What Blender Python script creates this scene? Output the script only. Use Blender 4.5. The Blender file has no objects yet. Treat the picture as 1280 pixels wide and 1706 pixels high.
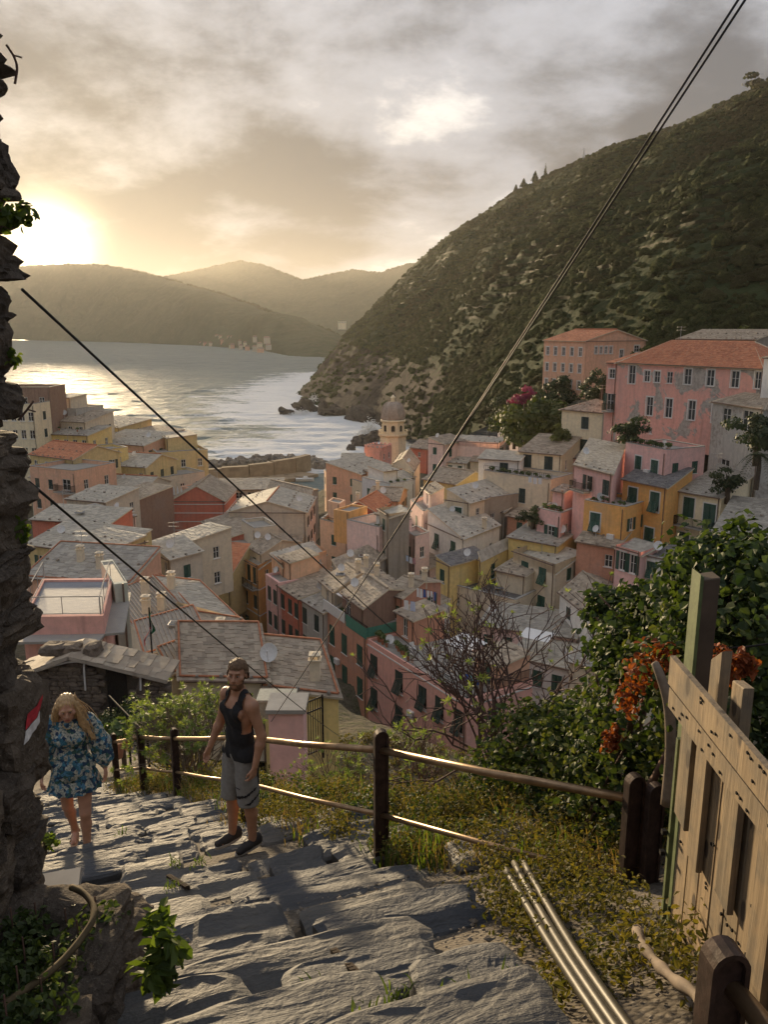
import bpy, math, random
import numpy as np
from mathutils import Matrix, Vector

random.seed(7)
RNG = np.random.default_rng(7)
SC = bpy.context.scene
COL = SC.collection

# ------------------------------------------------------------------ camera, sky, sun, exposure
F, PITCH, SEA = 1340.0, math.radians(12.9), -45.0
cam_d = bpy.data.cameras.new('camera')
cam_d.sensor_fit = 'VERTICAL'
cam_d.sensor_height = 36.0
cam_d.lens = F / 1706 * 36
cam_d.clip_start = 0.05
cam_d.clip_end = 30000
cam = bpy.data.objects.new('camera', cam_d)
cam.rotation_euler = (math.radians(90) - PITCH, 0, 0)
COL.objects.link(cam)
SC.camera = cam
cth, sth = math.cos(PITCH), math.sin(PITCH)

def ray(px, py):
    xc, yc = (px - 640) / F, (853 - py) / F
    return np.array([xc, cth + yc * sth, -sth + yc * cth])
def PD(px, py, D):                      # point on the sight line at distance D ahead
    r = ray(px, py); return r * (D / r[1])
def PZ(px, py, z):                      # point on the sight line at height z
    r = ray(px, py); return r * (z / r[2])

sun_v = ray(78, 412); sun_v /= np.linalg.norm(sun_v)
SUN_EL = math.asin(sun_v[2]); SUN_AZ = math.atan2(sun_v[0], sun_v[1])
sl = bpy.data.lights.new('sun', 'SUN')
sl.energy = 3.3; sl.angle = math.radians(4.0); sl.color = (1.0, 0.76, 0.46)
so = bpy.data.objects.new('sun', sl); COL.objects.link(so)
so.rotation_euler = Vector(sun_v).to_track_quat('Z', 'Y').to_euler()

VS = SC.view_settings
VS.view_transform = 'Standard'; VS.look = 'None'; VS.gamma = 1.0; VS.exposure = 1.8
SC.cycles.use_denoising = True
SC.cycles.max_bounces = 6; SC.cycles.diffuse_bounces = 3; SC.cycles.glossy_bounces = 2
SC.cycles.transmission_bounces = 3; SC.cycles.transparent_max_bounces = 6; SC.cycles.volume_bounces = 1
SC.cycles.caustics_reflective = False; SC.cycles.caustics_refractive = False
SC.cycles.sample_clamp_indirect = 4.0

class NT:
    """tiny node-tree writer"""
    def __init__(s, tree): s.t = tree; s.n = tree.nodes; s.l = tree.links
    def node(s, kind, **kw):
        n = s.n.new(kind)
        for k, v in kw.items(): setattr(n, k, v)
        return n
    def put(s, sock, v):
        if isinstance(v, bpy.types.NodeSocket): s.l.new(v, sock)
        elif v is not None:
            if hasattr(sock, 'default_value'):
                dv = sock.default_value
                if hasattr(dv, '__len__') and not hasattr(v, '__len__'): v = [v] * len(dv)
                if hasattr(dv, '__len__') and len(dv) == 4 and len(v) == 3: v = (*v, 1)
                sock.default_value = v
    def math(s, op, a, b=None, c=None, clamp=False):
        n = s.node('ShaderNodeMath', operation=op, use_clamp=clamp)
        s.put(n.inputs[0], a); s.put(n.inputs[1], b); s.put(n.inputs[2], c); return n.outputs[0]
    def vmath(s, op, a, b=None, out=0):
        n = s.node('ShaderNodeVectorMath', operation=op)
        s.put(n.inputs[0], a)
        if op == 'SCALE': s.put(n.inputs['Scale'], b)
        else: s.put(n.inputs[1], b)
        return n.outputs[out]
    def mix(s, f, a, b, blend='MIX'):
        n = s.node('ShaderNodeMix', data_type='RGBA', blend_type=blend)
        s.put(n.inputs[0], f); s.put(n.inputs[6], a); s.put(n.inputs[7], b); return n.outputs[2]
    def noise(s, vec, scale, detail=4, rough=0.55, dist=0.0, out=0):
        n = s.node('ShaderNodeTexNoise')
        s.put(n.inputs['Vector'], vec); s.put(n.inputs['Scale'], scale); s.put(n.inputs['Detail'], detail)
        s.put(n.inputs['Roughness'], rough); s.put(n.inputs['Distortion'], dist); return n.outputs[out]
    def ramp(s, f, stops, interp='LINEAR'):
        n = s.node('ShaderNodeValToRGB'); cr = n.color_ramp; cr.interpolation = interp
        while len(cr.elements) < len(stops): cr.elements.new(0.5)
        for e, (p, c) in zip(cr.elements, stops):
            e.position = p; c = c if hasattr(c, '__len__') else (c, c, c); e.color = (*c[:3], 1)
        s.put(n.inputs[0], f); return n.outputs[0]
    def maprange(s, v, a, b, c=0.0, d=1.0, smooth=False):
        n = s.node('ShaderNodeMapRange', interpolation_type='SMOOTHSTEP' if smooth else 'LINEAR')
        s.put(n.inputs[0], v)
        for i, q in enumerate((a, b, c, d)): s.put(n.inputs[i + 1], q)
        return n.outputs[0]
    def mapping(s, vec, loc=(0, 0, 0), rot=(0, 0, 0), scale=(1, 1, 1)):
        n = s.node('ShaderNodeMapping'); s.put(n.inputs[0], vec)
        n.inputs[1].default_value = loc; n.inputs[2].default_value = rot; n.inputs[3].default_value = scale
        return n.outputs[0]

# sky: a Nishita sky seen through a broken, lit cloud deck
W = bpy.data.worlds.new('World'); SC.world = W; W.use_nodes = True
W.node_tree.nodes.clear(); t = NT(W.node_tree)
geo = t.node('ShaderNodeTexCoord').outputs['Generated']
sky = t.node('ShaderNodeTexSky', sky_type='NISHITA')
sky.sun_disc = False; sky.sun_elevation = SUN_EL; sky.sun_rotation = SUN_AZ % (2 * math.pi)
sky.altitude = 50; sky.air_density = 1.2; sky.dust_density = 2.0
sep = t.node('ShaderNodeSeparateXYZ'); t.put(sep.inputs[0], geo)
zz = t.math('ADD', t.math('MAXIMUM', sep.outputs[2], 0.0), 0.30)
plan = t.node('ShaderNodeCombineXYZ')
t.put(plan.inputs[0], t.math('DIVIDE', sep.outputs[0], zz)); t.put(plan.inputs[1], t.math('DIVIDE', sep.outputs[1], zz))
pl = t.mapping(plan.outputs[0], loc=(3.15, 1.4, 0.0), scale=(1.25, 1.25, 1))
big = t.noise(pl, 0.7, 3, 0.5, 0.1)
mid = t.noise(t.mapping(pl, loc=(7.3, 2.2, 1)), 2.1, 9, 0.6, 0.12)
dens = t.math('ADD', t.math('MULTIPLY', big, 0.5), t.math('MULTIPLY', mid, 0.5))
cosd = t.vmath('DOT_PRODUCT', geo, tuple(sun_v), out=1)
ang = t.math('ARCCOSINE', t.math('MINIMUM', cosd, 0.99999))
g1 = t.math('EXPONENT', t.math('MULTIPLY', t.math('POWER', t.math('DIVIDE', ang, 0.037), 2.0), -1.0))
g2 = t.math('EXPONENT', t.math('DIVIDE', ang, -0.105))
g3 = t.math('EXPONENT', t.math('DIVIDE', ang, -0.36))
thick = t.maprange(dens, 0.405, 0.555, 0, 1, True)
cloud = t.mix(thick, (0.92, 0.96, 1.04), (0.28, 0.295, 0.33))
warm = t.mix(t.math('MULTIPLY', g3, 0.6), (1.0, 1.0, 1.02), (1.22, 1.07, 0.90))
cloud = t.mix(1.0, cloud, warm, 'MULTIPLY')
gapm = t.maprange(dens, 0.42, 0.35, 0, 1, True)
gapcol = t.mix(t.math('MULTIPLY', g3, 0.75, clamp=True), (1.2, 1.3, 1.48), (4.2, 3.4, 2.3))
cloud = t.mix(gapm, cloud, gapcol)
lit = t.vmath('SCALE', (1.7, 1.35, .8), t.math('MULTIPLY', g2, t.maprange(thick, 0, 1, 1.2, 0.5)))
cloud = t.mix(1.0, cloud, lit, 'ADD')
cloud = t.mix(1.0, cloud, t.vmath('SCALE', (11, 9, 5.2), g1), 'ADD')
cover = t.maprange(dens, 0.30, 0.38, 0.9, 1.0, True)
full = t.mix(cover, sky.outputs[0], cloud)
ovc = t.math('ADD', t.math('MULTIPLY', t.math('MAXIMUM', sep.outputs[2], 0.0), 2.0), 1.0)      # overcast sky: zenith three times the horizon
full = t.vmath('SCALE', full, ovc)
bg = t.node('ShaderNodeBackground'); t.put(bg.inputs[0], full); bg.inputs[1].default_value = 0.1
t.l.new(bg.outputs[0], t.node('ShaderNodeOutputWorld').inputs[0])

# ------------------------------------------------------------------ helpers
def hash3(ix, iy, iz, seed=0):
    h = (ix.astype(np.int64) * 374761393 + iy.astype(np.int64) * 668265263 + iz.astype(np.int64) * 2147483647 + seed * 144665) & 0x7fffffff
    h = ((h ^ (h >> 13)) * 1274126177) & 0x7fffffff
    return ((h ^ (h >> 16)) & 0xffff) / 32767.5 - 1.0
def vnoise(p, seed=0):
    p = np.asarray(p, float); i = np.floor(p).astype(np.int64); f = p - i; f = f * f * (3 - 2 * f); r = 0
    for dx in (0, 1):
        for dy in (0, 1):
            for dz in (0, 1):
                w = (f[..., 0] if dx else 1 - f[..., 0]) * (f[..., 1] if dy else 1 - f[..., 1]) * (f[..., 2] if dz else 1 - f[..., 2])
                r = r + w * hash3(i[..., 0] + dx, i[..., 1] + dy, i[..., 2] + dz, seed)
    return r
def fbm(p, octv=4, seed=0, gain=0.5):
    p = np.asarray(p, float); a, s, r = 1.0, 1.0, 0
    for o in range(octv): r = r + a * vnoise(p * s + o * 17.3, seed + o); a *= gain; s *= 2.03
    return r
def P3(x, y, z=0.0):
    x, y = np.broadcast_arrays(np.asarray(x, float), np.asarray(y, float)); return np.stack([x, y, np.zeros_like(x) + z], -1)

def set_attr(me, name, vals, dom='POINT'):
    a = me.attributes.new(name, 'FLOAT', dom); a.data.foreach_set('value', np.asarray(vals, np.float32).ravel())
def np_mesh(name, V, Fq, mats=None, smooth=False, midx=None, uv=None):
    """mesh from numpy arrays; Fq is (n,k) with constant k"""
    V = np.asarray(V, np.float32).reshape(-1, 3); Fq = np.asarray(Fq, np.int32); n, k = Fq.shape
    me = bpy.data.meshes.new(name)
    me.vertices.add(len(V)); me.vertices.foreach_set('co', V.ravel())
    me.loops.add(n * k); me.loops.foreach_set('vertex_index', Fq.ravel())
    me.polygons.add(n); me.polygons.foreach_set('loop_start', np.arange(0, n * k, k, dtype=np.int32))
    me.polygons.foreach_set('loop_total', np.full(n, k, np.int32))
    for m in (mats or []): me.materials.append(m)
    if midx is not None: me.polygons.foreach_set('material_index', np.asarray(midx, np.int32))
    me.polygons.foreach_set('use_smooth', np.full(n, bool(smooth)))
    if uv is not None:
        l = me.uv_layers.new(name='uv'); l.data.foreach_set('uv', np.asarray(uv, np.float32)[Fq.ravel()].ravel())
    me.update(); me.validate(); return me
def grid_faces(nu, nv):
    i = np.arange(nu - 1)[:, None] * nv + np.arange(nv - 1)[None]
    return np.stack([i, i + nv, i + nv + 1, i + 1], -1).reshape(-1, 4)

class MB:
    """collects boxes, bars, tubes and quads, then becomes ONE mesh"""
    def __init__(s): s.v = []; s.f = []; s.m = []
    def add(s, vs, fs, m=0):
        o = len(s.v); s.v += [tuple(map(float, q)) for q in vs]
        for f in fs: s.f.append([o + i for i in f]); s.m.append(m)
        return s
    def box(s, c, size, m=0, ax=None, top=1.0):
        """box about centre c; ax = (u, v, w) unit axes; top scales the upper face"""
        c = np.asarray(c, float); u, v, w = ax if ax is not None else np.eye(3)
        u, v, w = [np.asarray(q, float) for q in (u, v, w)]
        hx, hy, hz = np.asarray(size, float) / 2
        vs = []
        for k in (-1, 1):
            q = top if k > 0 else 1
            for a, b in ((-1, -1), (1, -1), (1, 1), (-1, 1)): vs.append(c + u * a * hx * q + v * b * hy * q + w * k * hz)
        return s.add(vs, [(3, 2, 1, 0), (4, 5, 6, 7), (0, 1, 5, 4), (1, 2, 6, 5), (2, 3, 7, 6), (3, 0, 4, 7)], m)
    def bar(s, a, b, w, h, m=0, up=(0, 0, 1)):
        a, b, up = [np.asarray(q, float) for q in (a, b, up)]
        d = b - a; L = np.linalg.norm(d); d = d / max(L, 1e-9)
        x = np.cross(up, d); n = np.linalg.norm(x); x = x / n if n > 1e-6 else np.array([1., 0, 0]); y = np.cross(d, x)
        return s.box((a + b) / 2, (w, h, L), m, (x, y, d))
    def tube(s, pts, r, n=8, m=0, caps=True):
        pts = np.asarray(pts, float); k = len(pts); r = np.broadcast_to(np.asarray(r, float), (k,))
        tg = np.gradient(pts, axis=0); tg /= np.linalg.norm(tg, axis=1)[:, None] + 1e-12
        ref = np.array([0, 0, 1.0]) if abs(tg[0][2]) < 0.9 else np.array([1.0, 0, 0])
        x = np.cross(ref, tg[0]); x /= np.linalg.norm(x); vs = []
        for i in range(k):
            x = x - tg[i] * np.dot(x, tg[i]); x /= np.linalg.norm(x) + 1e-12; y = np.cross(tg[i], x)
            for j in range(n):
                a = 2 * math.pi * j / n; vs.append(pts[i] + r[i] * (math.cos(a) * x + math.sin(a) * y))
        fs = [(i * n + j, i * n + (j + 1) % n, (i + 1) * n + (j + 1) % n, (i + 1) * n + j) for i in range(k - 1) for j in range(n)]
        if caps: fs += [tuple(range(n))[::-1], tuple((k - 1) * n + j for j in range(n))]
        return s.add(vs, fs, m)
    def lathe(s, c, prof, n=16, m=0):
        c = np.asarray(c, float); vs = []; k = len(prof)
        for r, z in prof:
            for j in range(n):
                a = 2 * math.pi * j / n + math.pi / n; vs.append(c + (r * math.cos(a), r * math.sin(a), z))
        fs = [(i * n + j, i * n + (j + 1) % n, (i + 1) * n + (j + 1) % n, (i + 1) * n + j) for i in range(k - 1) for j in range(n)]
        fs += [tuple(range(n))[::-1], tuple((k - 1) * n + j for j in range(n))]
        return s.add(vs, fs, m)
    def mesh(s, name, mats, smooth=False):
        me = bpy.data.meshes.new(name); me.from_pydata(s.v, [], s.f)
        for q in (mats if isinstance(mats, (list, tuple)) else [mats]): me.materials.append(q)
        me.polygons.foreach_set('material_index', s.m)
        if smooth: me.polygons.foreach_set('use_smooth', [True] * len(s.f))
        me.update(); return me
    def build(s, name, mats, parent=None, smooth=False): return link(name, s.mesh(name, mats, smooth), parent)

def link(name, data, parent=None, M=None, local=False):
    """link an object; its mesh is in world metres unless local (then M is relative to the parent)"""
    o = bpy.data.objects.new(name, data); COL.objects.link(o)
    if M is not None: o.matrix_basis = M
    if parent is not None:
        o.parent = parent
        if not local: o.matrix_parent_inverse = parent.matrix_basis.inverted() if parent.parent is None else \
            (parent.parent.matrix_basis @ parent.matrix_parent_inverse @ parent.matrix_basis).inverted()
    return o
def tag(o, label=None, cat=None, group=None, kind=None):
    for k, v in (('label', label), ('category', cat), ('group', group), ('kind', kind)):
        if v: o[k] = v
    return o
def thing(name, label, cat, loc=(0, 0, 0), group=None, rz=0.0):
    o = bpy.data.objects.new(name, None); COL.objects.link(o); o.empty_display_size = 0.2
    o.location = tuple(map(float, loc)); o.rotation_euler = (0, 0, rz)
    o.matrix_basis = Matrix.Translation(o.location) @ Matrix.Rotation(rz, 4, 'Z')
    return tag(o, label, cat, group)

# ------------------------------------------------------------------ materials
MATS = {}
def material(name, fn):
    if name not in MATS:
        m = bpy.data.materials.new(name); m.use_nodes = True; m.node_tree.nodes.clear(); t = NT(m.node_tree)
        b = t.node('ShaderNodeBsdfPrincipled'); o = t.node('ShaderNodeOutputMaterial'); t.l.new(b.outputs[0], o.inputs[0])
        fn(t, b, o); MATS[name] = m
    return MATS[name]
def bump(t, b, h, strength=0.4, dist=0.05):
    n = t.node('ShaderNodeBump'); n.inputs['Strength'].default_value = strength; n.inputs['Distance'].default_value = dist
    t.put(n.inputs['Height'], h); t.l.new(n.outputs[0], b.inputs['Normal'])
def opos(t): return t.node('ShaderNodeTexCoord').outputs['Object']
def gpos(t): return t.node('ShaderNodeNewGeometry').outputs['Position']
def attr(t, name): n = t.node('ShaderNodeAttribute'); n.attribute_name = name; return n.outputs['Fac']
def mul(c, k): return tuple(min(1, q * k) for q in c)
def plain(name, c, rough=0.6, metal=0.0, var=0.25, scale=8.0, bstr=0.15, bdist=0.01, spec=0.4):
    def fn(t, b, o):
        n = t.noise(gpos(t), scale, 5, 0.6)
        t.put(b.inputs['Base Color'], t.mix(t.maprange(n, 0.3, 0.7), mul(c, 1 - var), mul(c, 1 + var)))
        b.inputs['Roughness'].default_value = rough; b.inputs['Metallic'].default_value = metal
        b.inputs['Specular IOR Level'].default_value = spec
        bump(t, b, n, bstr, bdist)
    return material(name, fn)
def plaster(name, c, worn=0.35, patch=None):
    """weathered lime plaster with washed-out streaks and bare patches"""
    def fn(t, b, o):
        p = gpos(t)
        n1 = t.noise(p, 0.35, 5, 0.65, 0.4); n2 = t.noise(p, 2.5, 6, 0.65); st = t.noise(t.mapping(p, scale=(1.6, 1.6, 0.12)), 1.5, 4, 0.6)
        col = t.mix(t.maprange(n2, 0.3, 0.7), mul(c, 0.86), mul(c, 1.1))
        grey = tuple(0.45 * q + 0.55 * 0.30 for q in c)
        col = t.mix(t.math('MULTIPLY', t.maprange(n1, 0.45, 0.75, 0, 1, True), worn), col, mul(grey, 1.0))
        col = t.mix(t.math('MULTIPLY', t.maprange(st, 0.50, 0.78, 0, 1, True), worn * 1.1), col, mul(c, 0.52))
        if patch:
            m = t.maprange(t.noise(p, 0.28, 6, 0.66, 0.6), 0.53, 0.56, 0, 1, True)
            col = t.mix(m, col, t.mix(t.maprange(n2, 0.35, 0.65), (0.30, 0.27, 0.235), (0.52, 0.48, 0.43)))
        t.put(b.inputs['Base Color'], col); b.inputs['Roughness'].default_value = 0.9; b.inputs['Specular IOR Level'].default_value = 0.2
        bump(t, b, t.noise(p, 9, 4, 0.7), 0.35, 0.03)
    return material('plaster_' + name, fn)
def slate(name, c1, c2, lichen=(0.40, 0.36, 0.27), rough=0.75):
    """roof slates: one tone for each slate from the 'rnd' attribute, lichen over all"""
    def fn(t, b, o):
        p = gpos(t); r = attr(t, 'rnd')
        n = t.noise(p, 3.0, 6, 0.65); n2 = t.noise(p, 0.5, 4, 0.6)
        col = t.mix(r, c1, c2)
        col = t.mix(t.math('MULTIPLY', t.maprange(n, 0.5, 0.68, 0, 1, True), 0.6), col, lichen)
        col = t.mix(t.math('MULTIPLY', t.maprange(n2, 0.5, 0.75), 0.5), col, mul(c1, 0.6))
        t.put(b.inputs['Base Color'], col); b.inputs['Roughness'].default_value = rough
        bump(t, b, n, 0.4, 0.04)
    return material('roof_' + name, fn)
def leafmat(name, c1, c2, trans=0.35, rough=0.5):
    """leaves: colour varies leaf by leaf ('rnd'), light passes through them"""
    def fn(t, b, o):
        r = attr(t, 'rnd')
        col = t.mix(r, c1, c2)
        t.put(b.inputs['Base Color'], col); b.inputs['Roughness'].default_value = rough; b.inputs['Specular IOR Level'].default_value = 0.35
        tr = t.node('ShaderNodeBsdfTranslucent'); t.put(tr.inputs[0], t.mix(1.0, col, (1.25, 1.3, 0.55), 'MULTIPLY'))
        mx = t.node('ShaderNodeMixShader'); mx.inputs[0].default_value = trans
        t.l.new(b.outputs[0], mx.inputs[1]); t.l.new(tr.outputs[0], mx.inputs[2]); t.l.new(mx.outputs[0], o.inputs[0])
    return material('leaf_' + name, fn)
def rockmat(name, c1, c2, c3, scale=3.0, bstr=0.8, bdist=0.03, rough=0.85):
    def fn(t, b, o):
        p = gpos(t); n = t.noise(p, scale, 8, 0.68, 0.3); n2 = t.noise(p, scale * 6, 4, 0.6); r = attr(t, 'rnd')
        col = t.mix(t.maprange(n, 0.33, 0.66), c1, c2)
        col = t.mix(t.maprange(n2, 0.56, 0.70, 0, 0.7), col, c3)
        col = t.mix(1.0, col, t.mix(r, (0.72, 0.72, 0.74), (1.25, 1.2, 1.12)), 'MULTIPLY')
        t.put(b.inputs['Base Color'], col); b.inputs['Roughness'].default_value = rough; b.inputs['Specular IOR Level'].default_value = .12
        bump(t, b, t.math('ADD', n, t.math('MULTIPLY', n2, 0.3)), bstr, bdist)
    return material('rock_' + name, fn)

GREEN = plain('shutter_green', (0.022, 0.075, 0.052), 0.5, var=0.3, scale=3)
DKGREEN = plain('shutter_dark', (0.022, 0.04, 0.034), 0.5, var=0.3, scale=3)
BROWN = plain('shutter_brown', (0.075, 0.045, 0.03), 0.6, var=0.3, scale=3)
WHITE = plain('white_paint', (0.72, 0.70, 0.66), 0.6, var=0.1)
def glassfn(t, b, o):
    t.put(b.inputs['Base Color'], (0.025, 0.028, 0.03)); b.inputs['Roughness'].default_value = 0.12
GLASS = material('window_glass', glassfn)
IRON = plain('dark_iron', (0.02, 0.019, 0.018), 0.85, 0.0, var=0.4, scale=20, spec=0.15)
CONC = plain('concrete', (0.33, 0.31, 0.28), 0.9, var=0.2, scale=2)
TERRA = plain('terracotta', (0.42, 0.17, 0.09), 0.85, var=0.3, scale=4)
STEEL = plain('grey_metal', (0.42, 0.42, 0.42), 0.5, 0.2, var=0.15)
WOODD = plain('dark_wood', (0.07, 0.05, 0.035), 0.8, var=0.3, scale=6)
CLOTHW = plain('white_canvas', (0.75, 0.73, 0.70), 0.9, var=0.06)
# ------------------------------------------------------------------ sea
def seafn(t, b, o):
    p = gpos(t); f = attr(t, 'foam')
    q = t.mapping(p, scale=(0.045, 0.11, 0.1)); n1 = t.noise(q, 1.0, 8, 0.68, 0.5); n2 = t.noise(t.mapping(p, scale=(0.5, 0.9, 1)), 1.0, 6, 0.65)
    m = t.math('ADD', t.math('ADD', t.math('MULTIPLY', n1, 0.75), t.math('MULTIPLY', n2, 0.3)), t.math('MULTIPLY', f, 0.5))
    mask = t.maprange(m, 0.73, 0.86, 0, 1, True)
    c = t.mix(t.maprange(n1, 0.3, 0.7), (0.10, 0.135, 0.13), (0.20, 0.24, 0.22))
    c = t.mix(t.math('MULTIPLY', f, 0.5), c, (0.20, 0.27, 0.25))
    t.put(b.inputs['Base Color'], t.mix(mask, c, (0.78, 0.78, 0.76)))
    t.put(b.inputs['Roughness'], t.maprange(mask, 0, 1, 0.52, 0.9)); b.inputs['IOR'].default_value = 1.33
    h = t.math('ADD', t.noise(t.mapping(p, scale=(0.16, 0.34, 1)), 1.0, 6, 0.62), t.math('MULTIPLY', t.noise(t.mapping(p, scale=(0.022, 0.05, 1)), 1.0, 4, 0.6), 2.0))
    bump(t, b, h, 1.0, 1.6)
MSEA = material('sea_water', seafn)
dd = 130 * 1.0062 ** np.arange(720); rr = np.concatenate([np.linspace(-2.2, -0.66, 26), np.linspace(-0.64, 0.12, 240), np.linspace(0.16, 1.4, 16)])
Y = dd[:, None] + 0 * rr[None]; X = dd[:, None] * rr[None]
sw = np.clip(1.6 - dd / 1500, 0.15, 1)[:, None]
Zs = SEA + sw * (0.55 * fbm(P3(X / 26, Y / 9), 3, 3) + 0.25 * fbm(P3(X / 7, Y / 3.2), 2, 5))
coast = [(560, 622), (520, 640), (492, 660), (478, 690), (500, 694), (540, 700), (580, 706), (622, 714), (640, 725), (600, 742), (590, 750), (632, 748)]
coast2 = [(245, 800), (270, 792), (300, 782), (340, 775), (420, 769), (470, 766), (510, 770), (535, 782)]
def poly(ps, z=SEA, n=8):
    w = np.array([PZ(a, b, z) for a, b in ps])[:, :2]
    return np.concatenate([w[i] + (w[i + 1] - w[i]) * np.linspace(0, 1, n, False)[:, None] for i in range(len(w) - 1)])
fo = np.zeros_like(X)
for ps, rad in ((coast, 36.), (coast2, 10.)):
    for c in poly(ps): fo = np.maximum(fo, np.exp(-(((X - c[0]) / 1.6) ** 2 + (Y - c[1]) ** 2) ** .5 / rad))
fo = np.clip(fo * 1.25, 0, 1)
me = np_mesh('sea', np.stack([X, Y, Zs], -1), grid_faces(*X.shape)[:, ::-1], [MSEA], True); set_attr(me, 'foam', fo)
tag(link('sea', me), kind='structure')

# ------------------------------------------------------------------ mountains and hills (lofted between a foot line and a ridge line)
def hillmat(name, g1, g2, g3, rock1, rock2, sc):
    def fn(t, b, o):
        p = gpos(t); n = t.noise(p, sc, 8, 0.65, 0.3); n2 = t.noise(p, sc * 5, 5, 0.65); r = attr(t, 'rock')
        col = t.mix(t.maprange(n, 0.3, 0.7), g1, g2); col = t.mix(t.maprange(n2, 0.5, 0.72), col, g3)
        rk = t.mix(t.maprange(t.noise(t.mapping(p, scale=(1, 1, 0.35)), sc * 3, 8, 0.7, 0.8), 0.3, 0.7), rock1, rock2)
        m = t.maprange(t.math('ADD', r, t.math('MULTIPLY', t.math('SUBTRACT', n2, 0.5), 1.0)), 0.35, 0.65, 0, 1, True)
        t.put(b.inputs['Base Color'], t.mix(m, col, rk)); b.inputs['Roughness'].default_value = 0.95; b.inputs['Specular IOR Level'].default_value = 0.1
        bump(t, b, t.math('ADD', n2, n), 0.9, 0.35 / sc * 0.05 + 1.0)
    return material('hill_' + name, fn)
def interp_pts(pts, n):
    pts = np.asarray(pts, float); s = np.linspace(0, 1, len(pts)); q = np.linspace(0, 1, n)
    out = np.stack([np.interp(q, s, pts[:, k]) for k in range(3)], -1)
    for _ in range(max(1, n // len(pts) // 3)): out[1:-1] = (out[:-2] + 2 * out[1:-1] + out[2:]) / 4
    return out
def loft(name, base, ridge, nu, nv, amp, nsc, seed, mat, prof=0.9, terr=0.0, rockf=None, back=60.0):
    B, R = interp_pts(base, nu), interp_pts(ridge, nu)
    tt = np.linspace(0, 1, nv); nb = 14
    T = np.concatenate([tt, 1 + np.linspace(0.03, 0.5, nb)])
    G = B[:, None] + (R - B)[:, None] * np.minimum(T, 2)[None, :, None]
    zf = np.where(T <= 1, T ** prof, 1 - (T - 1) * 1.2)
    G[..., 2] = B[:, None, 2] + (R - B)[:, None, 2] * zf[None]
    env = np.sin(np.clip(T, 0, 1) * math.pi)[None] * 0.9 + 0.1
    G[..., 2] += amp * env * fbm(G / nsc, 6, seed, 0.52)
    if terr:
        z = G[..., 2]; k = np.clip(fbm(G / 120, 3, seed + 9) * 1.6 + 0.5, 0, 1) * env
        q = z / terr; fr = q - np.floor(q); G[..., 2] = z * (1 - k) + k * terr * (np.floor(q) + np.clip((fr - 0.75) * 4, 0, 1))
    me = np_mesh(name, G, grid_faces(*G.shape[:2]), [mat], False)
    rk = np.zeros(G.shape[:2]) if rockf is None else rockf(G)
    set_attr(me, 'rock', rk)
    o = tag(link(name, me), kind='structure'); return o, G
far_m = hillmat('far', (0.035, 0.05, 0.025), (0.07, 0.08, 0.04), (0.09, 0.085, 0.05), (0.2, 0.17, 0.14), (0.1, 0.09, 0.08), 0.012)
fb = [PZ(a, b, SEA - 1) for a, b in ((-420, 566), (-200, 566), (40, 567), (200, 571), (340, 577), (440, 585), (480, 594), (545, 600), (640, 606), (760, 610))]
fr0 = [PD(a, b, d) for a, b, d in ((-420, 455, 4300), (-200, 430, 4200), (20, 446, 4000), (90, 441, 3900), (170, 441, 3800), (220, 450, 3800), (270, 462, 3900), (330, 450, 4000), (400, 434, 4000), (440, 442, 3900), (480, 458, 3800), (505, 468, 3700), (540, 459, 3700), (590, 450, 3600), (630, 455, 3500), (680, 441, 3300), (760, 425, 3200), (900, 420, 3000))]
fr2 = [PD(a, b, d) for a, b, d in ((-420, 455, 3600), (-200, 430, 3500), (20, 446, 3300), (90, 441, 3200), (170, 441, 3100), (215, 450, 3000), (260, 461, 2900), (310, 474, 2700), (370, 492, 2500), (430, 512, 2250), (490, 532, 2000), (540, 552, 1850), (600, 575, 1700))]
front_m, GF2 = loft('mountains', fb[:-1], fr2, 240, 110, 34, 300, 17, far_m, 1.05)
fb2 = [PD(a, 560, d) for a, d in ((100, 3700), (300, 3600), (480, 3300), (640, 3000), (900, 2600))]
mtn, GF = loft('mountains', fb2, [q for q in fr0 if q[0] > -1900], 240, 90, 30, 420, 11, far_m, 1.1)
near_m = hillmat('headland', (0.018, 0.030, 0.010), (0.030, 0.044, 0.014), (0.036, 0.042, 0.016), (0.085, 0.066, 0.05), (0.030, 0.025, 0.021), 0.05)
hb = [PZ(575, 616, SEA - 2), PZ(540, 625, SEA - 2), PZ(492, 661, SEA - 2), PZ(515, 680, SEA - 2), PZ(545, 693, SEA - 2), PZ(622, 711, SEA - 2), PD(690, 735, 300), PD(780, 722, 232), PD(860, 694, 190), PD(950, 642, 172), PD(1080, 590, 155), PD(1280, 592, 135), PD(1600, 650, 105)]
hr = [PD(551, 592, 1130), PD(562, 580, 1050), PD(590, 548, 960), PD(640, 492, 900), PD(700, 432, 860), PD(765, 380, 820), PD(835, 336, 780), PD(905, 296, 730), PD(1000, 250, 690), PD(1130, 205, 640), PD(1280, 135, 580), PD(1440, 60, 540), PD(1800, -60, 500)]
def rockf(G):
    low = 1 - np.clip((G[..., 2] - SEA - 6) / 40, 0, 1)
    return low * np.clip((G[..., 1] - 255) / 60, 0, 1) * 1.1 + 0.15 * np.clip((G[..., 1] - 420) / 200, 0, 1) * (1 - np.clip((G[..., 2] + 5) / 70, 0, 1))
head, GH = loft('hillside', hb, hr, 420, 230, 13, 70, 21, near_m, 0.86, 4.5, rockf)
kb = [PD(1040, 592, 150), PD(1120, 585, 140), PD(1280, 600, 128), PD(1500, 640, 105)]
kr = [PD(1040, 580, 200), PD(1130, 545, 215), PD(1280, 440, 225), PD(1500, 340, 220)]
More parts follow.
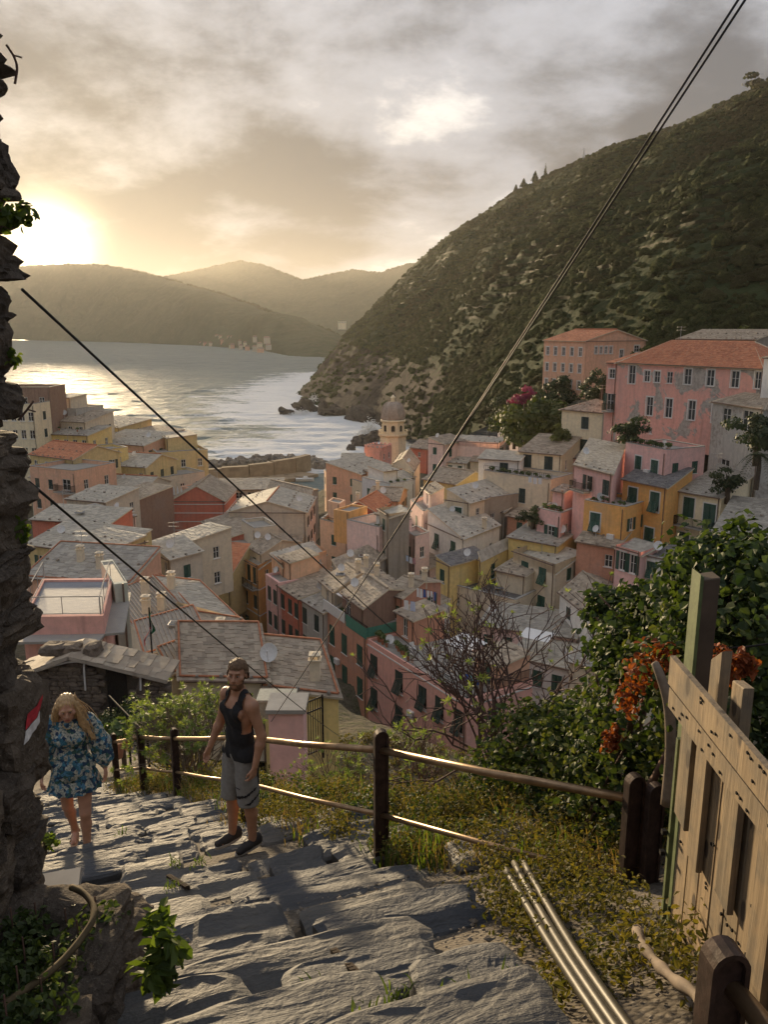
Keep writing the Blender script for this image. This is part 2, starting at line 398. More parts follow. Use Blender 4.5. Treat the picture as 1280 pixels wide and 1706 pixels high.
knoll, GK = loft('knoll', kb, kr, 70, 50, 3.0, 26, 31, near_m, 0.9)

# scrub, olive and pine growing over the hills: one mass nobody could count
def leaf_blobs(C, S, per, seed, leaf=0.55, squash=0.75):
    """leafy faces spread through the volume of a clump at every centre C with radius S"""
    rng = np.random.default_rng(seed); n = len(C)
    d = rng.normal(size=(n, per, 3)); d /= np.linalg.norm(d, axis=2)[..., None]; d[..., 2] = np.abs(d[..., 2]) * 1.0 - 0.15
    lob = 1 + 0.35 * vnoise(d * 2.2 + C[:, None] * 0.37, seed)
    r = (0.62 + 0.38 * rng.random((n, per))) * lob
    c = C[:, None] + d * (r * S[:, None])[..., None] * (1, 1, squash)
    a = rng.normal(size=(n, per, 3)); a -= d * (a * d).sum(2)[..., None] * 0.6; a /= np.linalg.norm(a, axis=2)[..., None]
    b = np.cross(d, a); b /= np.linalg.norm(b, axis=2)[..., None] + 1e-9
    s = (S[:, None] * leaf * (0.5 + rng.random((n, per))))[..., None]
    V = np.stack([c - a * s, c + b * s * 0.75, c + a * s, c - b * s * 0.75], 2).reshape(-1, 3)
    Fq = np.arange(len(V)).reshape(-1, 4)
    rnd = np.repeat((rng.random((n, 1)) * 0.6 + rng.random((n, per)) * 0.4).ravel(), 4)
    return V, Fq, rnd
def scatter_hill(G, n, seed, smin, smax, keep):
    rng = np.random.default_rng(seed); nu, nv = G.shape[:2]
    # sample by picture-independent ground area
    e1 = G[1:, :-1] - G[:-1, :-1]; e2 = G[:-1, 1:] - G[:-1, :-1]
    A = np.linalg.norm(np.cross(e1, e2), axis=2); A = A * keep(G[:-1, :-1]); p = (A / A.sum()).ravel()
    idx = rng.choice(len(p), n, p=p); i, j = np.divmod(idx, nv - 1); u = rng.random((n, 2))
    c = G[i, j] + e1[i, j] * u[:, :1] + e2[i, j] * u[:, 1:]
    S = smin + (smax - smin) * rng.random(n) ** 2.2
    return c, S
LHILL = leafmat('hill', (0.018, 0.032, 0.010), (0.066, 0.084, 0.026), 0.15, 0.8)
def terr_mask(G): return np.clip((fbm(G / 95, 3, 91) + .25) * 4, 0, 1) * (G[..., 1] < 680) * (G[..., 2] > -8)
def keep_h(G):
    k = np.where(rockf(G) > 0.5, 0.22, 1.0) * np.clip(1.25 - G[..., 1] / 1200, 0.2, 1)
    k = k * (1 - .3 * terr_mask(G))
    return k * np.clip(0.75 + 1.0 * fbm(G / 55, 3, 77), 0.2, 1.6) * np.clip(300 / np.maximum(G[..., 1], 120), 0.35, 2)
def bush_domes(C, S, seed, na=8, nr=5, squash=.85):
    """closed lumpy crowns, one for every shrub"""
    rg = np.random.default_rng(seed); n = len(C); th = np.linspace(0.12, 1.75, nr); ph = np.arange(na) / na * 2 * math.pi
    d = np.stack([np.sin(th)[:, None] * np.cos(ph)[None], np.sin(th)[:, None] * np.sin(ph)[None], np.cos(th)[:, None] + 0 * ph[None]], -1).reshape(-1, 3)
    r = rg.uniform(.7, 1.2, (n, len(d), 1)); st = np.stack([rg.uniform(.8, 1.3, n), rg.uniform(.8, 1.3, n), rg.uniform(.6, 1.15, n) * squash], -1)
    V = C[:, None] + d[None] * r * (S[:, None] * st)[:, None]
    f = [(i * na + j, (i + 1) * na + j, (i + 1) * na + (j + 1) % na, i * na + (j + 1) % na) for i in range(nr - 1) for j in range(na)] + [(0, 1, 2, 3), (0, 3, 4, 5)]
    Fq = (np.array(f)[None] + (np.arange(n) * len(d))[:, None, None]).reshape(-1, 4)
    return V.reshape(-1, 3), Fq, np.repeat(rg.random(n), len(d))
def bushfn(t, b, o):
    p = gpos(t); r = attr(t, 'rnd'); n = t.noise(p, 1.1, 6, .7); n2 = t.noise(p, 3.5, 4, .65); n3 = t.noise(p, .03, 4, .6)
    c = t.mix(r, (0.042, 0.058, 0.018), (0.105, 0.12, 0.04)); c = t.mix(t.maprange(n, .35, .65), (0.026, 0.036, 0.012), c); c = t.mix(t.maprange(n2, .55, .7, 0, .6), c, (0.115, 0.125, 0.045)); c = t.mix(t.maprange(n3, .5, .65, 0, .6), c, (0.062, 0.048, 0.026))
    t.put(b.inputs['Base Color'], c); b.inputs['Roughness'].default_value = .95; b.inputs['Specular IOR Level'].default_value = .05
    bump(t, b, t.math('ADD', n, t.math('MULTIPLY', n2, .5)), 1.0, 1.6)
LBUSH = material('hill_bush', bushfn)
c, S = scatter_hill(GH[:, :232], 38000, 5, 0.5, 2.4, keep_h); c[:, 2] -= S * 0.1
V, Fq, rnd = bush_domes(c, S, 6)
me = np_mesh('scrub', V, Fq, [LBUSH], True); set_attr(me, 'rnd', rnd)
tag(link('hillside_scrub', me), 'dark green scrub and small trees covering the steep hillside', 'scrub', kind='stuff')
V, Fq, rnd = leaf_blobs(c[c[:, 1] < 430], S[c[:, 1] < 430], 22, 7, 0.13)
me = np_mesh('leaves', V, Fq, [LHILL]); set_attr(me, 'rnd', rnd)
tag(link('hillside_leaves', me), 'loose foliage on the scrub of the steep hillside', 'foliage', kind='stuff')
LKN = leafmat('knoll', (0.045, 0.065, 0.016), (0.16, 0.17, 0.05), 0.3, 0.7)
c, S = scatter_hill(GK[:, :52], 620, 8, 0.8, 2.6, lambda g: np.ones(g.shape[:2])); c[:, 2] += S * 0.3
V, Fq, rnd = leaf_blobs(c, S, 90, 9, 0.17)
me = np_mesh('scrub', V, Fq, [LKN]); set_attr(me, 'rnd', rnd)
tag(link('knoll_scrub', me), 'sunlit green bushes on the knoll above the long red building', 'scrub', kind='stuff')
# trees of the far ridge seen against the sky
c, S = [], []
for Rg, k in [(G_[:, n_ - 1], k) for G_, n_ in ((GF, 90), (GF2, 110)) for k in range(239)]:
    if -2700 < Rg[k][0] < 500:
        for _ in range(5):
            u = random.random()
            if fbm(P3(Rg[k][0] / 160, 3.0), 2, 4) > -0.25: c.append(Rg[k] + (Rg[k + 1] - Rg[k]) * u + (0, random.uniform(-4, 10), random.uniform(-6, 1))); S.append(random.uniform(3, 8))
V, Fq, rnd = leaf_blobs(np.array(c), np.array(S), 16, 12, 0.5)
me = np_mesh('ridge_trees', V, Fq, [LBUSH]); set_attr(me, 'rnd', rnd)
tag(link('ridge_trees', me), 'row of far trees along the hazy mountain ridge across the bay', 'trees', kind='stuff')

# dry-stone terrace walls along the contours of the hillside
TV, TQ = [], []; Zg = GH[:, :225, 2]
for lev in np.arange(4, 130, 4.2):
    prev = None
    for u in range(40, GH.shape[0] - 2, 2):
        col = Zg[u]; j = int(np.argmax(col > lev)) if (col > lev).any() else 0
        ok = j > 0 and float(terr_mask(GH[u, j][None, None])[0, 0]) > .35
        if ok:
            f = (lev - col[j - 1]) / (col[j] - col[j - 1] + 1e-6); p = GH[u, j - 1] + (GH[u, j] - GH[u, j - 1]) * f
            if prev is not None: i = len(TV); TV += [prev + (0, -.6, -.5), p + (0, -.6, -.5), p + (0, -.6, .7), prev + (0, -.6, .7), prev + (0, 1.0, 1.3), p + (0, 1.0, 1.3)]; TQ += [(i, i + 1, i + 2, i + 3)]
            prev = p
        else: prev = None
TERRM = rockmat('terrace', (0.022, 0.026, 0.011), (0.04, 0.040, 0.02), (0.02, 0.03, 0.01), .6, .8, .3)
me = np_mesh('terrace_walls', np.array(TV), np.array(TQ), [TERRM]); set_attr(me, 'rnd', RNG.random(len(TV))); tag(link('terrace_walls', me), 'long dry stone terrace walls stepping up the vineyard hillside', 'terrace walls', kind='stuff')

# the air over the bay
def hazefn(t, b, o):
    t.n.remove(b); v = t.node('ShaderNodeVolumePrincipled')
    v.inputs['Color'].default_value = (0.96, 0.93, 0.88, 1); v.inputs['Density'].default_value = 0.000055; v.inputs['Anisotropy'].default_value = 0.5
    t.l.new(v.outputs[0], o.inputs['Volume'])
MHAZE = material('haze_air', hazefn)
mb = MB(); mb.box((-600, 2900, 145), (9000, 6900, 410))
hz = mb.build('haze', MHAZE); tag(hz, 'pale golden haze in the air over the bay', 'haze', kind='stuff')
# ------------------------------------------------------------------ town kit
R_GREY = slate('grey', (0.26, 0.235, 0.20), (0.42, 0.38, 0.32))
R_PALE = slate('pale', (0.35, 0.315, 0.26), (0.54, 0.485, 0.39))
R_DARK = slate('dark', (0.10, 0.095, 0.095), (0.19, 0.18, 0.175), (0.24, 0.22, 0.19))
R_BROWN = slate('brown', (0.24, 0.19, 0.14), (0.43, 0.345, 0.255))
R_RED = slate('red', (0.40, 0.135, 0.065), (0.56, 0.215, 0.10), (0.42, 0.24, 0.14))
R_FLAT = slate('flat', (0.30, 0.28, 0.25), (0.36, 0.34, 0.31))
R_RIB = slate('rib', (0.30, 0.265, 0.225), (0.37, 0.33, 0.285))
R_DECK = slate('deck', (0.25, 0.26, 0.28), (0.29, 0.30, 0.32), (0.3, 0.3, 0.3))
ROOFM = dict(deck=R_DECK, rib=R_RIB, grey=R_GREY, pale=R_PALE, dark=R_DARK, brown=R_BROWN, red=R_RED, flat=R_FLAT)
PAL = dict(pink=(0.62, 0.33, 0.27), rose=(0.66, 0.40, 0.36), palepink=(0.70, 0.50, 0.45), red=(0.50, 0.155, 0.10), salmon=(0.62, 0.36, 0.24), peach=(0.68, 0.43, 0.28),
           orange=(0.72, 0.36, 0.12), amber=(0.60, 0.33, 0.13), yellow=(0.68, 0.50, 0.20), ochre=(0.55, 0.42, 0.20), cream=(0.68, 0.58, 0.40), beige=(0.52, 0.45, 0.35), sand=(0.58, 0.49, 0.36),
           white=(0.68, 0.65, 0.60), grey=(0.40, 0.38, 0.34), stone=(0.30, 0.26, 0.21), sage=(0.46, 0.46, 0.38), blue=(0.50, 0.53, 0.54), brick=(0.48, 0.24, 0.16), brown=(0.24, 0.15, 0.11))
PAL = {k: tuple(min(.86, q * 1.28) for q in c) for k, c in PAL.items()}
def wallmat(k):
    base, p, _ = k.partition('*')
    return plaster(k, PAL[base], 0.65 if base in ('stone', 'grey') else 0.46, patch=bool(p))
def perp(u): return np.array([-u[1], u[0], 0.0])          # to the left of u
TOWN_PTS = []                                              # ground heights under every house

WMESH = {}
def shared(key, fn):
    if key not in WMESH: WMESH[key] = fn()
    return WMESH[key]
def win_frame(w, h, white):
    def fn():
        mb = MB(); s = 0.07
        for c, sz in (((0, 0, -h + s / 2), (w, .06, s)), ((0, 0, -s / 2), (w, .06, s)), ((-w / 2 + s / 2, 0, -h / 2), (s, .06, h - 2 * s)), ((w / 2 - s / 2, 0, -h / 2), (s, .06, h - 2 * s)),
                      ((0, 0, -h / 2), (s, .05, h - 2 * s)), ((0, 0.004, -h * .45), (w - 2 * s, .03, 0.04))):
            mb.box((c[0], c[1] + 0.10, c[2]), sz)
        mb.box((0, -0.04, -h - 0.04), (w + .22, .14, .07))
        if white:
            for c, sz in (((0, -.012, .07), (w + .28, .03, .14)), ((-w / 2 - .07, -.012, -h / 2), (.14, .03, h - .002)), ((w / 2 + .07, -.012, -h / 2), (.14, .03, h - .002))): mb.box(c, sz)
        return mb.mesh('window', WHITE)
    return shared(('f', w, h, white), fn)
def win_pane(w, h):
    def fn():
        mb = MB(); mb.box((0, .125, -h / 2), (w - .1, .012, h - .1)); return mb.mesh('pane', GLASS)
    return shared(('p', w, h), fn)
def shutter(w, h, mat, tilt):
    """one louvred leaf hung at x=0, reaching to x=w; its lower flap may be pushed out"""
    def fn():
        mb = MB(); s = 0.07; up = h if not tilt else h * 0.45
        def leaf(z0, z1, lean):
            def q(x, y, z): return (x, y - lean * (z0 - z), z)
            zc = [z0, z1]
            for x in (s / 2, w - s / 2): mb.bar(q(x, 0, z0), q(x, 0, z1), s, .045, up=(0, 1, 0))
            for z in (z0 - s / 2, z1 + s / 2): mb.bar(q(s, 0, z), q(w - s, 0, z), .045, s)
            n = max(4, int((z0 - z1) / 0.11))
            for i in range(n):
                z = z0 - s - (z0 - z1 - 2 * s) * (i + .5) / n; c = q(w / 2, 0.0, z)
                mb.add([(s, c[1] - .02, c[2] - .045), (w - s, c[1] - .02, c[2] - .045), (w - s, c[1] + .02, c[2] + .045), (s, c[1] + .02, c[2] + .045)], [(0, 1, 2, 3)])
        leaf(0, -up, 0)
        if tilt: leaf(-up - .01, -h, 0.42)
        return mb.mesh('shutter', mat)
    return shared(('s', round(w, 2), h, mat.name, tilt), fn)
def add_window(house, p, u, n, w, h, style, mat):
    """window at p (top middle of the opening) in a wall running along u, facing n"""
    M = Matrix(((u[0], -n[0], 0, p[0]), (u[1], -n[1], 0, p[1]), (0, 0, 1, p[2]), (0, 0, 0, 1)))
    o = link('window', win_frame(w, h, 'w' in style), house, M)
    link('pane', win_pane(w, h), o, local=True)
    hw = w / 2
    if 'c' in style or 't' in style:
        for sgn in (-1, 1):
            M2 = Matrix.Translation((sgn * hw, -0.03, 0)) @ Matrix.Rotation(0 if sgn < 0 else math.pi, 4, 'Z') if sgn < 0 else Matrix.Translation((0.005, -0.03, 0))
            link('shutter', shutter(hw - .01, h, mat, 't' in style), o, M2, local=True)
    elif 'o' in style:
        for x in (-hw - hw - .02, hw + .02): link('shutter', shutter(hw, h, mat, False), o, Matrix.Translation((x, -.06, 0)), local=True)
    elif 'x' in style:                                       # one leaf open, one ajar
        link('shutter', shutter(hw, h, mat, False), o, Matrix.Translation((-hw * 2 - .02, -.06, 0)), local=True)
        link('shutter', shutter(hw, h, mat, False), o, Matrix.Translation((hw, -.06, 0)) @ Matrix.Rotation(math.radians(-65), 4, 'Z'), local=True)
    return o

def facade(mb, a, b, ztop, zbot, rects, n, m=0, deep=0.16):
    """a wall from a to b (left to right from outside) with real recesses where windows sit"""
    a = np.asarray(a, float); b = np.asarray(b, float); L = np.linalg.norm((b - a)[:2]); u = (b - a) / max(L, 1e-6); u[2] = 0
    rects = [r for r in rects if r[0] > 0.05 and r[1] < L - 0.05 and r[3] > zbot + .1]
    xs = sorted({0.0, L, *[r[0] for r in rects], *[r[1] for r in rects]}); zs = sorted({ztop, zbot, *[r[2] for r in rects], *[r[3] for r in rects]})
    def pt(x, z, d=0.0): return (a[0] + u[0] * x - n[0] * d, a[1] + u[1] * x - n[1] * d, z)
    for i in range(len(xs) - 1):
        for j in range(len(zs) - 1):
            xc, zc = (xs[i] + xs[i + 1]) / 2, (zs[j] + zs[j + 1]) / 2
            if any(r[0] < xc < r[1] and r[3] < zc < r[2] for r in rects): continue
            mb.add([pt(xs[i], zs[j]), pt(xs[i + 1], zs[j]), pt(xs[i + 1], zs[j + 1]), pt(xs[i], zs[j + 1])], [(0, 1, 2, 3)], m)
    for x0, x1, z1, z0 in rects:
        q = [pt(x0, z0), pt(x1, z0), pt(x1, z1), pt(x0, z1)]; k = [pt(x0, z0, deep), pt(x1, z0, deep), pt(x1, z1, deep), pt(x0, z1, deep)]
        mb.add(q + k, [(4, 5, 6, 7), (0, 1, 5, 4), (1, 2, 6, 5), (2, 3, 7, 6), (3, 0, 4, 7)], m)

def roof_plane(mb, rnd, e0, e1, r1, r0, over=0.35, course=0.4, seg=0.42, rough=0.03):
    """slates laid in courses from the eave e0-e1 up to the ridge r0-r1, each slate its own tilted face"""
    e0, e1, r0, r1 = [np.asarray(q, float) for q in (e0, e1, r0, r1)]
    up = ((r0 - e0) + (r1 - e1)) / 2; SL = np.linalg.norm(up)
    al = (e1 - e0); AL = np.linalg.norm(al); au = al / AL
    k = over / SL; e0, e1 = e0 - (r0 - e0) * k - au * over * .7, e1 - (r1 - e1) * k + au * over * .7
    if np.linalg.norm(r1 - r0) > 0.5: r0, r1 = r0 - au * over * .7, r1 + au * over * .7
    nrm = np.cross(al, up); nrm /= np.linalg.norm(nrm)
    if nrm[2] < 0: nrm = -nrm
    nc = max(2, int((SL + over) / course)); ns = max(1, int(AL / seg))
    def q(s, t, h): return e0 * (1 - s) * (1 - t) + e1 * s * (1 - t) + r1 * s * t + r0 * (1 - s) * t + nrm * h
    for c in range(nc):
        t0, t1 = c / nc, (c + 1) / nc; off = (c % 2) * 0.5 / ns
        cuts = [0.0] + [min(1, max(0, (i + random.uniform(-.25, .25)) / ns + off)) for i in range(1, ns)] + [1.0]
        cuts = sorted(cuts)
        for i in range(ns):
            if cuts[i + 1] - cuts[i] < 1e-4: continue
            h = 0.026 + random.uniform(-.5, .5) * rough; j = random.uniform(-.25, .25) / nc if 0 < c else 0
            a, b, cc, d = q(cuts[i], t0 + j * 1.3, h), q(cuts[i + 1], t0 + j * 1.3, h + random.uniform(-.5, .5) * rough), q(cuts[i + 1], min(1, t1 + .42 / nc), .0), q(cuts[i], min(1, t1 + .42 / nc), .0)
            lo = (q(cuts[i], t0 + j * 1.3, .0), q(cuts[i + 1], t0 + j * 1.3, .0))
            mb.add([a, b, cc, d, *lo], [(0, 1, 2, 3), (4, 5, 1, 0)], 0); rnd += [random.random()] * 6
    lo = [q(0, 0, -.12), q(1, 0, -.12), q(1, 1, -.12), q(0, 1, -.12), q(0, 0, .01), q(1, 0, .01), q(1, 1, .01), q(0, 1, .01)]
    mb.add(lo, [(3, 2, 1, 0), (0, 1, 5, 4), (1, 2, 6, 5), (2, 3, 7, 6), (3, 0, 4, 7)], 1); rnd += [0.4] * 8
    return q
def stones_on(mb, q, rows, n, size=0.2):
    for tt in rows:
        for i in range(n):
            s = (i + random.uniform(.2, .8)) / n; p = q(s, tt + random.uniform(-.02, .02), .12); a = random.uniform(0, 3)
            z = size * random.uniform(.7, 1.2)
            mb.box(p, (z * 1.3, z, z * .7), 0, ((math.cos(a), math.sin(a), 0), (-math.sin(a), math.cos(a), 0), (0, 0, 1)), 0.8)
def chimney(house, p, h=1.1, w=0.55, mat=None):
    mb = MB(); p = np.asarray(p, float)
    mb.box(p + (0, 0, h / 2 - .4), (w, w, h + .8)); mb.box(p + (0, 0, h + .03), (w + .16, w + .16, .07))
    for sx in (-1, 1):
        for sy in (-1, 1): mb.box(p + (sx * w * .36, sy * w * .36, h + .17), (.09, .09, .21))
    mb.box(p + (0, 0, h + .31), (w + .1, w + .1, .07)); mb.box(p + (0, 0, h + .39), (w * .6, w * .6, .09), top=.6)
    return mb.build('chimney', mat or wallmat('sand'), house)
def dish(house, p, az, r=0.42):
    """satellite dish on a bent pole"""
    p = np.asarray(p, float); mb = MB(); mb.tube([p - (0, 0, .5), p + (0, 0, .75)], .025, 6)
    d = np.array([math.sin(az) * .85, -math.cos(az) * .85, .45]); d /= np.linalg.norm(d)
    x = np.cross((0, 0, 1), d); x /= np.linalg.norm(x); y = np.cross(d, x); c = p + (0, 0, .75) + d * .12
    vs = [c - d * .06]; n = 14
    for k, rr in ((1, .55), (2, 1.0)):
        for j in range(n):
            a = 2 * math.pi * j / n; vs.append(c + d * (-.06 + .1 * rr ** 2) + (x * math.cos(a) + y * math.sin(a) * 1.1) * r * rr)
    fs = [(0, 1 + j, 1 + (j + 1) % n) for j in range(n)] + [(1 + j, 1 + n + j, 1 + n + (j + 1) % n, 1 + (j + 1) % n) for j in range(n)]
    mb.add(vs, fs); mb.bar(c - y * r, c + d * .45, .025, .025); mb.box(c + d * .45, (.08, .08, .1)); mb.bar(p + (0, 0, .7), c - d * .05, .04, .04)
    return mb.build('satellite_dish', STEELW, house)
STEELW = plain('dish_paint', (0.62, 0.61, 0.59), 0.5, var=0.1)
POTM = plain('pot_clay', (0.40, 0.18, 0.10), 0.85, var=0.25)
LPOT = leafmat('pot', (0.035, 0.065, 0.02), (0.13, 0.17, 0.05), 0.3)
POTN = [0]
def leafy(name, parent, C, S, per, seed, leaf, mat, squash=0.8):
    V, Fq, rnd = leaf_blobs(np.atleast_2d(np.asarray(C, float)), np.atleast_1d(np.asarray(S, float)), per, seed, leaf, squash)
    me = np_mesh(name, V, Fq, [mat]); set_attr(me, 'rnd', rnd); return link(name, me, parent)
def pot_plant(p, label, s=0.4, group='potted plants on the terraces'):
    POTN[0] += 1; p = np.asarray(p, float); o = thing('potted_plant', label, 'plant', p, group)
    mb = MB(); mb.lathe(p, [(.16 * s * 2, 0), (.24 * s * 2, .5 * s * 2), (.27 * s * 2, .52 * s * 2), (.27 * s * 2, .6 * s * 2)], 10); mb.build('pot', POTM, o)
    leafy('leaves', o, [p + (0, 0, s * 1.9), p + (s * .4, .1, s * 1.5)], [s * 1.1, s * .7], 90, POTN[0], 0.22, LPOT); return o

def railing_run(mb, a, b, h=1.0, step=0.14, r=0.012):
    a, b = np.asarray(a, float), np.asarray(b, float); L = np.linalg.norm(b - a); n = max(2, int(L / step)); u = np.array((0, 0, 1.0))
    mb.bar(a + u * h, b + u * h, .05, .04); mb.bar(a + u * .1, b + u * .1, .04, .03)
    for i in range(n + 1): q = a + (b - a) * i / n; mb.bar(q + u * .08, q + u * (h - .02), .03 if i % 8 else .05, .03 if i % 8 else .05, up=(0, 1, 0))

def grid_rects(L, z, spec):
    """spec: (columns or fractions, rows, style, w, h, first, pitch) -> [(centre, top, w, h, style)]"""
    cols, rows, style = spec[:3]; w, h, first, pitch = (list(spec[3:]) + [1.0, 1.6, 0.95, 3.1][len(spec) - 3:])
    fr = [(i + .5) / cols for i in range(cols)] if isinstance(cols, int) else cols
    return [(f * L, z - first - k * pitch, w, h, style) for k in range(rows) for f in fr]

HOUSES = {}
def H(key, L, K, R, z, h, roof='shed3', tile='grey', wall='beige', w0=(), w1=(), w3=(), label='', rise=None, mat=GREEN, name='town_house', cat='house', chim=(), dishes=(), stones=True, side=None, ov=0.3, course=0.4, seg=0.42, para=0.7, group='houses of the old town', trim=None, corners=None, verge=False, ribs=False):
    p0, p1 = (None, None) if corners is not None else [PZ(*q, z) if len(q) == 2 else np.array([*PD(*q)[:2], z]) for q in (L, K)]
    if corners is not None: p0, p1, p2 = corners
    elif np.isscalar(R):
        v = perp((p1 - p0) / np.linalg.norm(p1 - p0)); p2 = p1 + v * R
    else: p2 = PZ(*R, z)
    p3 = p0 + (p2 - p1); C = [p0, p1, p2, p3]; cen = sum(C) / 4; zb = z - h
    for q in C + [cen]: TOWN_PTS.append((q[0], q[1], zb))
    base = np.array([cen[0], cen[1], zb]); house = thing(name, label, cat, base, group)
    D0 = p1[1]; mb = MB(); edges = [(0, 1), (1, 2), (2, 3), (3, 0)]; specs = {0: w0, 1: w1, 3: w3}
    zc = [z] * 4
    kind, par = roof.rstrip('0123'), int(roof[-1]) if roof[-1].isdigit() else 0
    span = np.linalg.norm((p2 - p1) if (kind == 'gable' and par == 0) or (kind == 'shed' and par in (0, 2)) else (p1 - p0))
    if rise is None: rise = {'gable': .19, 'shed': .22, 'hip': .22, 'flat': 0}[kind] * span
    todo = []
    for e, (i, j) in enumerate(edges):
        a, b = C[i], C[j]; Ld = np.linalg.norm(b - a); u = (b - a) / Ld; n = np.array([u[1], -u[0], 0])
        rc = []
        sp = specs.get(e) or ()
        if not sp and e in (0, 1, 3) and wall not in ('stone', 'brown') and stones and h > 5 and Ld > 2.6 and D0 > 60 and np.dot(n[:2], (a + b)[:2]) < -.12 * np.linalg.norm((a + b)[:2]): sp = (max(1, int(Ld / 3)), 2, random.choice(('c', 'c', 'n', 'o')), .85, 1.4, 1.1, 3.0)
        if isinstance(sp, tuple): sp = [sp] if sp else []
        for one in sp:
            for x, zt, w, hh, st in grid_rects(Ld, z, one):
                if x - w / 2 < .1 or x + w / 2 > Ld - .1 or zt - hh < zb + .2: continue
                rc.append((x - w / 2, x + w / 2, zt, zt - hh)); todo.append((a + u * x + np.array([0, 0, zt - z]), u, n, w, hh, st))
        facade(mb, (*a[:2], z), (*b[:2], z), z, zb, rc, n)
    Zr = np.array([0, 0, rise]); rmb = MB(); rnd = []; smb = MB(); qs = []
    if kind == 'flat':
        pz = para; th = .22
        ins = [c + (cen - c) / np.linalg.norm((cen - c)[:2]) * .35 for c in C]
        mb.add([(*c[:2], z) for c in ins], [(0, 1, 2, 3)], 1)
        for i, j in edges:
            a, b, ai, bi = C[i], C[j], ins[i], ins[j]; t_ = np.array([0, 0, pz])
            mb.add([a, b, b + t_, a + t_, ai, bi, bi + t_, ai + t_], [(0, 1, 2, 3), (5, 4, 7, 6), (3, 2, 6, 7), (0, 4, 5, 1)], 0)
        mb.build('wall', [wallmat(wall), ROOFM[tile]], house)
        if pz > .3:
            cmb = MB()
            for i, j in edges: cmb.bar((C[i] + ins[i]) / 2 + (0, 0, pz + .035), (C[j] + ins[j]) / 2 + (0, 0, pz + .035), .34, .07)
            cmb.build('coping', CONC, house)
    else:
        if kind == 'gable':
            if par == 0: r0, r1 = (p3 + p0) / 2 + Zr, (p1 + p2) / 2 + Zr; pls = [(p0, p1, r1, r0), (p2, p3, r0, r1)]; tri = [(p1, p2, r1), (p3, p0, r0)]
            else: r0, r1 = (p0 + p1) / 2 + Zr, (p2 + p3) / 2 + Zr; pls = [(p1, p2, r1, r0), (p3, p0, r0, r1)]; tri = [(p0, p1, r0), (p2, p3, r1)]
        elif kind == 'hip':
            if np.linalg.norm(p1 - p0) >= np.linalg.norm(p2 - p1):
                a, b = (p3 + p0) / 2, (p1 + p2) / 2; d = (b - a) * .5 * min(.96, np.linalg.norm(p2 - p1) / np.linalg.norm(p1 - p0)); r0, r1 = a + d + Zr, b - d + Zr
                pls = [(p0, p1, r1, r0), (p1, p2, r1, r1), (p2, p3, r0, r1), (p3, p0, r0, r0)]
            else:
                a, b = (p0 + p1) / 2, (p2 + p3) / 2; d = (b - a) * .5 * min(.96, np.linalg.norm(p1 - p0) / np.linalg.norm(p2 - p1)); r0, r1 = a + d + Zr, b - d + Zr
                pls = [(p0, p1, r0, r0), (p1, p2, r1, r0), (p2, p3, r1, r1), (p3, p0, r0, r1)]
            tri = []
        else:                                               # shed: edge par is the LOW eave
            lo = [edges[par][0], edges[par][1]]; hi = [edges[(par + 2) % 4][0], edges[(par + 2) % 4][1]]
            e0, e1 = C[lo[0]], C[lo[1]]; r1, r0 = C[hi[0]] + Zr, C[hi[1]] + Zr
            pls = [(e0, e1, r1, r0)]; tri = [(e1, C[hi[0]], r1), (C[hi[1]], e0, r0)]
            mb.add([C[hi[0]], C[hi[1]], r0, r1], [(0, 1, 2, 3)], 0)
        for a in tri: mb.add(a, [(0, 1, 2)], 0)
        mb.build('wall', [wallmat(wall)], house)
        for a in pls:
            q = roof_plane(rmb, rnd, *a, over=ov, course=course, seg=seg); qs.append(q)
            if stones:
                n_ = max(2, int(np.linalg.norm(a[1] - a[0]) / 1.3)); stones_on(smb, q, (0.06, 0.5) if random.random() < .5 else (0.06,), n_)
        me = rmb.mesh('roof', [ROOFM[tile], wallmat('sand')]); set_attr(me, 'rnd', rnd); ro = link('roof', me, house)
        if stones and smb.v:
            me = smb.mesh('weight_stones', STONEW); tag(link('weight_stones', me, ro), kind='stuff')
        if kind in ('gable',):                              # ridge capping
            rm = MB(); rm.tube([r0 + (0, 0, .06), r1 + (0, 0, .06)], .13, 6); rc_ = rm.build('ridge_cap', ROOFM[tile] if tile != 'pale' else TERRA, ro); set_attr(rc_.data, 'rnd', [0.5] * len(rm.v))
    if ribs:
        vm = MB(); a_, b_, c_, d_ = pls[0]; n_ = int(np.linalg.norm(b_ - a_) / .3)
        for i in range(n_ + 1): f_ = i / n_; vm.bar(a_ + (b_ - a_) * f_ + (0, 0, .06), d_ + (c_ - d_) * f_ + (0, 0, .06), .07, .09)
        tag(vm.build('roof_ribs', TILER, ro), kind='stuff')
    if verge and kind == 'shed':
        vm = MB()
        for a_, b_ in ((pls[0][0], pls[0][1]), (pls[0][1], pls[0][2]), (pls[0][2], pls[0][3]), (pls[0][3], pls[0][0])): vm.tube([a_ + (0, 0, .09), b_ + (0, 0, .07)], .06, 6)
        vm.build('verge_tiles', TERRA, ro)
    for p, u, n, w, hh, st in todo: add_window(house, p, u, n, w, hh, st, mat)
    if D0 > 40:
        pm = MB(); v_ = (p1 - cen); v_[2] = 0; v_ /= np.linalg.norm(v_); e_ = (p1 - p0) / np.linalg.norm(p1 - p0); n_ = np.array([e_[1], -e_[0], 0])
        q_ = p1 - e_ * .25 + n_ * .08; pm.tube([q_ + (0, 0, .05), q_ + (0, 0, -h)], .05, 6); pm.build('drainpipe', PIPEC, house)
        if kind != 'flat': pm = MB(); pm.tube([p0 + n_ * .32 - (0, 0, .1), p1 + n_ * .32 - (0, 0, .1)], .07, 6); pm.build('gutter', PIPEC, house)
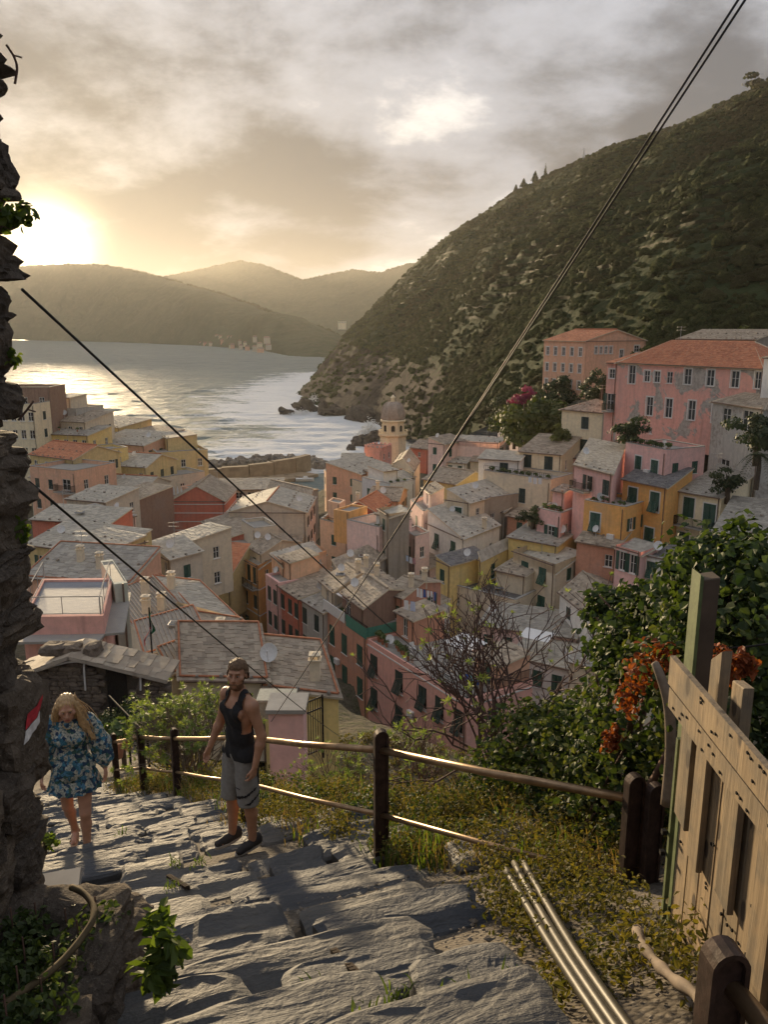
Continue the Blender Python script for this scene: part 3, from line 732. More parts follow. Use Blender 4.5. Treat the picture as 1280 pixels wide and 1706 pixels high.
    if trim:
        tm = MB()
        for dz in trim:
            for e in (0, 1):
                a, b = C[edges[e][0]], C[edges[e][1]]; u = (b - a) / np.linalg.norm(b - a); n = np.array([u[1], -u[0], 0]); tm.bar(a + n * .03 - (0, 0, dz), b + n * .03 - (0, 0, dz), .06, .12)
        tm.build('cornice_band', WHITE, house)
    def at(s, t_, dz=0): return p0 + (p1 - p0) * s + (p2 - p1) * t_ + (0, 0, dz)
    for s, t_ in chim:
        g = rise * (1 - abs(t_ - .5) * 2 if kind == 'gable' and par == 0 else (1 - abs(s - .5) * 2) if kind == 'gable' else {0: t_, 1: 1 - s, 2: 1 - t_, 3: s}.get(par, .4) if kind == 'shed' else 0.5)
        chimney(house, at(s, t_, g))
    for s, t_, az in dishes: dish(house, at(s, t_, rise * .5), math.radians(az))
    HOUSES[key] = dict(o=house, C=C, z=z, at=at, cen=cen, zb=zb, rise=rise)
    D0 = p1[1]; w_, d_ = np.linalg.norm(p1 - p0), np.linalg.norm(p2 - p1)
    if DEBUG: print('HOUSE %-10s D=%5.1f w=%5.1f d=%5.1f zb=%.1f' % (key, D0, w_, d_, zb))
    return house
DEBUG = False
TILER = plain('rib_tile', (0.34, 0.28, 0.225), .85, var=.3, scale=3)
PIPEC = plain('copper_pipe', (0.17, 0.115, 0.085), .6, .2, var=.3, scale=2)
STONEW = plain('weight_stone', (0.26, 0.22, 0.18), 0.9, var=0.35, scale=2)

def annex(key, s0, s1, drop, depth, wall, tile, roof, label, w=(), e=0, h=None, **kw):
    """a lower wing built against facade e of a house, from fraction s0 to s1"""
    C = HOUSES[key]['C']; a, b = C[e], C[(e + 1) % 4]; u = (b - a) / np.linalg.norm(b - a); n = np.array([u[1], -u[0], 0]); z = HOUSES[key]['z'] - drop
    p0, p1 = a + (b - a) * s0 + n * depth, a + (b - a) * s1 + n * depth; p2 = p1 - n * (depth + .03); c_ = [np.array([*q[:2], z]) for q in (p0, p1, p2)]
    H(key + '_annex', None, None, None, z, h or max(3.0, z - HOUSES[key]['zb']), roof, tile, wall, w, label=label, corners=c_, **kw)
def attic(key, s0, s1, t0, t1, up, wall, tile, roof, label, w=(), **kw):
    """a smaller storey standing on the roof of a house"""
    at = HOUSES[key]['at']; z = HOUSES[key]['z'] + up; c_ = [np.array([*q[:2], z]) for q in (at(s0, t0), at(s1, t0), at(s1, t1))]
    n0 = len(TOWN_PTS); H(key + '_attic', None, None, None, z, up + 1.0, roof, tile, wall, w, label=label, corners=c_, **kw); del TOWN_PTS[n0:]
# ------------------------------------------------------------------ the town, house by house (eave corners as left, near, right corner and eave height)
# --- right-hand slope
H('school', (976, 566, 143), (1077, 571, 150), 11, -2.2, 10, 'gable1', 'red', 'salmon', [([.18, .26, .34, .42], 1, 'wn', .62, 1.3, 1.0), ([.85], 1, 'wn', 1.2, 1.2, .9), ([.6], 1, 'wn', .9, 1.8, 1.6)], w3=[(5, 3, 'wn', .8, 1.5, 1.2, 2.9)], label='salmon gabled building with orange tile roof in front of the hillside', rise=1.9, stones=False)
H('palazzo', (1030, 601, 113), (1276, 611, 95), 10, -4.6, 11, 'hip2', 'red', 'pink*', [([.12], 1, 'wn', 1.1, 2.5, .35), ([.235, .31], 1, 'wn', .9, 1.5, .95), ([.4], 1, 'n', .9, 1.5, .95), ([.525, .675, .83], 1, 'wn', 1.05, 2.0, .45), ([.965], 1, 'wn', .8, 2.0, .4), ([.27, .41, .57, .73], 1, 'wn', 1.05, 2.5, 4.4), ([.29], 1, 'n', .5, .9, 8.4)],
  label='long pink palazzo with peeling plaster, white windows and orange tile roof', rise=3.0, stones=False, ov=.3)
H('palazzo_wing', (1013, 600, 114.5), (1031, 602, 113.2), 8, -4.7, 11, 'shed0', 'red', 'pink', [([.5], 1, 'wn', .9, 1.3, .9), ([.5], 1, 'o', 1.1, 2.3, 4.3)], label='narrow pink wing with balcony door at the end of the long palazzo', stones=False, rise=1.2)
H('loggia', (1190, 668), (1274, 680), 5, -8.6, 11, 'hip0', 'brown', 'grey*', [([.3], 1, 'n', 1.5, 1.8, .6), ([.72], 1, 'n', 1.7, 2.2, .5), ([.36], 1, 'n', 1.6, 2.0, 6.6)], label='grey stone loggia with brown hipped roof against the pink palazzo', rise=1.2, stones=False)
H('rightstrip', (1275, 590, 92), (1300, 592, 90), 8, -3.2, 12, 'shed3', 'grey', 'white', label='white rendered wall of house cut by the picture edge beside palazzo', stones=False)
H('topbarn', (1130, 566, 128), (1260, 571, 118), 7, -1.6, 5, 'shed0', 'brown', 'stone', label='long low stone barn roof behind the orange tile roof', rise=1.4)
H('towerhouse', (937, 681), (1009, 687), 7, -11.8, 10, 'hip0', 'brown', 'cream', [([.56], 2, 'c', 1.2, 1.75, .9, 3.3)], label='tall cream house with pyramid roof and two dark green shutters', rise=1.5, mat=DKGREEN)
H('backwall', (1005, 692), (1052, 697), 5, -12.2, 9, 'flat', 'flat', 'stone', [([.3], 1, 'n', 1.9, 1.1, .6)], label='grey stone annex between cream tower house and pink palazzo', para=.3)
H('creamwing', (866, 751), (937, 757), 8, -17.3, 6, 'shed0', 'brown', 'cream', [([.2, .7], 1, 'c', 1.25, 1.9, .45)], label='low cream wing with mossy brown roof and two dark shutters', mat=DKGREEN, rise=1.7)
H('whitelow', (798, 763), (867, 767), 5, -18.2, 6, 'shed0', 'pale', 'white', [([.62], 1, 'c', 1.2, 1.9, .5)], label='long low white house with white edged flat roof', mat=DKGREEN, rise=.6, stones=False)
H('rosehouse', (958, 773), (1022, 789), (1042, 762), -15.6, 9, 'shed0', 'grey', 'rose', [([.42], 1, 'x', 1.1, 1.7, .9), ([.85], 1, 'c', 1.1, 1.7, .9)], label='rose house with grey slate roof below the cream tower house', mat=DKGREEN, rise=1.6)
H('pinkterrace', (1043, 744), (1111, 757), (1176, 751), -13.8, 8, 'flat', 'flat', 'rose', [([.35], 1, 'cw', 1.0, 2.2, .8), ([.75], 1, 'cw', 1.1, 2.0, .9)], label='rose terrace house with roof garden below the pink palazzo', para=.5)
H('orange', (1039, 797), (1113, 812), (1154, 798), -16.8, 12, 'shed0', 'dark', 'orange', [([.25, .75], 1, 'tw', 1.25, 2.2, .8), ([.12], 1, 'tw', 1.15, 2.1, 4.6), ([.68], 1, 'tw', 1.25, 3.0, 4.9)], label='bright orange house with dark slate roof and green shutters', rise=1.3, stones=False)
H('orangewing', (974, 838), (1042, 850), 6, -19.3, 9, 'flat', 'flat', 'orange', [([.3], 1, 'tw', 1.25, 2.1, .9)], label='lower orange wing with flower hedge along its roof edge', para=.35)
H('cream2', (1133, 817), (1203, 829), (1268, 806), -17.6, 11, 'shed0', 'grey', 'cream', [([.26], 1, 'cw', 1.3, 2.2, .6), ([.76], 1, 'cw', 1.4, 2.7, .9), ([.2, .75], 1, 'cw', 1.3, 2.2, 4.6)], label='cream house with grey slate roof and four green shutters beside the orange house', rise=1.8)
H('rightslate', (1190, 884), (1320, 900), 11, -19.0, 9, 'shed0', 'grey', 'white', [(4, 1, 'c', 1.1, 1.8, .8)], label='wide grey slate roof half hidden behind the ivy bush', rise=1.5)
H('lowpink', (1027, 908), (1069, 920), (1100, 909), -22.2, 8, 'shed2', 'grey', 'rose', [([.3, .72], 1, 'ow', .8, 2.0, .5)], label='small pink house with white framed door under the orange house', rise=-.4, stones=False)
H('lowwhite', (1070, 921), (1112, 930), 5, -22.6, 8, 'shed2', 'dark', 'white', [([.45], 1, 'tw', 1.1, 1.7, .7)], label='small white house with green shutter under the cream house', rise=-.4, stones=False)
H('pergolahouse', (896, 853), (935, 862), (975, 846), -21.8, 9, 'flat', 'flat', 'rose', [([.62], 1, 'ow', 1.0, 1.5, 1.3)], label='pink house with planted roof terrace left of the orange house', para=.5)
H('flowerhouse', (806, 790), (918, 806), 6, -20.2, 8, 'flat', 'flat', 'sand', [([.6], 1, 'c', 1.0, 2.0, 1.2), ([.12, .3], 1, 'n', .9, 1.4, 2.2)], label='sand coloured house with long flower terrace beneath the cream wing', para=.55, mat=DKGREEN)
# --- middle
H('pinkback', (742, 733), (832, 738), 8, -20.5, 9, 'shed2', 'pale', 'palepink', [([.82], 1, 'n', .6, .6, 1.4)], label='large pale pink house with sloping slab roof above the old town', rise=-1.0)
H('pinkside', (714, 737), (742, 740), 7, -20.7, 9, 'shed1', 'brown', 'palepink', [([.4], 2, 'c', .8, 1.3, .8)], label='narrow pale wing at the side of the large pale pink house', rise=1.0)
H('whitecluster', (830, 712), (868, 718), 7, -19.5, 6, 'shed0', 'pale', 'white', label='pale roofed white house tucked beneath the green garden trees', rise=1.2)
H('crenel', (607, 748), (636, 750), 6, -29.5, 8, 'flat', 'flat', 'pink', [([.4], 1, 'n', 1.0, 1.3, 1.8)], label='small pink house with battlements beside the bell tower', para=.5, group=None)
H('redroof', (684, 745), (714, 748), 8, -28.0, 6, 'gable0', 'brown', 'red', [([.5], 1, 'n', .7, 1.1, 1.0)], label='red walled house just right of the bell tower')
H('gableC', (655, 772), (690, 786), (700, 768), -26.0, 9, 'gable1', 'brown', 'sand', [([.5], 1, 'n', .5, .6, 2.0)], label='cream gable with long brown roof in front of the bell tower', rise=1.8)
H('gableC2', (602, 790), (655, 775), 8, -26.6, 8, 'shed0', 'pale', 'salmon', label='long tilted pale roof running down left of the cream gable', rise=1.6)
H('peach1', (547, 794), (604, 792), 7, -30.0, 9, 'flat', 'flat', 'peach', [([.7], 1, 'n', .8, 1.3, 1.6)], label='peach flat roofed house nearest the harbour water', para=.35)
H('peach2', (583, 802), (612, 812), 6, -28.3, 8, 'flat', 'flat', 'sand', [([.5], 1, 'c', .8, 1.2, 1.2)], label='sand coloured block with grey blue terrace awning', para=.6)
H('peach3', (568, 768), (607, 768), 7, -31.0, 7, 'shed0', 'pale', 'salmon', label='salmon house with pale roof by the harbour edge', rise=.9)
H('bluegable', (611, 797), (656, 803), 7, -27.0, 9, 'gable1', 'pale', 'blue', [([.3], 1, 'n', .9, 1.3, 1.2)], label='pale blue house with shallow gable in the middle of town', rise=1.0)
H('blueside', (650, 812), (690, 806), 8, -26.2, 8, 'flat', 'flat', 'blue', label='pale blue terrace block with greenery behind its parapet', para=.6)
H('longroof', (612, 832), (664, 834), 9, -26.5, 8, 'gable0', 'brown', 'salmon', label='low salmon house with ribbed brown gable roof', rise=1.2, chim=((.2, .4),))
H('chimneyred', (572, 848), (626, 852), 8, -26.6, 8, 'gable1', 'red', 'red', label='terracotta red gable house with square chimney in the centre', rise=1.4, chim=((.4, .1),))
H('orterrace', (533, 872), (580, 884), (600, 868), -25.8, 8, 'flat', 'flat', 'peach', label='peach house with brown roof terrace and glazed porch', para=.6)
H('orporch', (556, 852), (582, 856), 4, -22.8, 4, 'flat', 'flat', 'amber', [(2, 1, 'n', 1.1, 1.7, .5)], label='amber glazed penthouse on the peach roof terrace', para=.25)
H('whitestair', (578, 880), (632, 893), 6, -24.6, 10, 'flat', 'flat', 'palepink', [([.75], 1, 'n', .7, 1.0, 2.6)], label='pink house with white walled roof terrace in the centre', para=1.1)
H('tallwhite', (632, 846), (648, 856), (682, 852), -21.5, 12, 'shed2', 'pale', 'stone', [([.5], 2, 'c', .7, 1.4, 1.0, 4.0)], label='tall narrow weathered house with bare stone side wall', rise=-.5)
H('terr_round', (684, 838), (706, 858), (744, 846), -24.2, 10, 'flat', 'flat', 'palepink', [([.5], 1, 'c', .9, 1.5, 1.0)], label='pale pink house with curved balcony and open roof terrace', para=.5)
H('ochback', (706, 797), (760, 806), 9, -22.8, 9, 'gable0', 'brown', 'ochre', [([.25], 1, 'n', .7, 1.2, 1.0)], label='ochre house with mottled brown roof behind the big slab roof', rise=1.3)
H('bigslab', (745, 831), (783, 837), (862, 815), -22.2, 10, 'shed1', 'pale', 'sand', [([.5], 1, 'cw', 1.2, 1.0, .9)], w3=[(3, 1, 'c', .9, 1.8, 1.0)], label='wide pale slab roof over a sand and white house', rise=1.4)
H('stoneback', (800, 836), (872, 826), 5, -22.6, 9, 'flat', 'flat', 'stone', [([.3], 1, 'n', .7, 1.5, 1.8)], label='dark bare stone house with a tall wooden balcony', para=.4)
H('whiteduo', (713, 870), (774, 897), (833, 874), -25.0, 10, 'shed1', 'pale', 'white', [([.27, .72], 1, 'tw', 1.15, 2.0, 1.0)], [([.75], 1, 'n', .6, .9, 2.0)], label='white house with two tilted green shutters and pale slab roof', rise=1.9, chim=((.95, .6),))
H('pinkturret', (671, 888), (692, 900), (716, 893), -25.5, 10, 'flat', 'flat', 'palepink', [([.5], 1, 'c', 1.2, 2.0, 1.2)], label='narrow pale pink house front with laundry and dark shutters', para=.5, mat=DKGREEN)
H('yellow', (727, 930), (751, 941), (812, 925), -26.4, 11, 'shed1', 'dark', 'yellow', [([.45], 2, 'c', .9, 1.6, 1.0, 3.2)], [([.85], 1, 'c', 1.0, 1.8, .9)], label='yellow house with dark metal roof in the middle of town', rise=.4, stones=False, dishes=((1.0, .45, -20),))
H('yellow2', (798, 930), (803, 932), (856, 906), -26.0, 11, 'shed1', 'pale', 'yellow', (), [([.35], 1, 'c', .9, 1.8, 1.2)], label='yellow house extension with pale ribbed roof', rise=.9, stones=False)
H('beigeshut', (856, 916), (926, 940), (972, 922), -25.3, 12, 'shed2', 'pale', 'sand', [([.3, .72], 3, 't', 1.15, 1.9, .9, 3.3)], label='sand coloured house with six green shutters behind bare branches', rise=-1.2)
H('beigeback', (848, 893), (930, 908), 8, -24.6, 9, 'shed0', 'grey', 'yellow', label='grey slab roof with chimney row behind the sand coloured house', rise=1.2, chim=((.1, .5), (.25, .5)))
H('ruinroof', (962, 900), (1030, 912), 7, -23.2, 8, 'gable0', 'brown', 'brick', [([.8], 1, 'n', .9, 1.4, 1.0)], label='brown uneven slate roof below the orange house')
H('whitegable', (934, 985), (988, 1028), (1062, 1000), -27.0, 9, 'gable0', 'brown', 'white', [([.3], 1, 'c', 1.0, 1.2, 1.0)], label='white gabled house with ribbed brown roof behind bare branches', rise=1.4, mat=DKGREEN)
H('darkflat', (740, 975), (860, 1005), 7, -29.5, 8, 'flat', 'dark', 'sand', [([.2], 1, 'n', .6, .9, 1.0)], label='low sand coloured house with dark flat roof behind bare branches', para=.35)
H('greyflat', (800, 1040), (960, 1062), 6, -30.0, 9, 'shed0', 'grey', 'palepink', [(5, 1, 'c', 1.0, 1.7, 1.0)], label='wide grey roof of a low house behind the shrub branches', rise=.6, stones=False)
H('whiteblueroof', (850, 1090), (980, 1120), 5, -31.0, 9, 'shed0', 'pale', 'white', [(4, 1, 'c', 1.0, 1.7, 1.0)], label='low white house with blue awning below the shrub branches', rise=.5)
H('slabR', (950, 1100), (1080, 1130), 5, -28.0, 9, 'shed0', 'grey', 'sand', label='grey ribbed roof glimpsed through the ivy', rise=1.0)
# --- along the main street
H('longpink', (612, 1068), (779, 1172), 7, -29.3, 12, 'flat', 'flat', 'pink', [([.08, .36], 2, 't', 1.2, 2.1, 1.0, 3.4), ([.60, .76, .93], 1, 't', 1.15, 2.1, 1.0)], [([.4], 1, 't', 1.2, 2.1, 1.0)], label='long pink house with dark green shutters and busy roof terrace', para=.25, mat=DKGREEN, trim=(.3,))
H('brickface', (540, 1018), (611, 1067), 7, -29.2, 12, 'flat', 'flat', 'brick', [([.2, .5, .85], 2, 'c', 1.1, 2.1, 1.0, 3.4)], label='brick coloured house with green netting on its terrace', para=.3, mat=GREEN)
H('penthouse', (570, 985), (606, 1012), (684, 982), -26.6, 4, 'gable0', 'brown', 'brown', [([.3], 1, 'n', 1.2, 1.8, .4)], label='brown tiled penthouse with white awnings above the street', rise=1.0, chim=((.1, .7),))
H('ribbed1', (535, 966), (556, 984), (640, 955), -26.9, 6, 'gable0', 'brown', 'sand', [([.5], 1, 'n', .8, 1.6, .6)], label='sand coloured attic with ribbed brown roof and two chimneys', rise=1.0, chim=((.9, .5), (.4, .8)))
H('ribbed2', (640, 985), (672, 995), (735, 968), -26.6, 7, 'gable0', 'brown', 'brick', label='low brown roofs with clay chimney pots beside the laundry', rise=.8, chim=((.8, .3), (.9, .6)))
H('longgrey', (554, 945), (572, 960), (650, 925), -27.0, 8, 'shed1', 'brown', 'stone', label='long low brown roof with skylight in the town centre', rise=1.0, dishes=((.3, .3, 10),))
H('greyface', (497, 993), (541, 1020), 6, -29.0, 12, 'shed0', 'grey', 'grey', [([.25, .7], 3, 'c', .95, 1.8, .9, 3.2)], label='weathered grey street house between red and brick coloured fronts', rise=1.2, mat=DKGREEN, dishes=((.3, .3, 20),))
H('redface', (464, 973), (499, 996), 6, -28.9, 12, 'shed0', 'brown', 'red', [([.2, .55, .85], 3, 'c', .9, 1.7, .9, 3.1)], label='narrow red street house with dark shutters', rise=1.0, mat=DKGREEN)
H('roseface', (442, 960), (464, 975), 6, -28.8, 12, 'flat', 'flat', 'rose', [([.3, .72], 3, 'c', .9, 1.7, .9, 3.1)], label='pale rose street house beside the narrow red one', para=.3, mat=DKGREEN)
H('peachslab', (452, 922), (473, 938), (544, 917), -27.0, 9, 'shed3', 'pale', 'peach', [], [([.85], 1, 'n', .4, .5, .9)], label='peach house with large pale slab roof over the main street', rise=-.6)
H('orangeface', (399, 926), (430, 942), (458, 928), -28.6, 13, 'shed2', 'grey', 'amber', [([.2, .5, .8], 1, 'c', .75, 2.1, .5), ([.3, .8], 2, 'c', .85, 1.7, 4.2, 3.4)], label='amber street house with long iron balcony', rise=-.5, mat=DKGREEN, trim=(3.2, 6.6))
H('whiteface', (372, 898), (399, 918), 6, -28.2, 13, 'flat', 'flat', 'white', [([.15, .4, .65, .88], 1, 'c', .7, 2.0, .7), ([.7], 3, 'c', .9, 1.7, 4.2, 3.2)], label='white street house with a row of tall dark shutters', para=.3, mat=DKGREEN)
H('midroof', (412, 908), (436, 922), (500, 902), -27.6, 7, 'gable0', 'brown', 'sand', label='low sand house with brown gable roof and satellite dishes', rise=1.0, dishes=((.2, .2, 0), (.6, .3, 30)))
H('creamgable', (381, 852), (510, 853), 11, -26.2, 12, 'gable1', 'pale', 'beige', [([.56], 1, 'c', 1.0, 1.7, 2.2)], w3=[(2, 2, 'c', .9, 1.5, .9)], label='large beige gable house with pale slab roof and one green shutter', rise=1.6, mat=DKGREEN)
H('redstreet', (337, 868), (372, 898), 5, -27.8, 12, 'shed0', 'brown', 'red', [([.2, .5, .8], 3, 'c', .85, 1.6, .9, 3.1)], label='rose red street house below the beige gable', rise=1.0, mat=DKGREEN, trim=(5.2,))
H('stripe', (283, 834), (374, 834), 10, -26.6, 13, 'gable1', 'brown', 'red', [([.15], 1, 'c', .9, 1.5, 7.5), ([.4, .8], 1, 'c', .9, 1.5, 7.5)], label='red gable house with white stripes near the harbour', rise=2.4, stones=False, trim=(.6, 2.0, 3.4, 4.8), group=None)
H('stripeterr', (268, 838), (290, 843), 7, -28.2, 11, 'flat', 'flat', 'salmon', [([.5], 2, 'c', .8, 1.4, 4.0)], label='salmon balcony house with folded parasols beside the striped gable', para=.8)
H('quayroof', (345, 816), (470, 814), 9, -29.6, 6, 'shed0', 'grey', 'beige', [(6, 1, 'n', 1.4, 1.2, .6)], label='long flat grey roof at the harbour quay', rise=.5, stones=False)
H('quay2', (440, 824), (512, 842), (530, 815), -28.0, 9, 'gable0', 'brown', 'stone', label='brown mottled roof behind the beige gable', rise=1.3)
H('stonehouse', (252, 916), (283, 931), (336, 917), -23.0, 8, 'shed1', 'pale', 'beige', [([.3, .75], 1, 'n', .8, 2.0, .6)], label='beige hut with bright slab roof beside the red tile lean-to', rise=.8)
H('leanto', (330, 950), (384, 956), 5, -29.5, 6, 'shed0', 'red', 'ochre', [([.85], 1, 'n', .6, 1.4, 1.0)], label='red tiled lean-to roof over an old ochre wall', rise=2.6, stones=False)
H('whitestrip', (242, 905), (275, 915), 9, -23.4, 7, 'shed0', 'pale', 'sand', label='small pale slab roof behind the beige hut', rise=.8)
H('ruin', (312, 985), (382, 998), 6, -34.0, 5, 'flat', 'brown', 'stone', [(3, 1, 'n', .8, 1.2, 1.0)], label='roofless dark stone walls below the red lean-to', para=1.2)
# --- castle quarter on the left promontory
LQ = [
 ('lq1', (-60, 650), (82, 650), 7, -10.5, 12, 'flat', 'flat', 'brown', [(5, 1, 'n', .9, 1.2, 1.2)], 'brown block at the top of the promontory', .5),
 ('lq2', (-30, 676), (56, 677), 6, -12.8, 13, 'flat', 'flat', 'cream', [(6, 3, 'n', .9, 1.5, 1.0, 3.0)], 'cream apartment house with rows of windows on the promontory', .4),
 ('lq3', (70, 685), (127, 687), 8, -15.0, 12, 'flat', 'flat', 'grey', [(4, 1, 'n', .9, 1.3, 1.2)], 'grey white flat roofed block high on the promontory', .6),
 ('lq4', (71, 700), (142, 703), 8, -16.2, 11, 'shed0', 'brown', 'sand', [(4, 2, 'n', .8, 1.4, .9)], 'tan house with brown roof on the promontory', 1.2),
 ('lq5', (71, 722), (146, 725), 7, -18.0, 11, 'shed0', 'grey', 'yellow', [(5, 1, 'n', .9, 1.4, .9)], 'yellow house with small roof terrace on the promontory', .9),
 ('lq6', (140, 706), (198, 712), 8, -18.8, 11, 'shed0', 'pale', 'ochre', [(6, 1, 'n', .9, 1.5, .9)], 'ochre house with a row of porch posts on the promontory', 1.0),
 ('lq7', (156, 736), (240, 742), 9, -20.6, 11, 'shed0', 'pale', 'salmon', [([.15, .5, .85], 1, 'n', .9, 1.4, 1.1)], 'salmon house with long pale roof on the promontory', 1.4),
 ('lq7b', (200, 722), (246, 730), 8, -20.0, 11, 'shed0', 'brown', 'salmon', [(3, 1, 'n', .9, 1.4, 1.1)], 'narrow salmon house at the sea end of the promontory', 1.0),
 ('lq8', (49, 756), (122, 765), 9, -19.6, 10, 'gable0', 'red', 'ochre', [(4, 2, 'n', .8, 1.4, .9)], 'ochre house with orange tile roof on the promontory', 1.6),
 ('lq9', (122, 750), (146, 756), 7, -20.0, 12, 'flat', 'flat', 'yellow', [([.35, .75], 3, 'n', .8, 1.4, 1.0)], 'narrow yellow house between tiled roof and ochre house', .4),
 ('lq10', (146, 772), (243, 778), 9, -22.4, 11, 'gable0', 'pale', 'ochre', [([.1, .9], 1, 'n', .8, 1.2, 1.1)], 'wide ochre house with pale gabled slab roof', 1.5),
 ('lq11', (49, 782), (124, 790), 8, -20.4, 10, 'flat', 'flat', 'salmon', [([.15, .45], 2, 'c', .8, 1.4, 1.2), ([.8], 1, 'n', 1.6, 1.6, .9)], 'salmon house with roofed balcony below the orange tile roof', .5),
 ('lq12', (135, 810), (240, 816), 8, -24.6, 10, 'gable0', 'pale', 'beige', [], 'white roofed house with scattered stones on its slabs', 1.4),
 ('lq13', (172, 830), (214, 838), 8, -24.0, 9, 'shed0', 'brown', 'brown', [], 'dark brown house with mottled slab roof', 1.2),
 ('lq14', (214, 838), (240, 832), 8, -24.2, 12, 'shed0', 'brown', 'sage', [([.3, .7], 3, 'c', .9, 1.6, 1.0, 3.0)], 'sage green house front at the narrow lane', .8),
 ('lq15', (52, 864), (182, 872), 5, -22.0, 9, 'shed0', 'pale', 'red', [([.86], 1, 'ow', 1.1, 1.7, 1.5)], 'dark red house with wide white metal roof', .8),
 ('lq16', (182, 868), (225, 858), 8, -22.4, 10, 'shed0', 'flat', 'palepink', [([.35, .75], 2, 'c', .9, 1.6, 1.0)], 'pale pink house with terrace at the end of the white roof', .5),
 ('lq17', (240, 742), (262, 758), 9, -22.0, 16, 'flat', 'flat', 'ochre', [(3, 4, 'c', .8, 1.4, 1.0, 3.2)], 'tall ochre house at the tip of the promontory above the lane', .4),
 ('lq18', (225, 790), (264, 800), 9, -25.0, 14, 'flat', 'flat', 'sand', [(3, 3, 'c', .8, 1.4, 1.0, 3.2)], 'sand coloured lane house below the tall ochre one', .4),
 ('lq19', (110, 830), (176, 836), 7, -22.6, 9, 'shed0', 'pale', 'beige', [], 'low beige house with a pale lean-to roof on the promontory', .7)]
for k, a, b, d, z, h, rf, tl, wl, wn, lb, rs in LQ:
    H(k, a, b, d, z, h, rf, tl, wl, wn, label=lb, rise=rs if rf != 'flat' else 0, para=rs if rf == 'flat' else .5, mat=DKGREEN, group='houses of the castle quarter')
# --- near roofs on the left
H('nearslab', (44, 905), (186, 924), 6, -21.5, 9, 'shed0', 'pale', 'ochre', label='long bright slab roof with rows of weight stones', rise=1.2, course=.45, seg=.5)
H('ochrewall', (184, 916), (243, 900), 6, -20.6, 9, 'shed3', 'pale', 'ochre', label='blank ochre gable wall beside the long slab roof', rise=.6)
H('nearslab2', (38, 960), (214, 972), 6, -21.5, 8, 'shed0', 'grey', 'salmon', label='grey slab roof with two squat chimneys and red edging', rise=1.6, chim=((.38, .5), (.62, .35)), course=.45, seg=.5, verge=True)
H('ribroofA', (236, 1062), (328, 1022), (268, 966), -21.4, 7, 'shed0', 'rib', 'sand', label='near ribbed grey roof with red ridge line and clay chimneys', rise=.5, chim=((.3, .35), (.55, .3), (.5, .7)), course=4, seg=.3, stones=False, ov=.2, verge=True, ribs=True)
H('paleB', (322, 1030), (411, 1042), (334, 985), -21.6, 6, 'shed0', 'pale', 'brick', [([.75], 1, 'n', 1.4, 1.0, .5)], label='smooth pale tiled roof with red edging and one clay chimney', rise=.9, chim=((.15, .7),), stones=False, verge=True)
H('ribroofC', (240, 1090), (345, 1058), (322, 1020), -20.2, 6, 'shed0', 'rib', 'sand', label='second ribbed roof with tilted skylight below the flag pole', rise=.5, course=4, seg=.3, stones=False, ov=.2, verge=True, ribs=True)
H('paleD', (345, 1062), (470, 1098), (400, 1030), -21.0, 6, 'shed1', 'brown', 'sand', label='tan slab roof with flat skylight behind the man', rise=-.6, chim=((.35, .3),), verge=True)
H('ribroofE', (285, 1122), (398, 1078), (372, 1050), -19.0, 6, 'shed0', 'rib', 'sand', label='near ribbed roof just above the round green shrub', rise=.4, course=4, seg=.3, stones=False, ov=.2, verge=True, ribs=True)
H('yellowgate', (440, 1143), (564, 1157), (535, 1102), -19.0, 6, 'shed0', 'brown', 'yellow', label='yellow house with tan stone roof and red eaves behind the railing', rise=1.3, chim=((.75, .25),), course=.32, seg=.32, verge=True)
H('paleF', (300, 1128), (445, 1130), (432, 1080), -18.6, 5, 'shed0', 'brown', 'sand', label='tan tiled roof behind the green shrub and the man', rise=1.6, course=.32, seg=.32, verge=True)
H('redterrace', (36, 1032), (172, 1030), (188, 966), -13.6, 5, 'flat', 'deck', 'pink', label='coral terrace house with grey roof deck and pipe railing', para=.12, group=None)
H('greenblock', (190, 975), (212, 972), 5, -13.4, 9, 'flat', 'flat', 'sage', label='plain olive green wall block beside the coral terrace', para=.05)

# --- lean-tos, porches and roof storeys that crowd between the houses
W1 = ([.5], 1, 'c', .85, 1.4, .7)
annex('creamgable', .02, .42, 5.0, 3.0, 'palepink', 'flat', 'flat', 'low pale terrace block at the foot of the beige gable', para=.6)
annex('creamgable', .5, .95, 4.2, 2.6, 'sand', 'brown', 'shed0', 'brown roofed lean-to against the beige gable wall', rise=.8)
annex('whiteduo', .1, .55, 4.6, 2.4, 'palepink', 'brown', 'shed0', 'small pink lean-to below the two tilted shutters', W1, rise=.7)
annex('yellow', .0, 1.0, 4.6, 2.0, 'white', 'brown', 'shed0', 'low white shed in front of the yellow house', rise=.6)
annex('bigslab', .0, .9, 4.0, 2.2, 'palepink', 'flat', 'flat', 'pale pink porch in front of the wide slab roof', W1, para=.5)
annex('chimneyred', .1, .6, 3.4, 2.4, 'white', 'brown', 'shed0', 'white porch below the terracotta gable', W1, rise=.5)
annex('bluegable', .0, .5, 3.6, 2.4, 'peach', 'pale', 'shed0', 'peach lean-to below the pale blue gable', rise=.7)
annex('gableC', .1, .9, 4.2, 2.6, 'rose', 'brown', 'shed0', 'rose lean-to below the cream gable', W1, rise=.7)
annex('pinkback', .1, .5, 3.6, 3.0, 'white', 'pale', 'shed0', 'white lean-to with pale roof below the large pale pink house', ([.25, .7], 1, 'c', .8, 1.5, .6), rise=.7)
annex('pinkback', .55, .98, 3.2, 2.4, 'sand', 'brown', 'shed0', 'sand coloured lean-to at the right of the large pale pink house', W1, rise=.6)
annex('ochback', .3, .95, 3.4, 2.4, 'cream', 'flat', 'flat', 'cream terrace block below the mottled roof', para=.6)
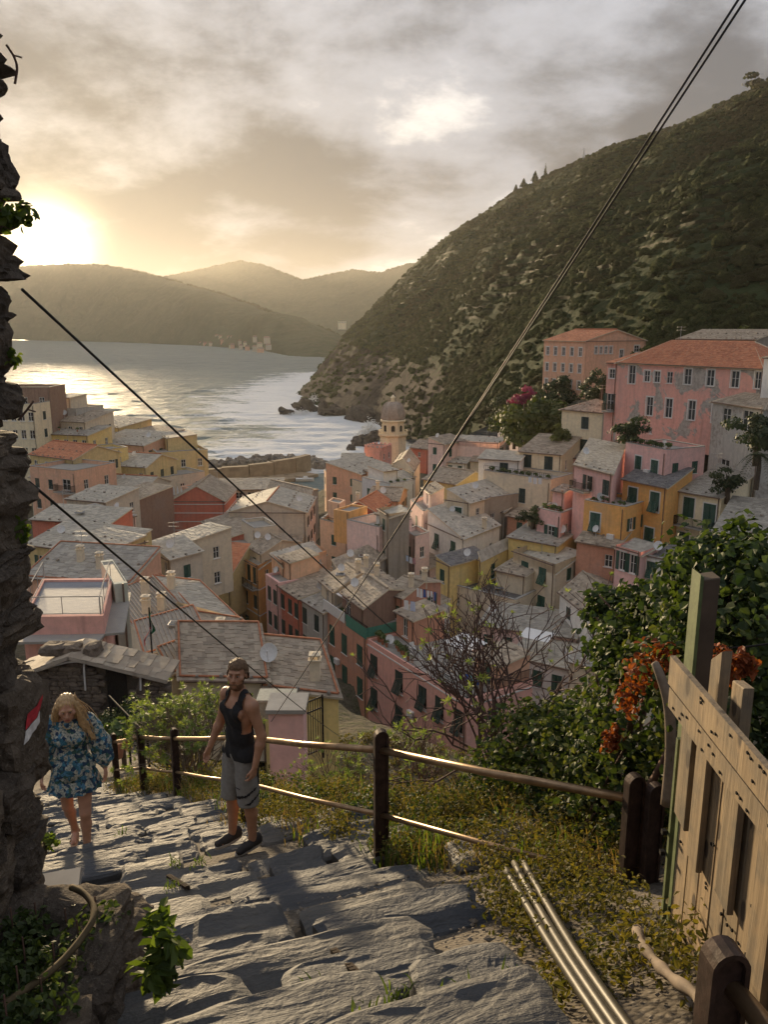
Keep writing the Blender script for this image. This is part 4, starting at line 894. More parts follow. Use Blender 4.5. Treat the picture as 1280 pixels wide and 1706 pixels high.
annex('peach1', .1, .6, 3.4, 2.6, 'salmon', 'brown', 'shed0', 'salmon lean-to beside the harbour block', rise=.6)
annex('beigeshut', .05, .5, 8.0, 2.5, 'sand', 'brown', 'shed0', 'brown shed roof at the foot of the sand coloured house', rise=.7)
annex('stripe', .35, 1.0, 6.0, 3.0, 'rose', 'brown', 'shed0', 'brown porch roof in front of the striped gable', ([.3, .7], 1, 'c', .8, 1.4, .7), rise=.8)
annex('towerhouse', .1, .7, 6.6, 2.4, 'rose', 'grey', 'shed0', 'grey lean-to roof at the foot of the cream tower house', rise=.7)
annex('flowerhouse', .1, .5, 4.2, 2.6, 'stone', 'pale', 'shed0', 'stone lean-to below the flower terrace', rise=.7)
annex('flowerhouse', .58, .95, 4.4, 3.2, 'brick', 'brown', 'shed0', 'brick coloured lean-to below the flower terrace', W1, rise=.6)
annex('lq8', .3, .9, 3.0, 2.6, 'sand', 'pale', 'shed0', 'pale roofed lean-to below the orange tile roof', rise=.6)
annex('lq10', .2, .8, 3.4, 2.6, 'palepink', 'pale', 'shed0', 'pale pink lean-to below the wide ochre house', rise=.6)
annex('lq7', .5, .95, 3.0, 2.4, 'ochre', 'flat', 'flat', 'ochre terrace block below the salmon promontory house', para=.5)
annex('lq4', .1, .6, 3.0, 2.2, 'cream', 'pale', 'shed0', 'cream porch below the tan promontory house', rise=.5)
annex('redstreet', .0, .45, 7.6, 2.0, 'brick', 'red', 'shed0', 'red tiled shop porch at the street', rise=.5)
attic('orterrace', .05, .5, .5, .95, 2.4, 'peach', 'flat', 'flat', 'small peach roof room behind the glazed porch', para=.2)
attic('longpink', .02, .22, .45, .95, 2.6, 'brick', 'brown', 'shed0', 'brick coloured roof room at the far end of the long pink terrace', ([.5], 1, 'n', .8, 1.8, .4), rise=.5)
attic('longpink', .78, .98, .5, .98, 2.3, 'salmon', 'brown', 'shed0', 'salmon roof room at the near end of the long pink terrace', ([.5], 1, 'c', .9, 1.8, .3), rise=.5)
attic('roseface', .1, .9, .3, .9, 2.4, 'peach', 'brown', 'shed0', 'peach roof room above the pale rose street house', rise=.5)
attic('whiteface', .1, .9, .4, .95, 2.2, 'beige', 'flat', 'flat', 'beige roof room above the white street house', para=.4)
attic('darkflat', .55, .95, .4, .95, 2.4, 'sand', 'brown', 'shed0', 'brown roofed shed on the dark flat roof', rise=.5)
attic('blueside', .2, .8, .4, .95, 2.2, 'white', 'pale', 'shed0', 'white roof room on the pale blue terrace block', rise=.4)
attic('peach2', .2, .8, .4, .95, 2.2, 'peach', 'brown', 'shed0', 'brown capped roof room on the sand coloured harbour block', rise=.4)
attic('lq3', .1, .6, .3, .9, 2.4, 'sand', 'pale', 'shed0', 'tan roof room on the grey white promontory block', rise=.4)
attic('lq17', .2, .7, .3, .9, 2.4, 'ochre', 'pale', 'shed0', 'ochre roof room on the tall lane house', rise=.4)
attic('whitestair', .5, .95, .4, .95, 2.0, 'white', 'brown', 'shed0', 'white roof room behind the white terrace wall', rise=.4)
attic('terr_round', .3, .9, .4, .95, 2.4, 'palepink', 'brown', 'shed0', 'brown roofed room on the curved balcony house', ([.5], 1, 'n', .8, 1.6, .4), rise=.4)
attic('pergolahouse', .1, .6, .5, .95, 2.3, 'rose', 'dark', 'shed0', 'dark canopy room on the pink terrace house', rise=.3)
attic('stripeterr', .2, .9, .5, .95, 2.2, 'salmon', 'flat', 'flat', 'salmon roof room beside the striped gable', para=.2)
# ------------------------------------------------------------------ ground of the valley under the town
def valley_ground(x, y):
    pts = np.array(TOWN_PTS + EXTRA_PTS); x = np.asarray(x, float); y = np.asarray(y, float)
    num = np.zeros(x.shape); den = np.zeros(x.shape)
    for a, b, z in pts:
        w = 1.0 / (((x - a) ** 2 + (y - b) ** 2) + 6.0) ** 2; num += w * z; den += w
    return num / den
EXTRA_PTS = [(x, y, -48.5) for x in range(-70, 0, 10) for y in (205, 220, 240)] + [(x, y, -46.5) for x in range(-50, -18, 8) for y in (180, 190)] + \
            [(x, 240, -49) for x in range(-160, -60, 15)] + [(x, y, -50) for x in range(-260, -140, 20) for y in (150, 200)] + [(-60, 150, -43), (-50, 125, -40), (-42, 110, -39)]
EXTRA_PTS += [(x, 24, -17.0) for x in (-4, 4, 12)] + [(x, 34, -24.0) for x in (2, 10, 18)] + [(-10, 24, -14.5), (-16, 24, -14.0), (-22, 30, -14.0)]
gx, gy = np.linspace(-150, 130, 150), np.linspace(17, 250, 130)
GXm, GYm = np.meshgrid(gx, gy, indexing='ij'); GZm = valley_ground(GXm, GYm)
GRD = hillmat('valley', (0.10, 0.09, 0.065), (0.16, 0.14, 0.10), (0.07, 0.085, 0.035), (0.2, 0.18, 0.15), (0.12, 0.1, 0.09), 0.2)
me = np_mesh('ground', np.stack([GXm, GYm, GZm], -1), grid_faces(*GXm.shape), [GRD], True); set_attr(me, 'rock', np.zeros(GXm.size))
tag(link('ground', me), kind='structure')
# ------------------------------------------------------------------ bell tower, harbour, rocks
CREAM = wallmat('cream'); TW = PD(655, 722, 215); TB = thing('bell_tower', 'octagonal cream bell tower with grey dome beside the sea', 'bell tower', (TW[0], TW[1], -43))
def oct_(prof, name, mat, parent=None): mb = MB(); mb.lathe((TW[0], TW[1], 0), prof, 8); return mb.build(name, mat, parent or TB)
zt = TW[2]
oct_([(3.75, -43), (3.75, zt - .7)], 'shaft', CREAM); oct_([(3.9, zt - .7), (4.25, zt - .3), (4.25, zt)], 'balcony', CREAM)
mb = MB()
for j in range(8):
    a0, a1 = 2 * math.pi * j / 8 + math.pi / 8, 2 * math.pi * (j + 1) / 8 + math.pi / 8
    p0, p1 = [np.array([TW[0] + 4.1 * math.cos(a), TW[1] + 4.1 * math.sin(a), zt]) for a in (a0, a1)]
    mb.bar(p0 + (0, 0, .8), p1 + (0, 0, .8), .16, .12)
    for k in range(7): q = p0 + (p1 - p0) * k / 7; mb.box(q + (0, 0, .4), (.13, .13, .8))
mb.build('balustrade', CREAM, TB)
oct_([(3.15, zt), (3.15, zt + 3.1)], 'drum', CREAM); oct_([(3.2, zt + 3.1), (3.6, zt + 3.35), (3.6, zt + 3.6), (3.3, zt + 3.75)], 'cornice', CREAM)
DOME = plain('dome_grey', (0.36, 0.30, 0.245), 0.8, var=0.25, scale=1.2)
oct_([(3.25, zt + 3.75)] + [(3.35 * math.cos(a) ** .62 + .25 * math.sin(a), zt + 3.75 + 4.7 * math.sin(a)) for a in np.linspace(0.08, 1.5, 9)], 'dome', DOME)
mb = MB()
for j in range(8):
    a = 2 * math.pi * j / 8 + math.pi / 8
    mb.tube([(TW[0] + math.cos(a) * (3.4 * math.cos(b) ** .62 + .25 * math.sin(b)), TW[1] + math.sin(a) * (3.4 * math.cos(b) ** .62 + .25 * math.sin(b)), zt + 3.75 + 4.75 * math.sin(b)) for b in np.linspace(0.08, 1.5, 8)], .1, 5)
mb.build('dome_ribs', DOME, TB)
oct_([(.55, zt + 8.3), (.55, zt + 9.4), (.75, zt + 9.5), (.6, zt + 9.7), (.12, zt + 10.3)], 'lantern', CREAM)
DARK = plain('painted_arch_shade', (0.02, 0.018, 0.016), 0.9)
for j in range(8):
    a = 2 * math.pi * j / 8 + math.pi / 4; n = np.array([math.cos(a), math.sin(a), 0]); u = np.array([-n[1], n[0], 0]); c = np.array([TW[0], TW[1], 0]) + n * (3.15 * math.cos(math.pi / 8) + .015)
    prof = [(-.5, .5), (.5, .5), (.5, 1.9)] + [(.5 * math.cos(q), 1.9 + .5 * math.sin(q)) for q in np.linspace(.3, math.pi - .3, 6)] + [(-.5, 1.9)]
    mb = MB(); mb.add([c + u * x + (0, 0, zt + z) for x, z in prof], [tuple(range(len(prof)))]); mb.build('arch_shade_panel', DARK, TB)  # flat sheet on the solid drum; the arch's inner shade is its dark colour
    mb = MB(); pts = [c + n * .03 + u * x * 1.15 + (0, 0, zt + .5 + (z - .5) * 1.05) for x, z in prof[1:] + prof[:1]]; mb.tube(pts, .08, 5); mb.build('arch_surround', CREAM, TB)

def rock_mesh(name, mat, seed, n=12, rough=0.35, flat=1.0, boxy=False):
    u = np.linspace(0, 2 * math.pi, n * 2 + 1)[:-1]; v = np.linspace(0.06, math.pi - 0.06, n)
    U, Vv = np.meshgrid(u, v, indexing='ij'); d = np.stack([np.sin(Vv) * np.cos(U), np.sin(Vv) * np.sin(U), np.cos(Vv)], -1)
    r = 1 + rough * fbm(d * 1.6 + seed * 3.1, 4, seed) ; d2 = d / (np.abs(d) ** 4).sum(-1, keepdims=True) ** .25
    P = (0.28 * d + 0.72 * d2) * r[..., None]; P[..., 2] *= flat
    if boxy:
        d3 = d / (np.abs(d) ** 9).sum(-1, keepdims=True) ** (1 / 9); P = d3 * (1 + rough * .7 * vnoise(d3 * 1.1 + seed * 5.3, seed) + rough * .35 * fbm(d3 * 3.2 + seed, 3, seed + 1))[..., None]
    nu, nv = P.shape[:2]; F_ = []
    for i in range(nu):
        for j in range(nv - 1): F_.append((i * nv + j, i * nv + j + 1, ((i + 1) % nu) * nv + j + 1, ((i + 1) % nu) * nv + j))
    me = np_mesh(name, P, F_, [mat]); bm_cap(me, nu, nv); set_attr(me, 'rnd', np.full(len(me.vertices), hash3(np.array([seed]), np.array([3]), np.array([1]))[0] * .5 + .5)); return me
def bm_cap(me, nu, nv):
    import bmesh
    b = bmesh.new(); b.from_mesh(me); b.verts.ensure_lookup_table()
    for j in (0, nv - 1):
        vs = [b.verts[i * nv + j] for i in range(nu)]
        try: b.faces.new(vs if j else vs[::-1])
        except ValueError: pass
    bmesh.ops.recalc_face_normals(b, faces=b.faces); b.to_mesh(me); b.free()
RSEA = rockmat('sea', (0.05, 0.042, 0.036), (0.12, 0.10, 0.082), (0.18, 0.15, 0.12), 0.35, 0.9, 0.4)
RBOULD = rockmat('boulder', (0.16, 0.14, 0.115), (0.30, 0.265, 0.22), (0.38, 0.34, 0.29), 0.8, 0.7, 0.15)
for k, (px, py, sx, sy, sz, lb) in enumerate(((478, 690, 7, 5, 3.2, 'small dark rock standing alone in the surf'), (515, 684, 12, 9, 6.0, 'dark rock ledge at the foot of the headland cliff'), (548, 690, 16, 9, 6.5, 'broad dark rock shelf under the headland cliff'), (604, 742, 7, 6, 4.6, 'dark slanted sea rock left of the bell tower'), (622, 735, 6, 5, 5.4, 'tall dark sea rock touching the bell tower'), (585, 750, 4, 3, 1.8, 'low dark rock at the end of the slanted sea rocks'), (600, 700, 14, 8, 7, 'dark rock at the cliff foot behind the breaking spray'))):
    p = PZ(px, py, SEA); o = link('sea_rock', rock_mesh('sea_rock', RSEA, 40 + k, 16, .5), None, Matrix.Translation((p[0], p[1], SEA + .2)) @ Matrix.Rotation(k * .9, 4, 'Z') @ Matrix.Rotation(.35, 4, 'Y') @ Matrix.Diagonal((sx * .6, sy * .6, sz * .7, 1)))
    tag(o, lb, 'rock', 'dark rocks in the sea')
FOAMM = plain('foam', (0.8, 0.8, 0.78), 0.9, var=0.05)
for (px, py, w, h, lb, nn) in ((618, 726, 9, 8, 'white spray of a wave breaking beside the bell tower', 1500), (524, 672, 8, 6, 'white spray bursting through the gap in the headland rocks', 700), (500, 690, 12, 3, 'white spray along the headland rocks', 500), (262, 786, 7, 3, 'white spray over the end of the breakwater', 300)):
    p = PZ(px, py, SEA); r = np.random.default_rng(nn); d = r.normal(size=(nn, 3)) * (w / 3, w / 4, h / 3); d[:, 2] = np.abs(d[:, 2]) * np.exp(-(d[:, 0] / w) ** 2 * 3)
    V, Fq, _ = leaf_blobs(p + d, np.full(nn, .28), 4, nn, .8); me = np_mesh('spray', V, Fq, [FOAMM]); tag(link('sea_spray', me), lb, 'spray', kind='stuff')
# breakwater: curved wall, quay and its armour of boulders
bw = thing('breakwater', 'curved tan breakwater wall closing off the harbour', 'breakwater', PZ(430, 790, SEA))
wl = np.array([PZ(a, b, SEA + .4) for a, b in ((332, 797), (370, 796), (415, 795), (455, 792), (490, 788), (514, 783))]); mb = MB()
PIERM = plain('pier_stone', (0.34, 0.25, 0.155), 0.9, var=0.25, scale=.6)
for i in range(len(wl) - 1):
    a, b = wl[i], wl[i + 1]; mb.bar(a + (0, 0, 1.0 + .3 * i), b + (0, 0, 1.3 + .3 * i), 2.2, 3.4 + .6 * min(i, 3))
mb.build('sea_wall', PIERM, bw)
mb = MB()
for i in range(len(wl) - 1): mb.bar(wl[i] + (0, -6, -.2), wl[i + 1] + (0, -6, -.2), 9.5, 1.0)
mb.build('quay', PIERM, bw)
bm_ = [rock_mesh('boulder', RBOULD, 60 + k, 6, .4) for k in range(6)]; k = 0
bl = poly([(262, 797), (290, 789), (330, 781), (380, 776), (430, 771), (480, 768), (512, 772), (540, 782)], SEA, 17)
for q in bl:
    for r_ in range(2):
        s = random.uniform(.8, 1.7); o = link('boulder', bm_[k % 6], None, Matrix.Translation((q[0] + random.uniform(-1.5, 1.5), q[1] + random.uniform(-4, 3), SEA + .5 + random.uniform(-.2, .9))) @ Matrix.Rotation(random.random() * 6, 4, 'Z') @ Matrix.Rotation(random.random(), 4, 'X') @ Matrix.Diagonal((s, s * random.uniform(.7, 1.2), s * .8, 1)))
        tag(o, 'pale armour boulder heaped along the outside of the breakwater', 'boulder', 'boulders of the breakwater'); k += 1
# moored boat
p = PZ(508, 800, SEA + .3); bo = thing('motor_boat', 'small white motor boat moored inside the breakwater', 'boat', p); mb = MB(); L_ = 5.4
st = [(-.5, .8, .0), (-.25, .95, 0), (.1, .95, 0), (.35, .65, .1), (.5, .05, .25)]
vs = [];
for x, w, dz in st: vs += [p + (x * L_, -w, .55 + dz), p + (x * L_, -w * .55, -.3), p + (x * L_, w * .55, -.3), p + (x * L_, w, .55 + dz)]
mb.add(vs, [(i * 4 + a, i * 4 + a + 1, i * 4 + a + 5, i * 4 + a + 4) for i in range(4) for a in range(3)] + [(i * 4 + 3, i * 4, i * 4 + 4, i * 4 + 7) for i in range(4)] + [(0, 3, 2, 1)]); mb.build('hull', WHITE, bo)
mb = MB(); mb.box(p + (.2, 0, .85), (1.6, 1.2, .7), top=.75); mb.build('cabin', WHITE, bo)
# far village on the other shore
VILM = [wallmat('sand'), wallmat('beige'), wallmat('cream'), wallmat('salmon')]
for k in range(26):
    px = 305 + k * 5.6 + random.uniform(-2, 2); D = 2350 - (px - 300) * 6.2; w = random.uniform(6, 11); h = random.uniform(2, 6); p = PD(px, 578, D)
    zb = SEA + 1 + random.choice((0, 0, 8, 18)); mb = MB(); c = (p[0], D + (zb - SEA) * 3, zb + h / 2)
    o = thing('shore_house', 'tiny pale house in the hazy village across the bay', 'house', (c[0], c[1], zb), 'houses of the far village')
    mb.box(c, (w, w, h + 6)); mb.build('wall', VILM[k % 4], o)
    mb = MB(); mb.add([(c[0] - w * .55, c[1] - w * .55, zb + h + 3), (c[0] + w * .55, c[1] - w * .55, zb + h + 3), (c[0] + w * .55, c[1] + w * .55, zb + h + 3), (c[0] - w * .55, c[1] + w * .55, zb + h + 3), (c[0] - w * .4, c[1], zb + h + 6), (c[0] + w * .4, c[1], zb + h + 6)], [(0, 1, 5, 4), (2, 3, 4, 5), (1, 2, 5), (3, 0, 4), (3, 2, 1, 0)]); mb.build('roof', wallmat('brown'), o)
def far_block(px, py, D, w, h, lb, mat):
    p = PD(px, py, D); o = thing('hill_house', lb, 'house', p); mb = MB(); mb.box(p + (0, 0, h / 2 - 6), (w, w * .4, h + 12)); mb.build('wall', mat, o)
    for i in range(5):
        m2 = MB(); m2.box(p + (-w * .4 + w * .2 * i, -w * .2 - .1, h * .55), (w * .07, .3, h * .3)); m2.build('window', GLASS, o)
    m2 = MB(); m2.box(p + (0, 0, h + .3), (w * 1.04, w * .44, .8)); set_attr(m2.build('roof', R_FLAT, o).data, 'rnd', [.5] * len(m2.v))
far_block(508, 560, 1750, 34, 9, 'white hotel standing alone on the far wooded headland', VILM[2]); far_block(505, 548, 1900, 16, 6, 'small pale villa above the white hotel on the far headland', VILM[1]); far_block(570, 540, 1900, 18, 6, 'pale villa high on the hazy slope beyond the cliff', VILM[2]); far_block(246, 514, 2900, 26, 8, 'lone pale house half way up the hazy mountain', VILM[0])
far_block(1200, 292, 400, 7, 2.2, 'small stone hut high on the terraced hillside', wallmat('sand')); far_block(944, 521, 300, 4.2, 1.2, 'white covered shed on the vineyard terraces', VILM[2])

# ------------------------------------------------------------------ trees and gardens among the houses
BARK = rockmat('bark', (0.08, 0.06, 0.045), (0.14, 0.11, 0.085), (0.2, 0.17, 0.13), 8, .8, .02)
def tree(name, label, base, h, r, lobes, per, mat, seed, cat='tree', group=None, leaf=.14, squash=.85, trunk=.25):
    base = np.asarray(base, float); o = thing(name, label, cat, base, group); rg = np.random.default_rng(seed)
    c = base + (0, 0, h - r * .8); C = c + rg.normal(size=(lobes, 3)) * (r * .5, r * .5, r * .42 * squash); S = r * (.38 + .3 * rg.random(lobes))
    mb = MB(); top = base + (rg.normal() * .1 * h * .3, rg.normal() * .1 * h * .3, h * .55); mb.tube([base - (0, 0, .8), (base + top) / 2 + rg.normal(size=3) * .06, top], [trunk * 1.2, trunk, trunk * .6], 7)
    for q in C[:6]: mb.tube([top - (0, 0, h * .1 * rg.random()), (top + q) / 2 + rg.normal(size=3) * r * .08, q], [trunk * .5, trunk * .3, .03], 5)
    me = mb.mesh('trunk', BARK, True); set_attr(me, 'rnd', [.4] * len(mb.v)); link('trunk', me, o)
    leafy('crown', o, C, S, per, seed, leaf, mat, squash); return o
LGREEN = leafmat('green', (0.035, 0.055, 0.014), (0.12, 0.135, 0.04), .3, .6); LDARK = leafmat('darkgreen', (0.018, 0.032, 0.012), (0.055, 0.075, 0.025), .2, .6); LMAG = leafmat('magenta', (0.16, 0.015, 0.06), (0.36, 0.05, 0.14), .3); LPINE = leafmat('pine', (0.02, 0.03, 0.012), (0.05, 0.06, 0.025), .15, .8)
for k, (px, py, D, h, r, m, lb) in enumerate(((858, 722, 140, 7, 3.6, LGREEN, 'rounded green tree at the left edge of the gardens'), (888, 732, 132, 7.5, 4.2, LGREEN, 'broad green tree above the low cream wing'), (915, 722, 128, 9, 4.0, LGREEN, 'tall green tree left of the cream tower house'), (838, 700, 165, 6, 3.2, LDARK, 'dark round tree behind the garden trees'), (905, 676, 150, 6.5, 3.0, LDARK, 'dark tree right of the magenta bush'), (940, 662, 145, 6, 2.6, LDARK, 'small dark tree behind the cream tower house'), (935, 735, 118, 5, 1.6, LKN, 'yellow green shrub tree against the cream tower house'), (985, 668, 128, 6.5, 2.2, LDARK, 'dark tree between the two pink buildings'), (1002, 650, 124, 6, 1.8, LDARK, 'dark slim tree at the corner of the pink palazzo'), (1050, 735, 97, 4, 2.0, LDARK, 'dark round bush beneath the palazzo'), (1262, 745, 84, 5, 2.2, LDARK, 'dark tree at the foot of the grey loggia'), (1215, 815, 84, 4, 1.5, LDARK, 'dark shrub below the loggia arch'), (889, 868, 96, 3.4, 1.3, LDARK, 'dark bush growing between the terrace houses'))):
    p = PD(px, py, D) - (0, 0, r * .55); tree('garden_tree', lb, p, r * 1.75, r, 15, 170, m, 100 + k, group='garden trees above the town', leaf=.13)
tree('bougainvillea', 'magenta flowering bougainvillea bush above the garden trees', PD(876, 678, 136), 3.4, 2.1, 9, 130, LMAG, 130, 'bush', leaf=.16)
tree('stone_pine', 'flat topped stone pine standing on the upper ridge', PD(1268, 158, 560), 15, 9, 9, 90, LPINE, 131, leaf=.2, squash=.35, trunk=.5)
def cypress(px, py, D, h, r, lb, seed):
    p = PD(px, py, D); o = thing('cypress', lb, 'tree', p, 'pointed trees on the ridge'); mb = MB(); mb.tube([p - (0, 0, 3), p + (0, 0, h * .5)], .3, 5); link('trunk', mb.mesh('trunk', WOODD), o)
    zz_ = np.linspace(.1, 1, 9); leafy('crown', o, p + np.stack([0 * zz_, 0 * zz_, zz_ * h], -1), r * (1.05 - zz_ * .85), 60, seed, .3, LPINE)
cypress(909, 296, 725, 11, 2.0, 'slim pointed cypress on the hill skyline', 5); cypress(892, 302, 735, 8, 3.4, 'wide pointed conifer beside the cypress on the skyline', 6); cypress(873, 312, 745, 7, 3.2, 'lower conifer on the skyline left of the cypress', 7); cypress(860, 320, 752, 6, 2.8, 'lowest of the skyline conifers', 8)
def palm(px, py, D, h, lb, seed):
    p = PD(px, py, D); o = thing('palm_tree', lb, 'palm', p); rg = np.random.default_rng(seed); mb = MB(); mb.tube([p - (0, 0, 1), p + (.1, 0, h * .5), p + (0, 0, h)], [.28, .22, .2], 8); link('trunk', mb.mesh('trunk', WOODD), o); V = []; Q = []
    for i in range(34):
        a = rg.random() * 6.28; e = rg.uniform(-.5, 1.1); L = rg.uniform(1.5, 2.2); d = np.array([math.cos(a), math.sin(a), 0]); s = np.array([-d[1], d[0], 0])
        for k in range(14):
            t0 = k / 14; c = p + (0, 0, h) + d * L * t0 * math.cos(e * .6) + np.array((0, 0, L * (t0 * math.sin(e) - t0 * t0 * 1.1)))
            for sg in (-1, 1): V += [c, c + d * .1, c + s * sg * .42 * (1 - t0 * .6) + d * .2 - (0, 0, .14)]; Q.append((len(V) - 3, len(V) - 2, len(V) - 1))
    me = np_mesh('crown', np.array(V), np.array(Q), [LDARK]); set_attr(me, 'rnd', rg.random(len(V))); link('crown', me, o)
palm(1262, 800, 80, 2.6, 'bushy palm at the foot of the loggia arch', 3)
# lattice masts on the hill
def mast(px, py, D, h, lb):
    p = PD(px, py, D); mb = MB(); w = h * .07
    for sx in (-1, 1):
        for sy in (-1, 1): mb.bar(p + (sx * w, sy * w, -1), p + (sx * w * .25, sy * w * .25, h), h * .018, h * .018)
    for i in range(7):
        z0, z1 = h * i / 7, h * (i + 1) / 7; q0, q1 = w * (1 - .75 * i / 7), w * (1 - .75 * (i + 1) / 7)
        mb.bar(p + (-q0, -q0, z0), p + (q1, -q1, z1), h * .01, h * .01); mb.bar(p + (q0, -q0, z0), p + (-q1, -q1, z1), h * .01, h * .01)
    o = mb.build('lattice_mast', STEEL); tag(o, lb, 'mast')
mast(1134, 376, 330, 12.5, 'pale lattice power mast on the terraced hillside'); mast(989, 292, 690, 14, 'thin lattice mast on the hill below the skyline'); mast(973, 266, 695, 8, 'small mast on the hill skyline right of the cypress')
# ------------------------------------------------------------------ the stepped path and the bank around it
_yp = np.array([-3, 0, 2.0, 2.9, 4.1, 5.3, 6.4, 7.2, 8.5, 10.5, 12.5, 16, 20, 27.]); _zp = np.array([-1.2, -1.6, -2.25, -2.75, -3.4, -4.0, -4.58, -5.05, -5.75, -6.85, -7.9, -9.6, -11.4, -13.6])
_xc = np.interp(_yp, [0, 2, 4, 5.3, 6.4, 8, 10.5, 13, 20, 27], [-.3, -.2, -.35, -1.0, -2.0, -3.0, -4.3, -5.6, -8.5, -11])
_qp = _yp - .36 * _xc
def Zq(q): return np.interp(q, _qp, _zp)
RP = [np.array(q) for q in ((1.45, 4.1), (-.04, 5.34), (-1.48, 7.3), (-3.06, 10.5), (-3.95, 11.6), (-5.2, 13.0))]
def outward(x, y):
    s = None
    for a, b in zip(RP[:-1], RP[1:]):
        d = (b - a) / np.linalg.norm(b - a); n = np.array([d[1], -d[0]]); v = (x - a[0]) * n[0] + (y - a[1]) * n[1]; s = v if s is None else np.minimum(s, v)
    return s
def lg(x, y):
    x, y = np.asarray(x, float), np.asarray(y, float); s = outward(x, y); z = Zq(y - .36 * x)
    out = np.clip(s - .25, 0, None); z = z - .55 * out - .25 * np.clip(out - 2.5, 0, None)
    z = z + .12 * np.clip(s + .9, 0, .9) * (s > -.9)                       # verge a little proud of the path
    return z
def lgn(x, y): return lg(x, y) + .05 * fbm(P3(np.asarray(x) * 1.3, np.asarray(y) * 1.3), 3, 50)
xs, ys = np.linspace(-16, 14, 170), np.concatenate([np.linspace(-2, 12, 150), np.linspace(12.2, 28, 60)])
GX2, GY2 = np.meshgrid(xs, ys, indexing='ij')
def dirtfn(t, b, o):
    p = gpos(t); n = t.noise(p, 4, 8, 0.7); v = t.node('ShaderNodeTexVoronoi'); t.put(v.inputs['Vector'], p); v.inputs['Scale'].default_value = 32
    c = t.mix(t.maprange(n, .3, .7), (0.055, 0.045, 0.035), (0.13, 0.108, 0.082)); c = t.mix(t.maprange(v.outputs['Distance'], .1, .5, .5, 0), c, (0.2, 0.18, 0.155))
    t.put(b.inputs['Base Color'], c); b.inputs['Roughness'].default_value = .95; bump(t, b, t.math('SUBTRACT', n, t.math('MULTIPLY', v.outputs['Distance'], .6)), .8, .03)
DIRT = material('path_dirt', dirtfn)
me = np_mesh('path', np.stack([GX2, GY2, lgn(GX2, GY2) - .095], -1), grid_faces(*GX2.shape), [DIRT], True); PATH = tag(link('path', me), kind='structure')

SA = math.atan(.36)
def slabfn(t, b, o):
    p = t.mapping(gpos(t), rot=(0, 0, -SA)); r = attr(t, 'rnd')
    fol = t.noise(t.mapping(p, scale=(2.6, 9.5, 6)), 1.0, 7, .62, .5); n = t.noise(p, 2.2, 7, .65, .4); f2 = t.noise(p, 30, 4, .6)
    c = t.mix(t.maprange(n, .3, .7), (0.056, 0.060, 0.067), (0.115, 0.113, 0.110)); c = t.mix(t.maprange(fol, .56, .76, 0, .5), c, (0.165, 0.152, 0.13)); c = t.mix(t.maprange(f2, .58, .72, 0, .5), c, (0.09, 0.085, 0.08))
    c = t.mix(1.0, c, t.mix(r, (.62, .67, .77), (1.3, 1.21, 1.07)), 'MULTIPLY')
    t.put(b.inputs['Base Color'], c); b.inputs['Roughness'].default_value = .68; b.inputs['Specular IOR Level'].default_value = .35
    bump(t, b, t.math('ADD', t.math('MULTIPLY', fol, 1.0), t.math('ADD', n, t.math('MULTIPLY', f2, .25))), 1.0, .035)
SLABM = material('schist_slab', slabfn)
cu, su = math.cos(SA), math.sin(SA)
def slab(p_along, q_mid, ln, wd, z, seed, tilt=0.0, thick=.2):
    """one schist slab: irregular outline, foliated top, broken edge"""
    rings, seg = 10, 34; r = np.linspace(0, 1, rings)[1:]; a = np.linspace(0, 2 * math.pi, seg + 1)[:-1]
    ca, sa = np.cos(a), np.sin(a); rad = (np.abs(ca) ** 7 + np.abs(sa) ** 7) ** (-1 / 7) * (1 + .10 * fbm(np.stack([ca * 1.4, sa * 1.4, 0 * a + seed * 1.7], -1), 4, seed))
    U = np.concatenate([[0], np.outer(r, rad * ca).ravel()]) * ln / 2; V = np.concatenate([[0], np.outer(r, rad * sa).ravel()]) * wd / 2
    rr = np.concatenate([[0], np.repeat(r, seg)])
    bed = fbm(np.stack([U * .8 + seed * 3.3, V * 5.5 + U * .5, 0 * U + seed], -1), 4, seed); led = np.floor((bed + .15 * V / wd) * 3) / 3
    h = .007 * bed + .014 * led + .007 * fbm(np.stack([U * 3, V * 3, 0 * U + seed], -1), 3, seed + 5) - .02 * (np.clip(rr - .86, 0, 1) / .14) ** 2 + tilt * V
    # world: along strike u=(cu,su), across v=(-su,cu)
    X = p_along * cu - q_mid * cu * su + U * cu - V * su; Yw = p_along * su + q_mid * cu * cu + U * su + V * cu
    Vt = np.stack([X, Yw, z + h], -1); n = len(Vt); ring = np.arange(seg) + 1 + (rings - 2) * seg
    sk = Vt[ring].copy(); sk[:, 2] -= thick; c0 = Vt[ring].mean(0); sk[:, :2] = c0[:2] + (sk[:, :2] - c0[:2]) * .97
    Vt = np.concatenate([Vt, sk]); F_ = []
    for k in range(rings - 2):
        o = 1 + k * seg
        for j in range(seg): F_.append((o + j, o + seg + j, o + seg + (j + 1) % seg, o + (j + 1) % seg))
    for j in range(seg): F_.append((ring[j], n + j, n + (j + 1) % seg, ring[(j + 1) % seg]))
    for j in range(0, seg, 2): F_.append((0, 1 + j, 1 + j + 1, 1 + (j + 2) % seg))
    me = np_mesh('slab', Vt, F_, [SLABM], False); set_attr(me, 'rnd', np.full(len(Vt), random.random()))
    return link('slab', me, PATH)
random.seed(21)
q = .9; row = 0
